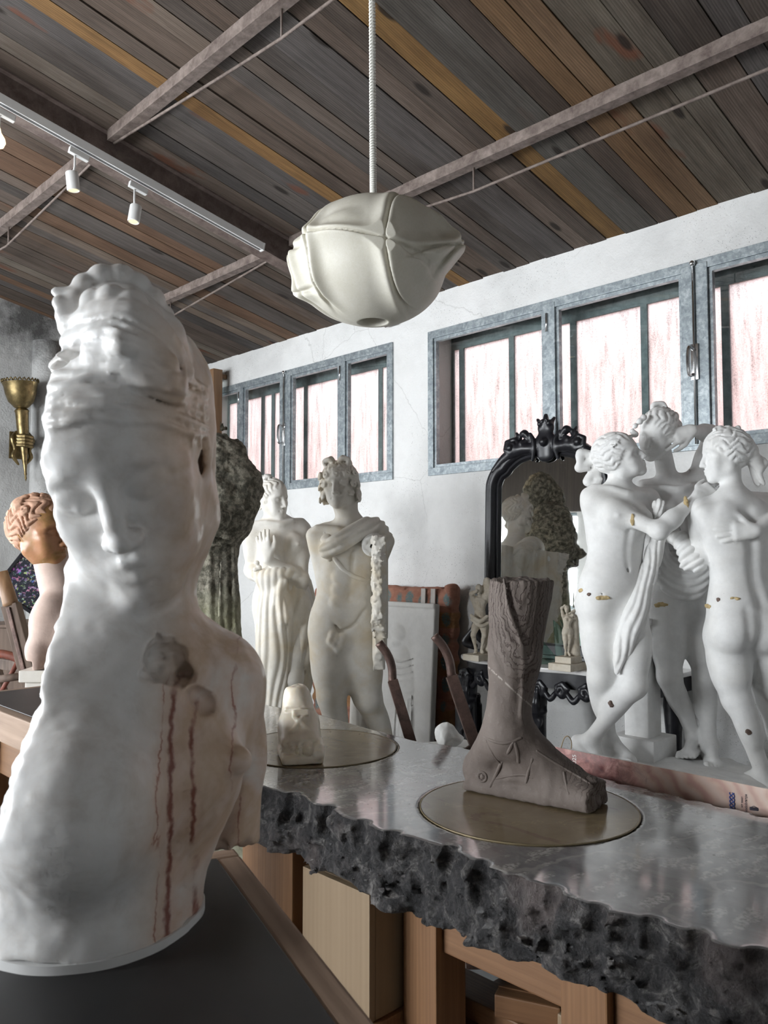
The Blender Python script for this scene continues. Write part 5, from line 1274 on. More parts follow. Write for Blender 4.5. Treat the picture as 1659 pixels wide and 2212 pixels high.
def build_female():
    d = 4.95; u = 1.0; org = P(605, 1640, d)
    e = empty('female_statue', W(org), YAW, 'white plaster woman clutching a cream drape, head turned over her shoulder', 'sculpture')
    S = Sculpt(); pel = P(610, 1300, d); che = P(602, 1178, d); rp = unit((-.96, -.28, 0)); rc = unit((-.93, -.36, .05))
    Rp, Rc = torso(S, pel, che, rp, rc, u)
    hd = P(589, 1078, d - .02); HR = basis(y=(.80, -.58, -.12), z=(.02, -.10, 1)); hs = .240
    nb = che + Rc @ V3(0, -.02, .14) * u
    neck(S, nb, hd + V3(-.01, .02, -.05), .052, .048, .04)
    sr, sl = P(546, 1164, d - .03), P(650, 1152, d + .05)
    for s_ in (sr, sl): S.cone(nb, s_, .045, .048, k=.06)
    el = P(652, 1254, d - .06); wr = P(578, 1208, d - .20)
    arm(S, sl, el, wr, u * 1.04); hand(S, wr, P(566, 1160, d - .20) - wr, (.3, .9, 0), -1, u, (.15, .2, .25, .3), .2)
    arm(S, sr, P(543, 1232, d + .0), P(560, 1250, d - .16), u); hand(S, P(560, 1250, d - .16), (.7, -.2, .2), (.2, 1, -.3), 1, u, (.7, .7, .8, .8))
    leg(S, P(590, 1322, d), P(585, 1450, d - .05), P(590, 1600, d - .02), u * 1.05, (-.1, -1, 0)); leg(S, P(640, 1325, d), P(632, 1465, d - .10), P(620, 1600, d + .02), u * 1.05, (0, -1, 0))
    foot(S, P(590, 1600, d - .02), (-.2, -1, 0), u); foot(S, P(620, 1600, d + .02), (.2, -1, 0), u)
    head(S, hd, HR, hs); hair_fn(S, hd, HR, hs, pole=(0, -1, .4), n=20, amp=.042, wav=.15)
    S.at(hd, HR, hs)
    for (x, y, z, r) in ((0, -.30, .42, .14), (0, -.42, .30, .13), (.06, -.18, .52, .09), (-.05, -.25, .55, .09)): S.ball((x, y, z), r, k=.03)
    curl(S, (0, -.15, .58), (0, .3, 1), .10, k=.01); curl(S, (.1, -.30, .55), (0, -.3, 1), .09, k=.01, seed=1); curl(S, (0, -.5, .35), (0, -1, .3), .1, k=.01)
    for j in range(4): curl(S, (.30 - .02 * j, .03 - .08 * j, -.06 - .06 * j), (1, .2, 0), .06, k=.01, seed=j)
    S.at((0, 0, 0))
    for a in ((555, 1216), (560, 1226), (552, 1230)): S.ball(P(*a, d - .17), .016, k=.008)
    o1 = sculpture('figure', S, P(525, 1670, d) - V3(.02, .32, .1), P(690, 1015, d) + V3(.02, .3, .05), .0058, org, MAT['cast_grey'], e)
    # drape gathered at the waist, open over the left thigh
    S = Sculpt(); S.at((0, 0, 0))
    S.chain([P(556, 1240, d - .14), P(575, 1250, d - .17), P(600, 1240, d - .17), P(630, 1236, d - .12)], [.035, .05, .045, .035], k=.03, sm=3)
    S.chain([P(590, 1255, d - .12), P(596, 1320, d - .14), P(592, 1400, d - .13), P(598, 1500, d - .08), P(600, 1590, d - .05)], [.075, .105, .105, .10, .11], k=.05, sm=3)
    S.chain([P(630, 1270, d - .02), P(645, 1340, d - .04), P(642, 1420, d - .06), P(634, 1470, d - .06)], [.085, .098, .085, .05], k=.04, sm=3)
    S.chain([P(655, 1260, d + .06), P(668, 1340, d + .06), P(660, 1430, d + .05), P(650, 1520, d + .04)], [.05, .07, .06, .05], k=.03, sm=3)
    S.chain([P(612, 1255, d - .19), P(600, 1290, d - .22), P(612, 1330, d - .23), P(604, 1362, d - .22)], [.022, .034, .034, .012], k=.015, sm=3)
    S.fn(lambda p: np.maximum(p[..., 2] - (P(630, 1480, d - .15)[2] + (p[..., 0] - P(630, 1480, d)[0]) * 1.1 + .01 * np.sin(p[..., 0] * 70)), np.maximum(P(619, 1480, d - .1)[0] - p[..., 0], p[..., 1] - (d - .03))), .004, 's')
    fx = P(600, 1255, d - .1)
    def fold(p, q):
        dz = np.clip((fx[2] - p[..., 2]) / .7, 0.05, 1.2); a = np.arctan2(p[..., 0] - fx[0] + .05 * dz, .30 + .0 * dz)
        return q - .012 * (np.abs(np.sin(a * 25 + 5 * (p[..., 1] - d) * 3 + 3.0 * vnoise(p * np.array([1, 1, .35]), 7, 2))) ** 1.25 - .5) * np.clip(dz * 5, .5, 1)
    S.disp(fold, .025)
    sculpture('drape', S, P(530, 1630, d) - V3(.02, .36, .05), P(700, 1210, d) + V3(.02, .3, .02), .0058, org, MAT['cast_cream'], e)
    zf = P(590, 1600, d)[2] - .085
    base_block(e, org, (org[0] - .22, d - .30, 0), (org[0] + .16, d + .26, zf), 'cast_grey')
    return e
build_female()

def build_saint():
    d = 4.0; org = P(440, 1720, d)
    e = empty('stone_saint', W(org), YAW, 'mossy weathered hooded stone saint with one raised hand', 'sculpture')
    S = Sculpt(); S.at((0, 0, 0)); m = .00229
    S.ell(P(440, 1060, d), (.26, .22, .25), k=.05); S.ell(P(430, 985, d), (.24, .17, .12), k=.06)
    S.ell(P(520, 1052, d - .02), (.105, .13, .13), k=.05); S.ell(P(500, 1110, d - .03), (.12, .15, .11), k=.05)
    S.cone(P(452, 1120, d), P(448, 1175, d), .20, .155, k=.06); S.cone(P(445, 1170, d), P(440, 1400, d), .150, .185, k=.03); S.cone(P(440, 1400, d), P(440, 1720, d), .185, .23, k=.03)
    S.cone(P(515, 1030, d - .02), P(490, 975, d - .03), .075, .05, k=.05); S.cone(P(488, 990, d - .03), P(484, 945, d - .03), .038, .032, k=.02)
    for i, x in enumerate((477, 482, 487, 491)): S.cone(P(x + 1, 945, d - .03 + .012 * i), P(x, 908 - 5 * (i in (1, 2)), d - .03 + .014 * i), .013, .010, k=.012)
    S.cone(P(490, 950, d + .02), P(497, 928, d + .05), .014, .011, k=.012)
    hc = P(398, 905, d); S.ell(hc, (.125, .15, .17), k=.05); S.ell(hc + V3(.03, -.06, -.03), (.09, .10, .13), k=.05); S.cone(hc - V3(0, 0, .12), P(420, 1000, d), .09, .12, k=.06)
    S.ell(hc + V3(-.01, .05, .02), (.14, .15, .185), k=.03)
    S.cone(P(400, 1080, d - .12), P(470, 1120, d - .22), .06, .06, k=.04)
    for i in range(6): S.chain([P(392 + 6 * i, 1085 + 3 * i, d - .21), P(430 + 4 * i, 1130 + 4 * i, d - .22), P(490 + 3 * i, 1125 + 8 * i, d - .17)], [.008, .014, .008], k=.012, sm=3)
    S.chain([P(400, 1165, d - .14), P(445, 1172, d - .165), P(500, 1166, d - .13)], .022, k=.02, sm=3)
    for i in range(7): S.cone(P(402 + 17 * i, 1185, d - .14 + .02 * abs(i - 3)), P(398 + 19 * i, 1700, d - .215 + .02 * abs(i - 3)), .014, .026, k=.02)
    S.chain([P(478, 1180, d - .17), P(476, 1260, d - .175), P(474, 1330, d - .18)], .008, k=.006, sm=2)
    S.disp(lambda p, q: q + (.006 + .010 * np.clip((p[..., 2] - 1.5) / .2, 0, 1)) * fbm(p, 13, 4, 3) + .005 * np.abs(vnoise(p, 50, 9)), .05)
    sculpture('figure', S, P(310, 1740, d) - V3(0, .32, .03), P(570, 800, d) + V3(.03, .3, .05), .0080, org, MAT['moss_stone'], e)
    base_block(e, org, (org[0] - .26, d - .26, 0), (org[0] + .26, d + .26, org[2] + .02), 'moss_stone')
    # small dark book held against the chest
    bk = P(425, 1140, d - .24)
    MAT['leather'] = M_plain('dark_red_brown_leather', (0.07, 0.025, 0.018), 0.5)
    box('book', (-.045, -.02, -.065), (.045, .02, .065), MAT['leather'], e, .004, loc=Vector(bk - org), rot=(.1, -.15, .2))
    return e
build_saint()

MAT['pink_cast'] = M_plaster_cast('pink_tinted_plaster', (0.68, 0.52, 0.45), (0.52, 0.36, 0.28), 0.4, 0.7, 0.6, 2.0)
def M_wax():
    t = NT('ochre_red_wax_face'); c = t.coord('Object'); n = t.noise(c, 9, 6, 0.6, 0.5); n2 = t.noise(c, 45, 5)
    col = t.ramp(n, [(0.35, (0.46, 0.21, 0.10)), (0.5, (0.50, 0.24, 0.12)), (0.62, (0.36, 0.20, 0.07)), (0.75, (0.55, 0.26, 0.16))])
    col = t.mix(t.ramp(n2, [(0.6, 0.0), (0.75, 0.4)]), col, (0.62, 0.42, 0.30)); t.base(col).par(Roughness=0.38); t.bump(n2, .15, .003); return t.m
MAT['wax'] = M_wax(); MAT['terracotta'] = M_plaster_cast('pale_terracotta', (0.60, 0.36, 0.25), (0.48, 0.26, 0.15), 0.4, 0.7, 0.5, 2.0)
def build_pink_bust():
    d = 2.80; org = P(125, 1440, d); hs = .245
    e = empty('portrait_bust', W(org), YAW, 'tinted plaster bust of a curly haired man with an ochre red face', 'sculpture')
    S = Sculpt(); hd = P(88, 1152, d); HR = basis(y=(.93, -.33, .06), z=(-.04, .0, 1))
    head(S, hd, HR, hs, male=True)
    S2 = Sculpt(); S2.at(hd, HR, hs)
    hair_fn(S2, hd, HR, hs, pole=(0, -.9, .6), n=20, amp=.045, wav=.2, wm=7, grow=(.355, .455, .41), fr=.33)
    S2.at(hd, HR, hs); rr = random.Random(8)
    for i in range(34):
        a = rr.uniform(-2.6, 2.6); t = rr.uniform(0, 1)
        n_ = unit((math.cos(a) * .9, -.1 - .5 * t + .35 * (1 - t), .2 + .8 * math.sin(t * 1.6))); c = V3(0, -.07, .13) + n_ * V3(.36, .46, .42)
        if c[1] > .3 and c[2] < .3: continue
        if abs(c[0]) > .2 and c[2] < -.02 and c[1] > -.15: continue
        curl(S2, c, n_, .07, k=.012, seed=i)
    me_o = sculpture('head', S, hd - .2, hd + .2, .0036, org, MAT['wax'], e); sculpture('hair', S2, hd - .22, hd + .22, .0036, org, MAT['terracotta'], e)
    S = Sculpt(); S.at((0, 0, 0)); nb = P(118, 1290, d)
    S.cone(hd + V3(.03, .01, -.07), nb + V3(.02, 0, .02), .060, .066, k=.02); S.ell(P(150, 1350, d), (.130, .10, .085), k=.05); S.cone(P(130, 1320, d - .02), P(100, 1335, d - .06), .055, .045, k=.04)
    S.cone(P(108, 1312, d - .06), P(82, 1405, d - .07), .043, .037, k=.03); S.cone(P(80, 1400, d - .07), P(78, 1440, d - .07), .034, .030, k=.02); S.cone(P(140, 1380, d), P(140, 1440, d), .085, .07, k=.03)
    S.fn(lambda p: P(80, 1420, d)[2] + .004 * fbm(p, 40, 2) - p[..., 2] + 10 * (p[..., 0] > P(97, 1400, d)[0]) * -1.0, .002, 'i')
    S.fn(lambda p: org[2] + .001 - p[..., 2], .002, 'i')
    sculpture('shoulders', S, P(40, 1450, d) - V3(.02, .22, .0), P(250, 1190, d) + V3(.02, .2, 0), .0048, org, MAT['pink_cast'], e)
    zt = org[2]
    p = empty('bust_stand', (*W((org[0] + .01, d, 0))[:2], 0), YAW, 'tall narrow grey stand under the curly haired tinted bust', 'stand')
    box('shaft', (-.085, -.085, .05), (.085, .085, zt - .04), MAT['cast_grey'], p, .004); box('cap', (-.10, -.10, zt - .039), (.10, .10, zt), MAT['cast_grey'], p, .004); box('foot', (-.13, -.13, 0), (.13, .13, .049), MAT['cast_grey'], p, .004)
build_pink_bust()

# ------------------------------------------------------------------ sandalled stone leg and alabaster foot on the slab
def M_layered():
    t = NT('layered_brown_stone'); c = t.coord('Object'); x, y, z = t.xyz(c)
    cm = t.coord('Object', (1.0, 0.55, 0.30), (0, 0, 0), (-.030, 0.0, -.168))
    wv = t.n('TexWave'); wv.wave_type = 'RINGS'; wv.rings_direction = 'SPHERICAL'; t.set(wv.inputs['Vector'], t.mix(0.05, cm, t.noise(c, 14, 5, 0.6, out='Color')))
    wv.inputs['Scale'].default_value = 46; wv.inputs['Distortion'].default_value = 2.2; wv.inputs['Detail'].default_value = 3; wv.inputs['Detail Scale'].default_value = 1.5
    n1 = t.noise(c, 11, 7, 0.6); n2 = t.noise(c, 110, 4, 0.6)
    col = t.ramp(n1, [(0.3, (0.120, 0.095, 0.082)), (0.6, (0.152, 0.124, 0.108)), (0.8, (0.19, 0.158, 0.138))])
    band = t.ramp(wv.outputs['Fac'], [(0.0, 1.0), (0.28, 0.0)])
    up = t.ramp(t.math('ADD', z, t.math('MULTIPLY', x, 1.8)), [(0.22, 0.0), (0.30, 1.0)])
    b2 = t.math('MULTIPLY', band, up)
    col = t.mix(t.math('MULTIPLY', b2, 0.8), col, (0.040, 0.024, 0.020))
    col = t.mix(t.math('MULTIPLY', t.ramp(n2, [(0.6, 0.0), (0.75, 1.0)]), 0.25), col, (0.30, 0.27, 0.25))
    cr = t.ramp(t.math('ABSOLUTE', t.math('SUBTRACT', t.math('ADD', z, t.math('MULTIPLY', x, 0.9)), 0.235)), [(0.0, 1.0), (0.0012, 0.0)])
    col = t.mix(t.math('MULTIPLY', cr, t.ramp(n2, [(0.45, 0.0), (0.5, 0.8)])), col, (0.42, 0.38, 0.34))
    t.base(col).par(Roughness=0.78)
    t.bump(t.mix(0.5, n2, t.math('SUBTRACT', 1.0, b2)), 0.45, 0.006); return t.m
MAT['layered'] = M_layered()

def build_leg():
    z0 = SLAB_Z + .0030; heel = Cf(onZ(1046, 1700, z0)); toe = Cf(onZ(1312, 1750, z0)); ax = unit(toe - heel); sd = V3(-ax[1], ax[0], 0); org = Cf(onZ(1120, 1725, z0)); org[2] = z0
    L = np.linalg.norm(toe - heel)
    e = empty('leg_sculpture', W(org), YAW, 'brown layered stone lower leg with a carved sandal on the slab', 'sculpture')
    S = Sculpt(); S.at((0, 0, 0)); up = V3(0, 0, 1)
    def Q(a, s, h): return heel + ax * a + sd * s + up * h
    top = P(1128, 1268, 1.90); an = P(1092, 1588, 1.885); mid = P(1112, 1420, 1.895)
    # shank: flattened round section
    S.cone(an, mid, .048, .056, k=.03); S.cone(mid, top + V3(.004, 0, .05), .056, .078, k=.03); S.cone(lerp(mid, top, .2) + V3(-.006, .03, 0), lerp(mid, top, .8) + V3(-.008, .03, 0), .045, .055, k=.03)
    # foot
    S.cone(Q(-.005, 0, .046), an + V3(-.005, 0, .0), .045, .046, k=.03); S.ball(Q(.0, 0, .040), .043, k=.02)
    S.cone(an + ax * .02, Q(.20, 0, .048), .050, .040, k=.03); S.cone(Q(.10, 0, .05), Q(.262, 0, .034), .052, .034, k=.03)
    for s_ in (-.028, .0, .028): S.cone(Q(.02, s_ * .8, .028), Q(.275, s_ * 1.25, .026), .030, .026, k=.02)
    S.box(Q(.128, 0, .010), (.158, .056, .011), basis(x=ax, z=up), rnd=.008, k=.012)
    # right-hand facet, flat cut top, broken toes, flat sole
    nf = unit((.80, -.60, -.10)); pf = P(1172, 1340, 1.84)
    S.fn(lambda p: (p - pf) @ nf + .002 * vnoise(p, 40, 2) - np.clip((1.09 - p[..., 2]) * 1.6, 0, 1), .008, 'i')
    S.fn(lambda p: p[..., 2] - (P(1128, 1252, 1.90)[2] + .05 * (p[..., 1] - 1.9) + .004 * fbm(p, 30, 3, 1)), .002, 'i')
    S.fn(lambda p: (p - Q(.282, 0, 0)) @ ax + .010 * fbm(p, 34, 3, 4), .003, 'i')
    S.fn(lambda p: z0 + .0005 - p[..., 2], 0, 'i')
    # ridges of the layers on the shin, gash above the sole
    S.chain([P(1088, 1250, 1.835), P(1100, 1320, 1.832), P(1128, 1400, 1.835), P(1128, 1500, 1.84), P(1122, 1590, 1.838)], [.002, .004, .005, .005, .004], k=.008, sm=3)
    S.chain([Q(.07, -.058, .030), Q(.12, -.062, .036), Q(.165, -.062, .030)], [.004, .010, .004], k=.006, op='s', sm=3)
    S.disp(lambda p, q: q + .0018 * fbm(p * V3(1, 1, .5), 38, 3, 6) + .0010 * np.sin(np.sqrt(((p[..., 0] - top[0] + .02) * 1.0) ** 2 + ((p[..., 2] - top[2]) * .3) ** 2) * 420) * np.clip((p[..., 2] - 1.1) * 8, 0, 1), .006)
    o1 = sculpture('leg', S, P(1000, 1800, 1.85) - V3(.04, .22, .0) * 1, P(1350, 1225, 1.85) + V3(.06, .22, .02), .0036, org, MAT['layered'], e)
    def strap(path, r, nm='sandal_strap'):
        S = Sculpt(); S.at((0, 0, 0)); pts = [h[0] - h[1] * r * .5 for h in (surf(x, y, [(o1, org)]) for x, y in path) if h is not None]
        if len(pts) < 2: return
        S.chain(pts, r, k=0, sm=3); sculpture(nm, S, np.min(pts, 0) - .02, np.max(pts, 0) + .02, .0026, org, MAT['layered'], e)
    strap([(1046, 1592), (1062, 1600), (1085, 1606), (1108, 1602), (1125, 1594)], .0042); strap([(1050, 1600), (1062, 1625), (1074, 1642), (1082, 1650)], .0040); strap([(1108, 1604), (1098, 1625), (1082, 1650), (1068, 1680), (1058, 1698)], .0048)
    strap([(1112, 1606), (1118, 1625), (1120, 1646)], .0052); strap([(1072, 1682), (1100, 1676), (1130, 1674), (1150, 1680)], .0034); strap([(1150, 1640), (1142, 1665), (1136, 1690)], .0042); strap([(1218, 1668), (1222, 1690), (1228, 1715)], .0036); strap([(1160, 1622), (1195, 1645), (1235, 1668), (1275, 1692)], .0036)
    h = surf(1042, 1678, [(o1, org)])
    if h is not None:
        S = Sculpt(); c = h[0]; S.fn(lambda p: np.sqrt((np.sqrt(np.maximum(np.sum((p - c) ** 2, -1) - ((p - c) @ h[1]) ** 2, 0)) - .0105) ** 2 + ((p - c) @ h[1]) ** 2) - .003, 0); S.ell(c, (.006, .004, .006), basis(y=h[1], z=(0, 0, 1)), k=.002)
        sculpture('boss', S, c - .025, c + .025, .0020, org, MAT['layered'], e)
build_leg()
def M_alabaster_cream():
    t = NT('cream_alabaster'); c = t.coord('Object'); n = t.noise(c, 14, 6, 0.6, 0.6)
    t.base(t.ramp(n, [(0.3, (0.74, 0.66, 0.53)), (0.6, (0.83, 0.76, 0.64)), (0.8, (0.87, 0.83, 0.74))])).par(Roughness=0.4)
    b = t.bsdf.inputs; b['Subsurface Weight'].default_value = 0.5; b['Subsurface Radius'].default_value = (1.0, 0.75, 0.5); b['Subsurface Scale'].default_value = 0.012
    t.bump(t.noise(c, 60, 4), .08, .003); return t.m
MAT['alabaster_foot'] = M_alabaster_cream()
def build_foot():
    z0 = SLAB_Z + .0022; org = Cf(onZ(648, 1638, z0)); org[2] = z0; d = org[1]
    e = empty('foot_sculpture', W(org), YAW, 'small glowing cream alabaster foot fragment standing on the far disc', 'sculpture')
    S = Sculpt(); S.at(org, basis(y=(.22, -.97, 0), z=(0, 0, 1)), 1.0)
    # y = towards the toes, x = right
    S.box((0, .0, .012), (.056, .078, .013), rnd=.01, k=.006)
    S.cone((0, -.055, .14), (-.004, .02, .045), .038, .044, k=.02); S.cone((.005, -.05, .165), (0, -.03, .06), .034, .046, k=.02); S.cone((-.02, -.02, .09), (-.024, .03, .04), .034, .028, k=.02); S.cone((.02, -.02, .09), (.022, .03, .04), .034, .028, k=.02)
    S.ell((0, -.05, .06), (.052, .04, .06), k=.03)
    for i, (x, L, r) in enumerate(((-.040, .020, .0180), (-.013, .022, .0140), (.009, .018, .0130), (.028, .012, .0120), (.044, .004, .0105))):
        b = V3(x, .052 - .004 * i, .042 - (.008 if i == 0 else 0)); S.chain([b - V3(0, .018, -.012), b + V3(0, L * .6, .004), b + V3(0, L, -.008)], [r, r, r * .92], k=.003)
        S.ell(b + V3(0, L + r * .75, .002), (r * .55, .003, .005), k=.002)
    for pts in ([(-.050, .010, .062), (-.018, .034, .084), (.005, .026, .105), (.02, .018, .120)], [(.052, .010, .060), (.024, .034, .082), (.005, .026, .105), (-.015, .012, .120)], [(-.050, .035, .050), (-.01, .058, .062), (.050, .040, .052)], [(-.036, -.01, .130), (0, .006, .132), (.036, -.01, .130)]):
        S.chain(pts, [.004, .006, .006, .004][:len(pts)], k=.005, sm=3)
    S.box((0, .012, .122), (.022, .010, .009), euler_R(35, 0, 0), rnd=.002, k=.003)
    S.at((0, 0, 0)); S.fn(lambda p: z0 + .0005 - p[..., 2], 0, 'i')
    zt = org[2] + .190
    S.fn(lambda p: p[..., 2] - zt + .05 * np.abs(p[..., 0] - org[0] - .004) * 4 * .5 + .006 * fbm(p, 40, 2, 3), .004, 'i')
    S.disp(lambda p, q: q + .0006 * fbm(p, 70, 2, 8), .003)
    sculpture('foot', S, org - V3(.09, .13, .005), org + V3(.09, .13, .23), .0027, org, MAT['alabaster_foot'], e)
build_foot()

# ------------------------------------------------------------------ hanging cocoon lamp and spotlights
def M_cocoon():
    t = NT('cream_cocoon_shade'); c = t.coord('Object'); n = t.noise(c, 9, 6, 0.6); f_ = t.noise(c, 90, 5, 0.7, 1.5)
    col = t.mix(0.35, t.ramp(n, [(0.3, (0.76, 0.73, 0.62)), (0.6, (0.84, 0.81, 0.72)), (0.8, (0.88, 0.86, 0.79))]), t.ramp(f_, [(0.3, (0.70, 0.66, 0.54)), (0.7, (0.90, 0.88, 0.82))]))
    t.base(col).par(Roughness=0.5); tr = t.n('BsdfTranslucent'); t.set(tr.inputs[0], col); mx = t.n('MixShader'); mx.inputs[0].default_value = 0.25
    t.t.links.new(t.bsdf.outputs[0], mx.inputs[1]); t.t.links.new(tr.outputs[0], mx.inputs[2]); t.t.links.new(mx.outputs[0], t.out.inputs[0]); t.bump(f_, .12, .003); return t.m
MAT['cocoon'] = M_cocoon()
MAT['wire'] = M_plain('white_wire', (0.72, 0.71, 0.66), 0.4, 0.0, 0.05)
def build_lamp():
    d = 2.90; org = P(806, 567, d); e = empty('hanging_lamp', W(org), YAW, 'cream cocoon hanging lamp with bulging fins on a coiled cord', 'lamp')
    S = Sculpt(); S.at((0, 0, 0)); m = d / FPX
    A, Bz = .262, .224
    def body(p):
        q = p - org; ph = np.arctan2(q[..., 0], -q[..., 1]); sag = 1 - .016 * np.abs(np.sin(3.5 * (ph + .07))) ** .8 * np.clip(1.1 - np.abs(q[..., 2] + .0) / .30, 0, 1)
        r = np.hypot(q[..., 0], q[..., 1]) / (A * sag); zz = q[..., 2] / Bz; k0 = np.sqrt(r * r + np.abs(zz) ** 2.3)
        return (k0 - 1) * .19
    S.fn(body, .02)
    S.cone(org + V3(0, 0, .14), org + V3(-.003, 0, .222), .10, .012, k=.06)
    def disc(px, py, dd, r, nrm, up, th=.009, k=.075):
        c = P(px, py, d + dd); S.ell(c, (r[0], th, r[1]), basis(y=nrm, z=up), k=k)
    disc(752, 524, -.195, (.082, .062), (.22, -.15, .95), (0, -1, .1)); disc(752, 502, -.175, (.074, .075), (.0, -.45, .9), (0, -1, .5), .03, .03)
    disc(856, 535, -.195, (.055, .085), (.93, -.35, 0), (0, 0, 1)); disc(882, 530, -.165, (.050, .085), (.45, -.88, .0), (0, 0, 1), .03, .02)
    disc(940, 545, -.06, (.070, .055), (.10, .25, -.95), (.9, -.3, .2)); disc(938, 515, .0, (.065, .045), (.5, .5, .75), (.8, 0, -.5), .009, .07); disc(944, 562, .02, (.070, .035), (.6, .3, -.7), (.7, 0, .7), .009, .07)
    disc(664, 592, -.02, (.042, .055), (.55, -.75, .2), (-.6, -.3, .7)); disc(660, 622, .02, (.046, .040), (-.3, -.4, .85), (-.9, 0, -.3), .009, .06); disc(690, 560, -.14, (.045, .085), (.80, -.55, .1), (0, 0, 1), .009, .05)
    S.fn(lambda p: np.maximum(np.hypot(p[..., 0] - org[0], p[..., 1] - org[1]) - .056, p[..., 2] - org[2] + .12), .004, 's')
    S.disp(lambda p, q: np.abs(q + .006) - .009, .07)
    sculpture('shade', S, org - V3(.34, .30, .26), org + V3(.34, .30, .25), .0040, org, MAT['cocoon'], e)
    bm = bmesh.new(); bm_tube(bm, [(.056 * math.cos(a), .056 * math.sin(a), -.206) for a in np.linspace(0, 2 * math.pi, 40, endpoint=False)], .003, 6, closed=True); obj('rim_wire', bm, MAT['wire'], e)
    for k in range(7):
        ph = 2 * math.pi * k / 7 - .07; pts = []
        for a in np.linspace(-1.25, 1.42, 22): pts.append((1.004 * A * math.cos(a) * math.sin(ph), -1.004 * A * math.cos(a) * math.cos(ph), Bz * 1.0 * np.sign(math.sin(a)) * abs(math.sin(a)) ** .87))
        bm = bmesh.new(); bm_tube(bm, pts, .0022, 5); obj('rib_wire', bm, MAT['cocoon'], e)
    z1 = .225; z2 = ceil_z(W(org)[1]) - org[2] - .06; H = z2 - z1 - .03; n = 88; pts = []
    for i in range(n * 9):
        t = i / (n * 9 - 1); s_ = (t ** 1.25); a = 2 * math.pi * n * t; pts.append((.0095 * math.cos(a) - .006 * s_, .0095 * math.sin(a), z1 + .03 + H * s_))
    bm = bmesh.new(); bm_tube(bm, pts, .0042, 6); obj('coiled_cord', bm, MAT['wire'], e)
    bm = bmesh.new(); bm_tube(bm, spline([(.0, 0, z1 - .012), (.012, 0, z1 + .004), (.013, 0, z1 + .022), (.0, 0, z1 + .032), (-.010, 0, z1 + .022)], 6), .003, 6); obj('hook', bm, MAT['wire'], e)
    bm = bmesh.new(); bm_lathe(bm, [(.0, z2 - .005), (.03, z2 - .002), (.035, z2 + .05), (.0, z2 + .052)], 16, cap=False); obj('ceiling_rose', bm, MAT['wire'], e)
build_lamp()
def M_emit(name, col, st):
    t = NT(name); em = t.n('Emission'); em.inputs[0].default_value = (*col, 1); em.inputs[1].default_value = st; t.t.links.new(em.outputs[0], t.out.inputs[0]); return t.m
MAT['bulb'] = M_emit('warm_led', (1.0, 0.70, 0.30), 1.6); MAT['bulb_glass'] = M_emit('warm_filament_bulb', (1.0, 0.74, 0.42), 1.7)
MAT['track_dark'] = M_plain('dark_slot', (0.10, 0.10, 0.10), 0.6)
def build_track():
    ya, yb = -1.0, 2.985; e = empty('spotlight_track', (-4.195, (ya + yb) / 2, ceil_z((ya + yb) / 2) - .20), 0, 'white spotlight track hanging along the rusty beam', 'track light')
    M = Matrix.Rotation(-SL, 4, 'X'); h = (yb - ya) / 2 / math.cos(SL)
    box('rail', (-.018, -h, -.018), (.018, h, .030), MAT['white_metal'], e, .002, M=M); box('slot', (-.009, -h + .01, -.0195), (.009, h - .01, -.0185), MAT['track_dark'], e, M=M); box('end_cap', (-.019, h, -.02), (.019, h + .012, .031), MAT['white_metal'], e, .002, M=M)
    return e
build_track()
def spot(ap, cp, label, bulb=False, tilt=.12):
    A = onX(*ap, -4.19); C = onX(*cp, -4.175); e = empty('track_spotlight', A, 0, label, 'spotlight', 'spotlights on the track')
    c = C - A
    box('adapter', (-.014, -.055, -.012), (.014, .055, .022), MAT['white_metal'], e, .004, rot=(-SL, 0, 0))
    bm = bmesh.new(); bm_tube(bm, [(0, -.02, -.005), (0, -.02, c[2] * .45), (c[0], c[1] + .0, c[2] + .03)], .0065, 8); obj('arm', bm, MAT['white_metal'], e)
    Mt = Matrix.Translation(c) @ Matrix.Rotation(tilt, 4, 'X')
    if bulb:
        bm = bmesh.new(); bm_lathe(bm, [(.0, .055), (.016, .052), (.018, .03), (.032, .0), (.034, -.02), (.022, -.042), (.0, -.05)], 18, Mt, cap=False); obj('globe_bulb', bm, MAT['bulb_glass'], e)
    else:
        bm = bmesh.new(); bm_lathe(bm, [(.0, .050), (.030, .049), (.033, .044), (.033, -.046), (.030, -.050), (.026, -.048), (.024, -.030)], 24, Mt, cap=False); shade(obj('can', bm, MAT['white_metal'], e), 35)
        bm = bmesh.new(); bm_lathe(bm, [(.0, -.0475), (.0285, -.0475)], 24, Mt, cap=False); obj('lens', bm, MAT['bulb'], e)
        l = bpy.data.lights.new('spot_glow', 'SPOT'); l.energy = 14; l.color = (1, .80, .52); l.spot_size = 1.1; l.shadow_soft_size = .02
        o = bpy.data.objects.new('spot_glow', l); link(o, e); o.location = Mt @ Vector((0, 0, -.055)); o.rotation_euler = (tilt, 0, 0)
spot((170, 335), (157, 392), 'white can spotlight switched on, in the middle of the track'); spot((298, 408), (291, 462), 'white can spotlight nearest the end of the track', tilt=-.15); spot((8, 248), (-4, 300), 'glowing round bulb on the track at the left edge', True)

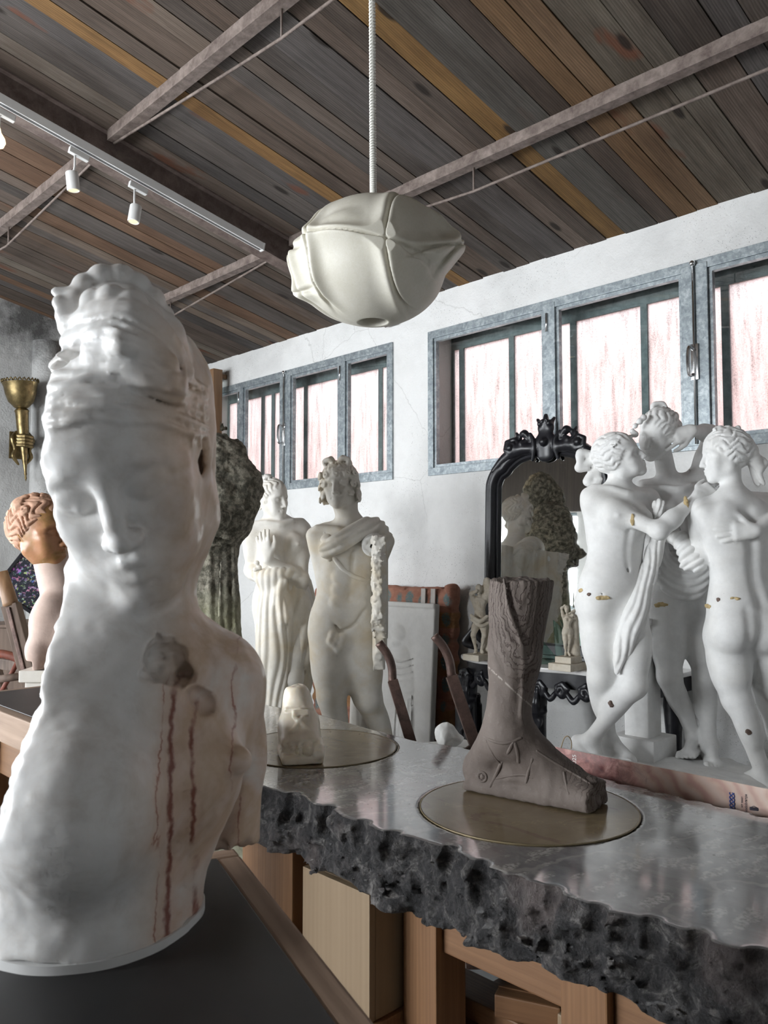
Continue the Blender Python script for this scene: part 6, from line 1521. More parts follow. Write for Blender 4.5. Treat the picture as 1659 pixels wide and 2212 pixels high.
# ------------------------------------------------------------------ black mirror on the marble-topped console
MAT['ebony'] = M_plain('black_lacquered_wood', (0.012, 0.012, 0.016), 0.34, 0.0, 0.3, 20, 0.05)
def M_mirror():
    t = NT('spotted_mirror'); c = t.coord('Object'); n = t.voronoi(c, 110); g = t.ramp(t.noise(c, 7, 5), [(0.46, 0.0), (0.66, 1.0)])
    sp = t.math('MULTIPLY', t.ramp(n, [(0.07, 1.0), (0.12, 0.0)]), g)
    t.base((.80, .82, .80)).par(Metallic=1.0, Roughness=0.02)
    df = t.n('BsdfDiffuse'); df.inputs[0].default_value = (.35, .37, .38, 1); mx = t.n('MixShader'); t.set(mx.inputs[0], sp)
    t.t.links.new(t.bsdf.outputs[0], mx.inputs[1]); t.t.links.new(df.outputs[0], mx.inputs[2]); t.t.links.new(mx.outputs[0], t.out.inputs[0]); return t.m
MAT['mirror'] = M_mirror()
CON_Z = .84; MIR_A, MIR_T = math.radians(-8.0), math.radians(2.2)
def build_mirror():
    bot = onY(1172, 1404, 4.05); e = empty('wall_mirror', (bot[0] - .02, 4.12, CON_Z + .006), 0, 'tall arched mirror in a carved black frame on the console', 'mirror')
    e.rotation_euler = (-MIR_T, 0, -MIR_A)
    w = .372; Hh = 1.16
    half = [(-w, 0.0), (-w, .4), (-w, .8), (-w, 1.02), (-w + .008, 1.08), (-w + .035, 1.13), (-w + .075, 1.155), (-w + .10, 1.185), (-.20, 1.235), (-.10, 1.262), (0, 1.27)]
    pts = spline([np.array((x, 0, z)) for x, z in half], 4); pts = np.vstack([pts, (pts[:-1] * (-1, 1, 1))[::-1]]); loop = np.vstack([pts])
    prof = [(-.052, .0), (-.052, -.012), (-.040, -.026), (-.026, -.022), (-.018, -.040), (.000, -.052), (.018, -.050), (.026, -.036), (.036, -.038), (.050, -.028), (.056, -.012), (.056, .02), (-.04, .02)]
    bm = bmesh.new(); rings = []
    for i, p in enumerate(loop):
        t = unit(loop[min(i + 1, len(loop) - 1)] - loop[max(i - 1, 0)]); nrm = V3(-t[2], 0, t[0])   # outward
        rings.append([bm.verts.new(p + nrm * o + V3(0, y, 0)) for o, y in prof])
    for a, b in zip(rings, rings[1:]):
        for k in range(len(prof)): f_ = bm.faces.new((a[k], b[k], b[(k + 1) % len(prof)], a[(k + 1) % len(prof)]))
    bm.faces.new(rings[0]); bm.faces.new(rings[-1][::-1]); bmesh.ops.recalc_face_normals(bm, faces=bm.faces)
    shade(obj('frame', bm, MAT['ebony'], e), 50)
    box('lower_rail', (-w - .05, -.05, .0), (w + .05, .02, .085), MAT['ebony'], e, .012); box('base_moulding', (-w - .075, -.065, -.004), (w + .075, .02, .022), MAT['ebony'], e, .006)
    bm = bmesh.new(); vs = [bm.verts.new((p[0] * .93, -.004, max(p[2] - (.02 if p[2] > .9 else 0), .06))) for p in loop]; bm.faces.new(vs); r = bmesh.ops.extrude_face_region(bm, geom=bm.faces[:]); bmesh.ops.translate(bm, vec=(0, .005, 0), verts=[v for v in r['geom'] if isinstance(v, bmesh.types.BMVert)]); bmesh.ops.recalc_face_normals(bm, faces=bm.faces)
    obj('glass', bm, MAT['mirror'], e)
    # carved crest
    S = Sculpt(); S.at((0, 0, 0)); z = 1.29
    S.ell((0, -.03, z + .01), (.075, .03, .07), k=.02); S.ball((0, -.062, z + .01), .026, k=.004); S.ell((0, -.03, z + .10), (.055, .022, .05), k=.02); S.ell((0, -.028, z - .06), (.06, .025, .05), k=.02)
    for sx in (-1, 1):
        S.chain([(sx * .085, -.035, z - .09), (sx * .068, -.05, z - .03), (sx * .075, -.05, z + .03), (sx * .10, -.04, z + .07)], [.012, .014, .014, .010], k=.006, sm=3)
        S.chain([(sx * .10, -.03, z - .02), (sx * .18, -.03, z - .02), (sx * .28, -.028, z - .07), (sx * .36, -.024, z - .14)], [.035, .045, .035, .022], k=.02, sm=3)
        curl(S, (sx * .225, -.045, z - .005), (0, -1, .1), .058, .30, .006, 1.5, 1.0 + sx); S.ball((sx * .225, -.064, z - .010), .024, k=.004)
        S.chain([(sx * .10, -.03, z + .03), (sx * .14, -.04, z + .075), (sx * .175, -.035, z + .065)], [.018, .026, .010], k=.008, sm=3); S.chain([(sx * .13, -.04, z + .03), (sx * .155, -.05, z + .01), (sx * .16, -.05, z - .03)], [.016, .022, .008], k=.008, sm=3)
        S.ball((sx * .03, -.045, z + .125), .020, k=.006); S.cone((sx * .02, -.03, z + .11), (sx * .055, -.03, z + .155), .022, .010, k=.01); S.cone((sx * .18, -.03, z + .05), (sx * .20, -.03, z + .085), .018, .008, k=.008)
    S.cone((0, -.03, z + .13), (0, -.03, z + .175), .026, .014, k=.01); S.ball((-.012, -.052, z + .14), .013, k=.003); S.ball((.014, -.052, z + .145), .013, k=.003)
    me = S.mesh((-.42, -.12, z - .22), (.42, .02, z + .22), .0050); obj('crest', me, MAT['ebony'], e)
    # scrolled bracket feet at the sides
    for sx in (-1, 1):
        S = Sculpt(); S.at((0, 0, 0)); S.chain([(sx * .42, -.01, .42), (sx * .47, -.015, .36), (sx * .455, -.015, .25), (sx * .50, -.015, .14), (sx * .56, -.015, .06), (sx * .50, -.015, .035)], [.016, .022, .018, .026, .03, .024], k=.01, sm=4)
        S.chain([(sx * .40, -.01, .06), (sx * .46, -.01, .10), (sx * .48, -.01, .2)], [.02, .035, .03], k=.02, sm=3)
        me = S.mesh((min(sx * .36, sx * .62), -.07, -.0), (max(sx * .36, sx * .62), .05, .48), .006); obj('scroll_bracket', me, MAT['ebony'], e)
    return e
build_mirror()
def M_marble():
    t = NT('white_marble'); c = t.coord('Object'); n = t.noise(c, 6, 8, 0.6, 1.0); t.base(t.ramp(n, [(0.35, (0.62, 0.61, 0.60)), (0.6, (0.78, 0.77, 0.76))])).par(Roughness=0.18); return t.m
MAT['marble'] = M_marble()
def build_console():
    x0, x1, yf, yb = -3.34, -1.98, 3.775, 4.285; e = empty('console_table', ((x0 + x1) / 2, (yf + yb) / 2, 0), 0, 'black carved console table with a white marble top under the mirror', 'table'); cx, cy = (x0 + x1) / 2, (yf + yb) / 2; hx, hy = (x1 - x0) / 2, (yb - yf) / 2
    outl = [(-hx, hy), (-hx, -hy + .16)] + [(-hx + .02 + t * (2 * hx - .04), -hy + .10 - .10 * math.sin(math.pi * t) ** .5 + .022 * math.cos(t * 6 * math.pi)) for t in np.linspace(0, 1, 40)] + [(hx, -hy + .16), (hx, hy)]
    bm = bmesh.new(); bm_prism(bm, outl, .026); bmesh.ops.recalc_face_normals(bm, faces=bm.faces)
    bmesh.ops.bevel(bm, geom=[ed for ed in bm.edges if abs(ed.verts[0].co.z - ed.verts[1].co.z) < .001], offset=.008, segments=3, affect='EDGES', profile=.6)
    o = obj('marble_top', bm, MAT['marble'], e, (0, 0, CON_Z - .026)); shade(o, 35)
    bm = bmesh.new(); bm_prism(bm, [(x * .95, y * .93 + .01) for x, y in outl], .085); bmesh.ops.recalc_face_normals(bm, faces=bm.faces); shade(obj('apron', bm, MAT['ebony'], e, (0, 0, CON_Z - .112)), 35)
    S = Sculpt(); S.at((0, 0, CON_Z)); rr = random.Random(2)
    fy = lambda x: -hy + .115 - .10 * max(0, math.sin(math.pi * (x + hx) / (2 * hx))) ** .5
    for i in range(9):
        x = -hx + .10 + i * (2 * hx - .2) / 8
        curl(S, (x, fy(x) - .005, -.115), (0, -1, 0), .042, .32, .006, 1.5, i * 1.3); S.ell((x, fy(x), -.135), (.03, .018, .03), k=.01)
        if i < 8: S.chain([(x + .03, fy(x), -.13), (x + .07, fy(x + .07), -.17), (x + .11, fy(x + .11), -.13)], [.014, .018, .014], k=.008, sm=3)
    me = S.mesh((-hx, -hy - .05, CON_Z - .22), (hx, -hy + .16, CON_Z - .05), .0060); obj('carved_frieze', me, MAT['ebony'], e)
    for sx, sy in ((-1, -1), (1, -1), (-.05, -1), (-1, 1), (1, 1)):
        S = Sculpt(); S.at((0, 0, 0)); x = sx * (hx - .11); y = (fy(x) + .04) if sy < 0 else hy - .06
        S.chain([(x, y, CON_Z - .11), (x, y - .025 * (sy < 0), CON_Z - .20), (x, y - .01, CON_Z - .34), (x, y + .005, .30), (x, y, .12), (x, y - .03 * (sy < 0), .03)], [.05, .058, .042, .034, .030, .045], k=.01, sm=3)
        if sy < 0:
            for k in range(4):
                S.chain([(x + (-.03 + .02 * k), y - .062, CON_Z - .13), (x + (-.036 + .024 * k), y - .078, CON_Z - .20), (x + (-.03 + .02 * k), y - .058, CON_Z - .27)], [.008, .014, .006], k=.006, sm=3)
            for k, zz in enumerate((CON_Z - .30, .38, .24)):
                for s_ in (-1, 1): S.chain([(x, y - .05, zz + .04), (x + s_ * .035, y - .045, zz), (x + s_ * .012, y - .05, zz - .06)], [.008, .013, .005], k=.006, sm=3)
            S.ell((x, y - .035, CON_Z - .245), (.07, .04, .028), k=.02); S.ball((x - .03, y - .055, CON_Z - .12), .018, k=.006); S.ball((x + .03, y - .055, CON_Z - .12), .018, k=.006)
        me = S.mesh((x - .11, y - .13, -.0), (x + .11, y + .09, CON_Z - .09), .0065); obj('carved_leg', me, MAT['ebony'], e)
    return e
build_console()
def hydrant(label, loc, r, h):
    e = empty('black_stool', loc, 0, label, 'stool'); bm = bmesh.new(); bm_lathe(bm, [(.0, h), (r * .86, h), (r * .92, h - .012), (r * .88, h - .03), (r * .90, h - .05)], 28, cap=False); shade(obj('seat', bm, MAT['ebony'], e), 30)
    bm = bmesh.new(); bm_lathe(bm, [(r * .88, h - .05), (r, h - .065), (r, .03), (r * 1.05, .02), (r * 1.05, .0)], 28, cap=False); shade(obj('drum', bm, MAT['ebony'], e), 30)
hydrant('black drum stool left of the sandalled leg under the console', (*onZ(1012, 1500, .58)[:2], 0), .085, .585); hydrant('black drum stool half hidden behind the sandalled leg', (*onZ(1082, 1512, .56)[:2], 0), .085, .565)

# ------------------------------------------------------------------ two statuettes and glass shards on the console
MAT['cast_stat'] = M_plaster_cast('yellowed_small_cast', (0.66, 0.60, 0.50), (0.46, 0.36, 0.24), 0.55, 0.75, 0.6, 4.0)
def statuette(label, d, sc, pts, base, male, lo, hi, extra=None):
    org = P(*base[:2], d); org[2] = CON_Z + .0005; e = empty('statuette', W(org), YAW, label, 'statuette'); u = sc; S = Sculpt(); q = {k: P(x, y, d + dd) for k, (x, y, dd) in pts.items()}
    Rp, Rc = torso(S, q['pel'], q['che'], (-1, -.1, 0), (-1, -.1, 0), u, male); neck(S, q['che'] + Rc @ V3(0, 0, .14) * u, q['head'], .05 * u, .045 * u, .03 * u)
    for s_ in 'lr':
        S.at((0, 0, 0)); S.cone(q['che'] + V3(0, 0, .13 * u), q['sh' + s_], .05 * u, .05 * u, k=.05 * u); arm(S, q['sh' + s_], q['el' + s_], q['wr' + s_], u * 1.1, male); S.at((0, 0, 0)); S.ell(q['wr' + s_], np.array([.04, .035, .04]) * u, k=.02 * u)
        leg(S, q['hip' + s_], q['kn' + s_], q['an' + s_], u, (0, -1, 0), male); foot(S, q['an' + s_], (.3 if s_ == 'l' else -.3, -1, 0), u)
    head(S, q['head'], basis(y=pts.get('face', (-.3, -.9, .1)) if False else (-.25, -.95, .0), z=(0, 0, 1)), .25 * u, male); hair_fn(S, q['head'], basis(y=(-.25, -.95, 0), z=(0, 0, 1)), .25 * u, n=12, amp=.05)
    S.at((0, 0, 0))
    if extra: extra(S, q, d)
    S.disp(lambda p, x: x + .0012 * fbm(p, 90, 2, 2), .003); S.fn(lambda p: CON_Z + .002 - p[..., 2], 0, 'i')
    sculpture('figure', S, lo, hi, .0034, org, MAT['cast_stat'], e)
    for (hw, hd_, z0, z1) in base[2]: box('base', (-hw, -hd_, z0), (hw, hd_, z1), MAT['cast_stat'], e, .003, M=Matrix.Rotation(base[3], 4, 'Z'))
d1 = 4.84
_zb = P(1035, 1412, d1)[2] - CON_Z
statuette('yellowed satyr statuette with raised arms behind the stone leg', d1, .225, dict(pel=(1037, 1338, 0), che=(1036, 1303, 0), head=(1034, 1273, -.01), shl=(1050, 1290, 0), shr=(1022, 1292, 0), ell=(1062, 1280, .0), elr=(1018, 1283, -.02), wrl=(1056, 1262, .0), wrr=(1030, 1276, -.04), hipl=(1044, 1343, 0), hipr=(1030, 1343, 0), knl=(1046, 1372, -.03), knr=(1022, 1372, -.03), anl=(1040, 1404, 0), anr=(1028, 1404, 0)),
    (1036, 1416, ((.085, .06, 0, max(_zb, .02)),), .78), True, P(1000, 1425, d1) - V3(.02, .12, .02), P(1080, 1240, d1) + V3(.05, .12, .04),
    lambda S, q, d: (S.chain([P(1018, 1330, d - .045), P(1036, 1342, d - .06), P(1052, 1332, d - .05)], [.010, .014, .010], k=.008, sm=3), S.chain([P(1018, 1338, d - .04), P(1038, 1352, d - .055), P(1056, 1345, d - .04)], [.008, .012, .010], k=.006, sm=3), S.cone(P(1054, 1345, d + .04), P(1056, 1410, d + .04), .03, .04, k=.02), S.cone(P(1050, 1290, d + .02), P(1052, 1255, d + .01), .03, .022, k=.02)))
d2 = 4.42
_zb2 = P(1225, 1416, d2)[2] - CON_Z
statuette('small pale statuette with arms behind the head on a stepped base', d2, .152, dict(pel=(1225, 1364, 0), che=(1226, 1339, 0), head=(1224, 1316, -.01), shl=(1237, 1330, 0), shr=(1216, 1330, 0), ell=(1241, 1319, -.02), elr=(1213, 1314, -.01), wrl=(1230, 1325, -.03), wrr=(1220, 1308, -.01), hipl=(1230, 1368, 0), hipr=(1220, 1368, 0), knl=(1229, 1390, -.01), knr=(1221, 1390, -.015), anl=(1228, 1411, 0), anr=(1222, 1411, 0)),
    (1228, 1432, ((.090, .070, 0, _zb2 * .5), (.055, .05, _zb2 * .5, max(_zb2 - .004, .03))), .78), False, P(1195, 1425, d2) - V3(.01, .10, .02), P(1265, 1298, d2) + V3(.02, .10, .02),
    lambda S, q, d: (S.cone(P(1240, 1335, d + .03), P(1240, 1412, d + .03), .022, .034, k=.015),))
MAT['green_glass'] = M_glass('green_edged_glass', (0.72, 0.90, 0.84), 0.10)
def shard(label, pts, d, z, th, rot):
    o3 = P(*pts, d); o3[2] = z; bm = bmesh.new(); bm_prism(bm, rot[1], th); bmesh.ops.recalc_face_normals(bm, faces=bm.faces)
    o = obj('glass_shard', bm, MAT['green_glass'], None, W(o3), rot[0]); tag(o, label, 'glass', 'glass shards on the console')
shard('triangular green glass shard leaning right of the stone leg', (1176, 1430), 4.62, CON_Z + .002, .008, ((math.radians(78), 0, YAW + .2), [(-.02, 0), (.10, 0), (-.02, .16)]))
shard('broken green glass sheet leaning behind the small statuette', (1240, 1400), 4.80, CON_Z + .002, .008, ((math.radians(74), 0, YAW + .3), [(-.12, .0), (.14, 0), (.15, .12), (.05, .09), (-.10, .24)]))

# ------------------------------------------------------------------ things leaning at the window wall
MAT['relief'] = M_plaster_cast('grey_relief_plaster', (0.56, 0.55, 0.53), (0.46, 0.43, 0.38), 0.3, 0.8, 0.2)
def build_relief():
    yp = 3.98; xa, xb = onY(822, 1450, yp)[0], onY(938, 1450, yp)[0]; zt = onY(880, 1302, yp)[2]; org = V3((xa + xb) / 2, yp, 0); e = empty('relief_panel', org, 0, 'grey plaster relief panel of a robed hooded figure leaning by the quilted panel', 'relief')
    S = Sculpt(); hw, hh = (xb - xa) / 2, zt / 2; S.at((0, 0, hh), euler_R(-3.5, 0, 0), 1.0); k = hw / 59.0
    S.box((0, 0, 0), (hw, .026, hh), rnd=.006, k=0); S.box((0, -.026, hh - .014), (hw, .010, .016), rnd=.004, k=.006)
    fx = lambda x: (x - 880) * k; fz = lambda y: (onY(880, y, yp)[2] - hh); y0 = -.028; w = 1.55
    S.ell((fx(862), y0 + .010, fz(1368)), (.046 * w, .026, .062), k=.012); S.ell((fx(857), y0 + .010, fz(1392)), (.035 * w, .024, .036), k=.012)
    S.ell((fx(868), y0 + .010, fz(1435)), (.070 * w, .032, .125), k=.015); S.ell((fx(880), y0 + .010, fz(1480)), (.060 * w, .032, .16), k=.02); S.ell((fx(884), y0 + .010, fz(1570)), (.052 * w, .030, .22), k=.02)
    for i in range(7): S.chain([(fx(845 + 2 * i), y0 - .008, fz(1408 + 8 * i)), (fx(868), y0 - .026, fz(1430 + 13 * i)), (fx(898), y0 - .006, fz(1420 + 14 * i))], [.004, .007, .004], k=.006, sm=3)
    for i in range(5): S.chain([(fx(868 + 8 * i), y0 - .010, fz(1500)), (fx(866 + 9 * i), y0 - .016, fz(1580)), (fx(866 + 9 * i), y0 - .008, fz(1660))], [.004, .007, .004], k=.006, sm=3)
    S.ell((fx(864), y0, fz(1495)), (.034, .022, .042), k=.008); S.chain([(fx(854), y0 - .018, fz(1483)), (fx(864), y0 - .024, fz(1496)), (fx(873), y0 - .018, fz(1508))], .006, k=.004, sm=3)
    me = S.mesh((-hw - .03, -.14, -.01), (hw + .03, .14, zt + .05), .0065); obj('panel', me, MAT['relief'], e)
build_relief()
def M_quilt():
    t = NT('flowered_quilt'); c = t.coord('Object'); x, y, z = t.xyz(c)
    n = t.noise(c, 14, 6, .6)
    col = t.ramp(n, [(0.3, (0.25, 0.105, 0.07)), (0.7, (0.36, 0.175, 0.12))])
    bands = t.ramp(t.math('FRACT', t.math('MULTIPLY', z, 3.1)), [(0.0, 1.0), (0.30, 1.0), (0.34, 0.0), (1.0, 0.0)])
    col = t.mix(t.math('MULTIPLY', bands, 0.8), col, (0.26, 0.135, 0.05))
    fl = t.ramp(t.voronoi(t.coord('Object', (9, 1, 7)), 1.0, rnd=0.25), [(0.30, 1.0), (0.42, 0.0)])
    fn = t.ramp(t.voronoi(c, 90), [(0.30, 0.0), (0.34, 1.0)])
    col = t.mix(t.math('MULTIPLY', t.math('MULTIPLY', fl, fn), 0.95), col, (0.11, 0.17, 0.17))
    wsp = t.ramp(t.noise(c, 60, 4, .7), [(0.66, 0.0), (0.70, 0.9)]); wm = t.ramp(t.noise(c, 3.2, 3), [(0.52, 0.0), (0.58, 1.0)]); col = t.mix(t.math('MULTIPLY', wsp, wm), col, (0.75, 0.72, 0.66))
    t.base(col).par(Roughness=0.95); t.bump(t.noise(t.coord('Object', (1, 1, 4)), 12, 4), .6, .02); return t.m
MAT['quilt'] = M_quilt(); MAT['webbing'] = M_plain('grey_webbing', (0.42, 0.39, 0.36), 0.9)
def build_quilt():
    yp = 4.175; xa, xb = onY(684, 1400, yp)[0], onY(984, 1400, yp)[0]; zt = onY(830, 1266, yp)[2]; org = V3((xa + xb) / 2, yp, 0); hw = (xb - xa) / 2
    e = empty('quilted_panel', org, 0, 'padded panel in flowered brown quilting leaning against the window wall', 'panel'); S = Sculpt(); S.at((0, 0, 0))
    S.box((0, 0, zt / 2), (hw, .050, zt / 2), R=euler_R(-1.6, 0, 0), rnd=.035, k=0); S.ball((hw - .03, .0, zt - .01), .045, k=.04)
    S.disp(lambda p, q: q - .010 * np.sin(p[..., 2] * 62 + 2 * vnoise(p, 6, 2)) * .6 + .009 * fbm(p, 14, 3, 4), .03)
    me = S.mesh((-hw - .05, -.12, .0), (hw + .05, .11, zt + .08), .010); obj('cushion', me, MAT['quilt'], e)
    for px, z0 in ((946, .02), (925, zt - .16)):
        xx = onY(px, 1300, yp)[0] - org[0]; box('webbing_strap', (xx - .02, -.068, z0 - zt / 2), (xx + .02, -.058, zt / 2 - .005), MAT['webbing'], e, loc=(0, 0, zt / 2), rot=(math.radians(-1.6), 0, 0))
build_quilt()
MAT['rust_pipe'] = M_metal('rust_brown_steel', (0.055, 0.035, 0.030), (0.17, 0.105, 0.085), 0.45, 0.5, 22, 0.3)
def build_truck():
    d = 3.15; org = P(920, 1600, d); org[2] = 0; e = empty('hand_truck', W(org), YAW, 'old rusty steel hand truck behind the slab', 'hand truck')
    def T(nm, pts, r, n=10):
        bm = bmesh.new(); bm_tube(bm, spline([np.asarray(p) - org for p in pts], 5), r, n); return obj(nm, bm, MAT['rust_pipe'], e)
    zl = .10
    T('handle', [P(818, 1388, d + .0), P(836, 1412, d), P(846, 1440, d), P(848, 1474, d)], .017); T('handle', [P(938, 1373, d - .0), P(958, 1398, d), P(971, 1428, d), P(976, 1462, d)], .018)
    lo1 = P(893, 1620, d - .06); lo2 = P(1040, 1648, d - .06)
    def bar(nm, a, b, w, t):
        a, b = np.asarray(a) - org, np.asarray(b) - org; x, y, z = frame_basis(b - a); L = np.linalg.norm(b - a); Rm = Matrix(np.stack([x, y, z], 1).tolist()).to_4x4()
        box(nm, (-w, -t, 0), (w, t, L), MAT['rust_pipe'], e, .002, M=Matrix.Translation(Vector(a)) @ Rm)
    b1 = P(848, 1470, d); b2 = P(975, 1460, d); f1 = b1 + (lo1 - b1) * 2.9; f2 = b2 + (lo2 - b2) * 2.9; k1 = (b1[2] - zl) / (b1[2] - lo1[2]); f1 = b1 + (lo1 - b1) * k1; k2 = (b2[2] - zl) / (b2[2] - lo2[2]); f2 = b2 + (lo2 - b2) * k2
    bar('rail', b1, f1, .020, .020); bar('rail', b2, f2, .022, .022)
    ca = P(1030, 1612, d - .055); bar('cross_bar', lerp(b1, f1, .42), ca, .006, .020); bar('cross_bar', lerp(b1, f1, .75), lerp(b2, f2, .75), .006, .020)
    m = (f1 + f2) / 2; box('toe_plate', (m[0] - org[0] - .16, m[1] - org[1] - .20, .085), (m[0] - org[0] + .16, m[1] - org[1] + .02, .10), MAT['rust_pipe'], e)
    for f_ in (f1, f2):
        bm = bmesh.new(); bm_lathe(bm, [(.0, -.02), (.085, -.02), (.09, -.012), (.09, .012), (.085, .02), (.0, .02)], 24, Matrix.Translation(Vector((f_[0] - org[0], f_[1] - org[1] + .07, .09))) @ Matrix.Rotation(math.pi / 2, 4, 'Y'), cap=False); obj('wheel', bm, MAT['ebony'], e)
build_truck()
def rock(label, px, py, d, r, seed, mat, nm='stone_block'):
    c = P(px, py, d); S = Sculpt(); S.ell(c, r, k=0)
    rr = random.Random(seed)
    for i in range(9):
        n_ = unit((rr.uniform(-1, 1), rr.uniform(-1, 1), rr.uniform(-.6, 1))); o_ = min(r) * rr.uniform(.62, .9)
        S.fn(lambda p, n_=n_, o_=o_: (p - c) @ n_ - o_ + .004 * fbm(p, 40, 2, seed), .003, 'i')
    m_ = max(r) + .02; o = sculpture(nm, S, c - m_, c + m_, .0048, c, MAT[mat]); tag(o, label, 'stone'); return c
rc_ = P(972, 1590, 3.28)
e = empty('crate', (*W(rc_)[:2], 0), YAW + .3, 'low white crate holding the broken plaster chunk behind the slab', 'crate')
box('body', (-.10, -.09, 0), (.10, .09, P(972, 1612, 3.28)[2] - .012), MAT['cast_white'], e, .004); box('lid', (-.108, -.098, P(972, 1612, 3.28)[2] - .0115), (.108, .098, P(972, 1612, 3.28)[2]), MAT['cast_white'], e, .003)
rock('broken white plaster chunk behind the hand truck cross bar', 970, 1587, 3.28, (.062, .06, .05), 5, 'cast_raw')

# ------------------------------------------------------------------ poster board propped behind the slab
def M_poster():
    t = NT('printed_poster'); c = t.coord('Object'); x, y, z = t.xyz(c)
    n = t.noise(c, 30, 8, .68, .8); v = t.voronoi(c, 38)
    red = t.ramp(n, [(0.36, (0.045, 0.010, 0.012)), (0.46, (0.16, 0.040, 0.038)), (0.55, (0.40, 0.17, 0.15)), (0.66, (0.62, 0.38, 0.34))])
    red = t.mix(.35, red, t.ramp(v, [(0.0, (0.12, 0.02, 0.02)), (0.5, (0.55, 0.33, 0.30))]))
    pink = t.ramp(t.wave(t.coord('Object', 1, (0, 0.5, 0)), 7, 9, 4, 1.2), [(0.0, (0.50, 0.30, 0.25)), (0.5, (0.60, 0.42, 0.34)), (1.0, (0.62, 0.47, 0.40))])
    pink = t.mix(t.ramp(x, [(0.50, 0.0), (0.75, 0.5)]), pink, (0.70, 0.58, 0.52))
    col = t.mix(t.ramp(t.math('ADD', x, t.math('MULTIPLY', t.math('SUBTRACT', n, .5), .12)), [(0.27, 0.0), (0.37, 1.0)]), red, pink)
    t.base(col).par(Roughness=0.35); return t.m
MAT['poster'] = M_poster(); MAT['foam'] = M_plain('white_foam_board', (0.8, 0.8, 0.78), .8); MAT['ink_white'] = M_plain('white_print', (0.85, 0.83, 0.80), .5); MAT['ink_blue'] = M_plain('blue_print', (0.05, 0.09, 0.30), .5); MAT['ink_dark'] = M_plain('dark_print', (0.04, 0.035, 0.05), .5); MAT['card'] = M_plain('brown_string', (0.30, 0.22, 0.12), .8)
def build_poster():
    yp = 1.878; a = onY(1140, 1602, yp); b = onY(1700, 1716, yp); x0, x1 = a[0], -.55; zt = .937
    e = empty('poster_board', (x0, yp, 0), 0, 'reddish brown marbled exhibition poster board lying sideways behind the slab', 'poster')
    box('foam_board', (0, 0, .30), (x1 - x0, .008, zt), MAT['foam'], e); box('print', (0, -.0012, .30), (x1 - x0, -.0002, zt), MAT['poster'], e)
    for zz in (.0, ): 
        for xx in (.08, x1 - x0 - .08): box('stand_foot', (xx - .02, -.05, 0), (xx + .02, .05, .299), MAT['pine'], e, .002)
    def txt(s, px, py, size, mat, rot=math.pi / 2):
        p = onY(px, py, yp); cu = bpy.data.curves.new('text', 'FONT'); cu.body = s; cu.size = size; cu.extrude = .0002; cu.align_x = 'CENTER'; cu.align_y = 'CENTER'
        o = bpy.data.objects.new('text', cu); COL.objects.link(o); dg = bpy.context.evaluated_depsgraph_get(); me = bpy.data.meshes.new_from_object(o.evaluated_get(dg)); bpy.data.objects.remove(o)
        q = obj('printed_text', me, MAT[mat], e, (p[0] - x0, -.0022, p[2])); q.rotation_euler = Matrix.Rotation(math.pi / 2, 3, 'X').to_euler(); q.rotation_euler = (Matrix.Rotation(math.pi / 2, 3, 'X') @ Matrix.Rotation(rot, 3, 'Z')).to_euler(); return q
    txt('er', 1211, 1631, .019, 'ink_white'); txt('2025', 1242, 1643, .0165, 'ink_white'); txt('podobranpa', 1612, 1735, .0085, 'ink_dark'); txt('wir essen', 1603, 1732, .0065, 'ink_dark')
    p0, p1 = onY(1582, 1712, yp), onY(1582, 1750, yp)
    for s_ in (0, 1, 2):
        pts = [(p0[0] - x0 + .0055 * math.sin(6.28 * 1.5 * t + s_ * 2.09), -.0026, p0[2] + (p1[2] - p0[2]) * t) for t in np.linspace(0, 1, 30)]
        bm = bmesh.new(); bm_tube(bm, pts, .0011, 5); obj('knot_emblem', bm, MAT['ink_blue'], e)
    q = onY(1222, 1622, yp); bm = bmesh.new(); bm_tube(bm, spline([(q[0] - x0 - .012, -.004, q[2] + .006), (q[0] - x0, -.006, q[2] + .034), (q[0] - x0 + .010, -.002, q[2] + .040), (q[0] - x0 + .012, .010, q[2] + .02), (q[0] - x0 + .004, .012, q[2] - .02)], 5), .0014, 5); obj('string_loop', bm, MAT['card'], e)
    return e
build_poster()
p_ = onZ(1627, 1752, SLAB_Z); bm = bmesh.new(); bm_box(bm, (-.009, -.004, 0), (.009, .004, .006), bevel=.0015); bm_tube(bm, [(-.006, 0, .006), (0, 0, .009), (.006, 0, .006)], .0008, 6)
tag(obj('binder_clip', bm, MAT['ink_dark'], None, (p_[0], p_[1] + .005, SLAB_Z + .0005), (0, 0, .4)), 'tiny dark clip on the slab edge in front of the poster', 'clip')

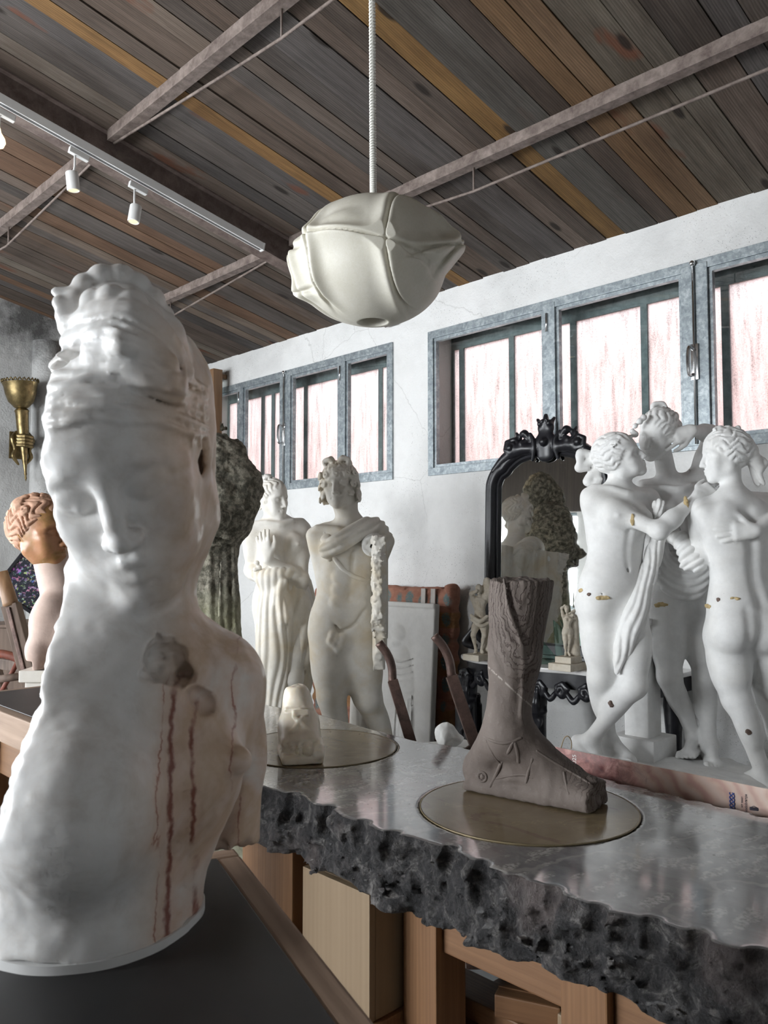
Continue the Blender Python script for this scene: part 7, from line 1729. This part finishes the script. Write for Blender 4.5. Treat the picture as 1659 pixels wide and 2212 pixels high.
# ------------------------------------------------------------------ left wall: torch sconce, sash, cart, prints
MAT['brass'] = M_metal('aged_brass', (0.10, 0.075, 0.035), (0.36, 0.27, 0.13), 0.35, 0.9, 16, 0.15)
def build_sconce():
    xw = -7.25; o = onX(47, 885, xw); e = empty('torch_sconce', (xw, o[1], o[2]), 0, 'aged brass torch sconce held by a fist on the left wall', 'sconce')
    tl = Matrix.Rotation(.08, 4, 'X')
    bm = bmesh.new(); bm_lathe(bm, [(.03, .0), (.06, .02), (.105, .07), (.128, .14), (.137, .20), (.150, .235), (.146, .235), (.130, .19), (.11, .10), (.02, .03)], 28, tl, cap=False); shade(obj('cup', bm, MAT['brass'], e), 50)
    for k in range(26):
        a = 2 * math.pi * k / 26; bm = bmesh.new(); bm_tube(bm, [tl @ Vector((.146 * math.cos(a), .146 * math.sin(a), .235)), tl @ Vector((.152 * math.cos(a + .06), .152 * math.sin(a + .06), .252)), tl @ Vector((.150 * math.cos(a + .12), .150 * math.sin(a + .12), .262)), tl @ Vector((.149 * math.cos(a + .2), .149 * math.sin(a + .2), .24))], .006, 5); obj('pierced_rim', bm, MAT['brass'], e)
    bm = bmesh.new(); bm_lathe(bm, [(.050, .005), (.062, -.01), (.055, -.03), (.048, -.20), (.036, -.30), (.022, -.45), (.010, -.55), (.014, -.565), (.007, -.58), (.011, -.60), (.0, -.63)], 20, tl, cap=False); shade(obj('stem', bm, MAT['brass'], e), 40)
    S = Sculpt(); S.at((0, 0, 0)); c = V3(.0, .02, -.28)
    S.cone(c + V3(-.12, .0, -.02), c + V3(-.02, .01, 0), .035, .045, k=.02); S.ell(c, (.06, .055, .05), k=.01)
    for i in range(4): S.chain([c + V3(.03, -.06, .045 - .028 * i), c + V3(.07, -.01, .045 - .028 * i), c + V3(.055, .05, .04 - .028 * i), c + V3(.02, .07, .04 - .028 * i)], [.015, .017, .016, .013], k=.004, sm=2)
    for s_ in (-1, 1): S.chain([c + V3(-.03, s_ * .05, .08), c + V3(-.02, s_ * .085, .02), c + V3(-.02, s_ * .06, -.07), c + V3(-.02, s_ * .075, -.13), c + V3(-.02, s_ * .03, -.2)], [.016, .022, .016, .02, .01], k=.01, sm=3)
    me = S.mesh((-.17, -.14, -.55), (.12, .14, -.12), .0065); obj('fist', me, MAT['brass'], e)
    bm = bmesh.new(); bm_tube(bm, [(-.13, .02, -.31), (-.02, .02, -.29)], .028, 10); bm_box(bm, (-.148, -.05, -.42), (-.13, .09, -.18), bevel=.006); obj('wall_arm', bm, MAT['brass'], e)
build_sconce()
bm = bmesh.new(); yc = 2.89; bm_tube(bm, [(WALL_X + .01, yc, .0), (WALL_X + .01, yc, 2.6), (WALL_X + .01, yc, 3.40)], .13, 20); S_ = structure('trim_1', bm, MAT['plaster_old'])
MAT['sash_wood'] = M_wood('brown_sash_wood', (0.15, 0.075, 0.035), (0.33, 0.20, 0.11), .55, 12, 'Z', .06)
def build_sash():
    y0, x0, x1, z0, z1 = 4.14, -7.12, -6.50, 2.25, 3.215; e = empty('wooden_sash', ((x0 + x1) / 2, y0, z0), 0, 'brown wooden window sash hung on the wall behind the bust', 'window sash'); hx = (x1 - x0) / 2; h = z1 - z0
    box('stile', (hx - .075, -.05, 0), (hx, .05, h), MAT['sash_wood'], e, .006); box('stile', (-hx, -.05, 0), (-hx + .075, .05, h), MAT['sash_wood'], e, .006); box('rail', (-hx + .075, -.05, h - .075), (hx - .075, .05, h), MAT['sash_wood'], e, .006); box('rail', (-hx + .075, -.05, 0), (hx - .075, .05, .075), MAT['sash_wood'], e, .006)
    box('bead', (hx - .093, -.03, .075), (hx - .076, .03, h - .075), MAT['white_metal'], e); box('bead', (-hx + .093, -.03, h - .093), (hx - .093, .03, h - .076), MAT['white_metal'], e); box('pane', (-hx + .076, .01, .076), (hx - .094, .016, h - .094), MAT['glass'], e)
    for sx in (-1, 1): box('wall_bracket', (sx * .2 - .02, .051, h - .06), (sx * .2 + .02, .158, h - .02), MAT['sash_wood'], e)
build_sash()
MAT['red_paint'] = M_metal('faded_red_paint', (0.10, 0.03, 0.02), (0.26, 0.075, 0.045), .6, .0, 20, .2); MAT['old_wood'] = M_wood('dark_old_wood', (0.075, 0.05, 0.038), (0.20, 0.14, 0.105), .75, 12, 'Z', .07, .3)
def build_cart():
    d = 3.75; org = P(20, 1600, d); org[2] = 0; e = empty('old_cart', W(org), YAW, 'old wooden handcart with a red spoked wheel at the left edge', 'cart')
    def bar(nm, a, b, w, t, m='old_wood'):
        a, b = np.asarray(a) - org, np.asarray(b) - org; z = unit(b - a); y = unit(np.array((0, 1.0, 0)) - z * z[1]); x = np.cross(y, z); L = np.linalg.norm(b - a)
        box(nm, (-w, -t, 0), (w, t, L), MAT[m], e, .004, M=Matrix.Translation(Vector(a)) @ Matrix(np.stack([x, y, z], 1).tolist()).to_4x4())
    bm = bmesh.new(); bm_tube(bm, [P(2, 1236, d) - org, P(22, 1300, d) - org, P(24, 1308, d) - org], [.030, .034, .036], 12); obj('grip', bm, MAT['sash_wood'], e)
    f0 = P(24, 1306, d); f1 = P(72, 1488, d - .02); fl = f0 + (f1 - f0) * ((f0[2] - .25) / (f0[2] - f1[2]))
    bar('shaft', f0, fl, .036, .03); bar('shaft', f0 + V3(-.32, .30, 0), fl + V3(-.32, .30, 0), .036, .03); bar('iron_strap', P(17, 1312, d - .034), P(56, 1470, d - .05), .010, .004, 'rust_pipe')
    for t in (.30, .62, .95): a = lerp(f0, fl, t); bar('cross_piece', a + V3(.0, .034, 0), a + V3(-.32, .27, 0), .025, .012)
    wc = P(-12, 1522, d + .05) ; R_ = .235
    bm = bmesh.new(); bm_tube(bm, [wc - org + V3(R_ * math.cos(a), .02 * 0, R_ * math.sin(a)) for a in np.linspace(0, 2 * math.pi, 40, endpoint=False)], .020, 8, closed=True); w = obj('wheel', bm, MAT['red_paint'], e)
    for k in range(8):
        a = k * math.pi / 4 + .3; bm = bmesh.new(); bm_tube(bm, [wc - org, wc - org + V3(R_ * math.cos(a), 0, R_ * math.sin(a))], .011, 6); obj('spoke', bm, MAT['red_paint'], w)
    bm = bmesh.new(); bm_lathe(bm, [(.0, -.07), (.035, -.06), (.042, 0), (.035, .06), (.0, .07)], 14, Matrix.Translation(Vector(wc - org)) @ Matrix.Rotation(math.pi / 2, 4, 'X'), cap=False); obj('hub', bm, MAT['red_paint'], w)
    bm = bmesh.new(); bm_tube(bm, [P(-10, 1468, d - .03) - org, P(52, 1460, d - .03) - org], .017, 8); obj('axle_bar', bm, MAT['old_wood'], e)
    box('bed', (-.42, .06, .22), (.10, .42, .27), MAT['old_wood'], e, .005); box('prop', (-.3, .3, 0), (-.25, .35, .22), MAT['old_wood'], e); box('prop', (.03, .3, 0), (.08, .35, .22), MAT['old_wood'], e); box('prop', (-.02, -.06, 0), (.03, -.01, .27), MAT['old_wood'], e)
build_cart()
def M_print():
    t = NT('colour_splashed_print'); c = t.coord('Object'); v = t.voronoi(t.mix(.2, c, t.noise(c, 9, 5, out='Color')), 60, out='Color'); g = t.ramp(t.noise(c, 48, 6, .75), [(0.52, 0.0), (0.56, 1.0)])
    hs = t.n('HueSaturation'); hs.inputs['Saturation'].default_value = 0.85; hs.inputs['Value'].default_value = .55; t.set(hs.inputs['Color'], v)
    t.base(t.mix(g, (0.012, 0.014, 0.025), hs.outputs[0])).par(Roughness=.4); return t.m
MAT['print'] = M_print()
def build_prints():
    d = 4.75; c = P(72, 1268, d); e = empty('framed_print', W(c), YAW, 'dark print with multicoloured splashes leaning beside the cart handle', 'print')
    e.rotation_euler = (.15, math.radians(36), YAW + .35)
    box('picture', (-.155, -.004, -.115), (.155, .0, .115), MAT['print'], e)
    for lo, hi in (((-.175, -.012, .115), (.175, .012, .135)), ((-.175, -.012, -.135), (.175, .012, -.115)), ((-.175, -.012, -.114), (-.155, .012, .114)), ((.155, -.012, -.114), (.175, .012, .114))): box('frame_edge', lo, hi, MAT['ebony'], e, .002)
    box('backing', (-.154, .001, -.114), (.154, .012, .114), MAT['foam'], e)
    s = empty('print_stand', (*W(c)[:2], 0), YAW, 'dark cabinet holding the colour splashed print in the left corner', 'cabinet'); z = c[2] - .235
    box('carcass', (-.26, -.03, .04), (.30, .36, z), MAT['old_wood'], s, .006); box('top', (-.28, -.05, z + .001), (.32, .38, z + .02), MAT['old_wood'], s, .004); box('foot', (-.24, .0, 0), (.28, .33, .039), MAT['old_wood'], s)
build_prints()
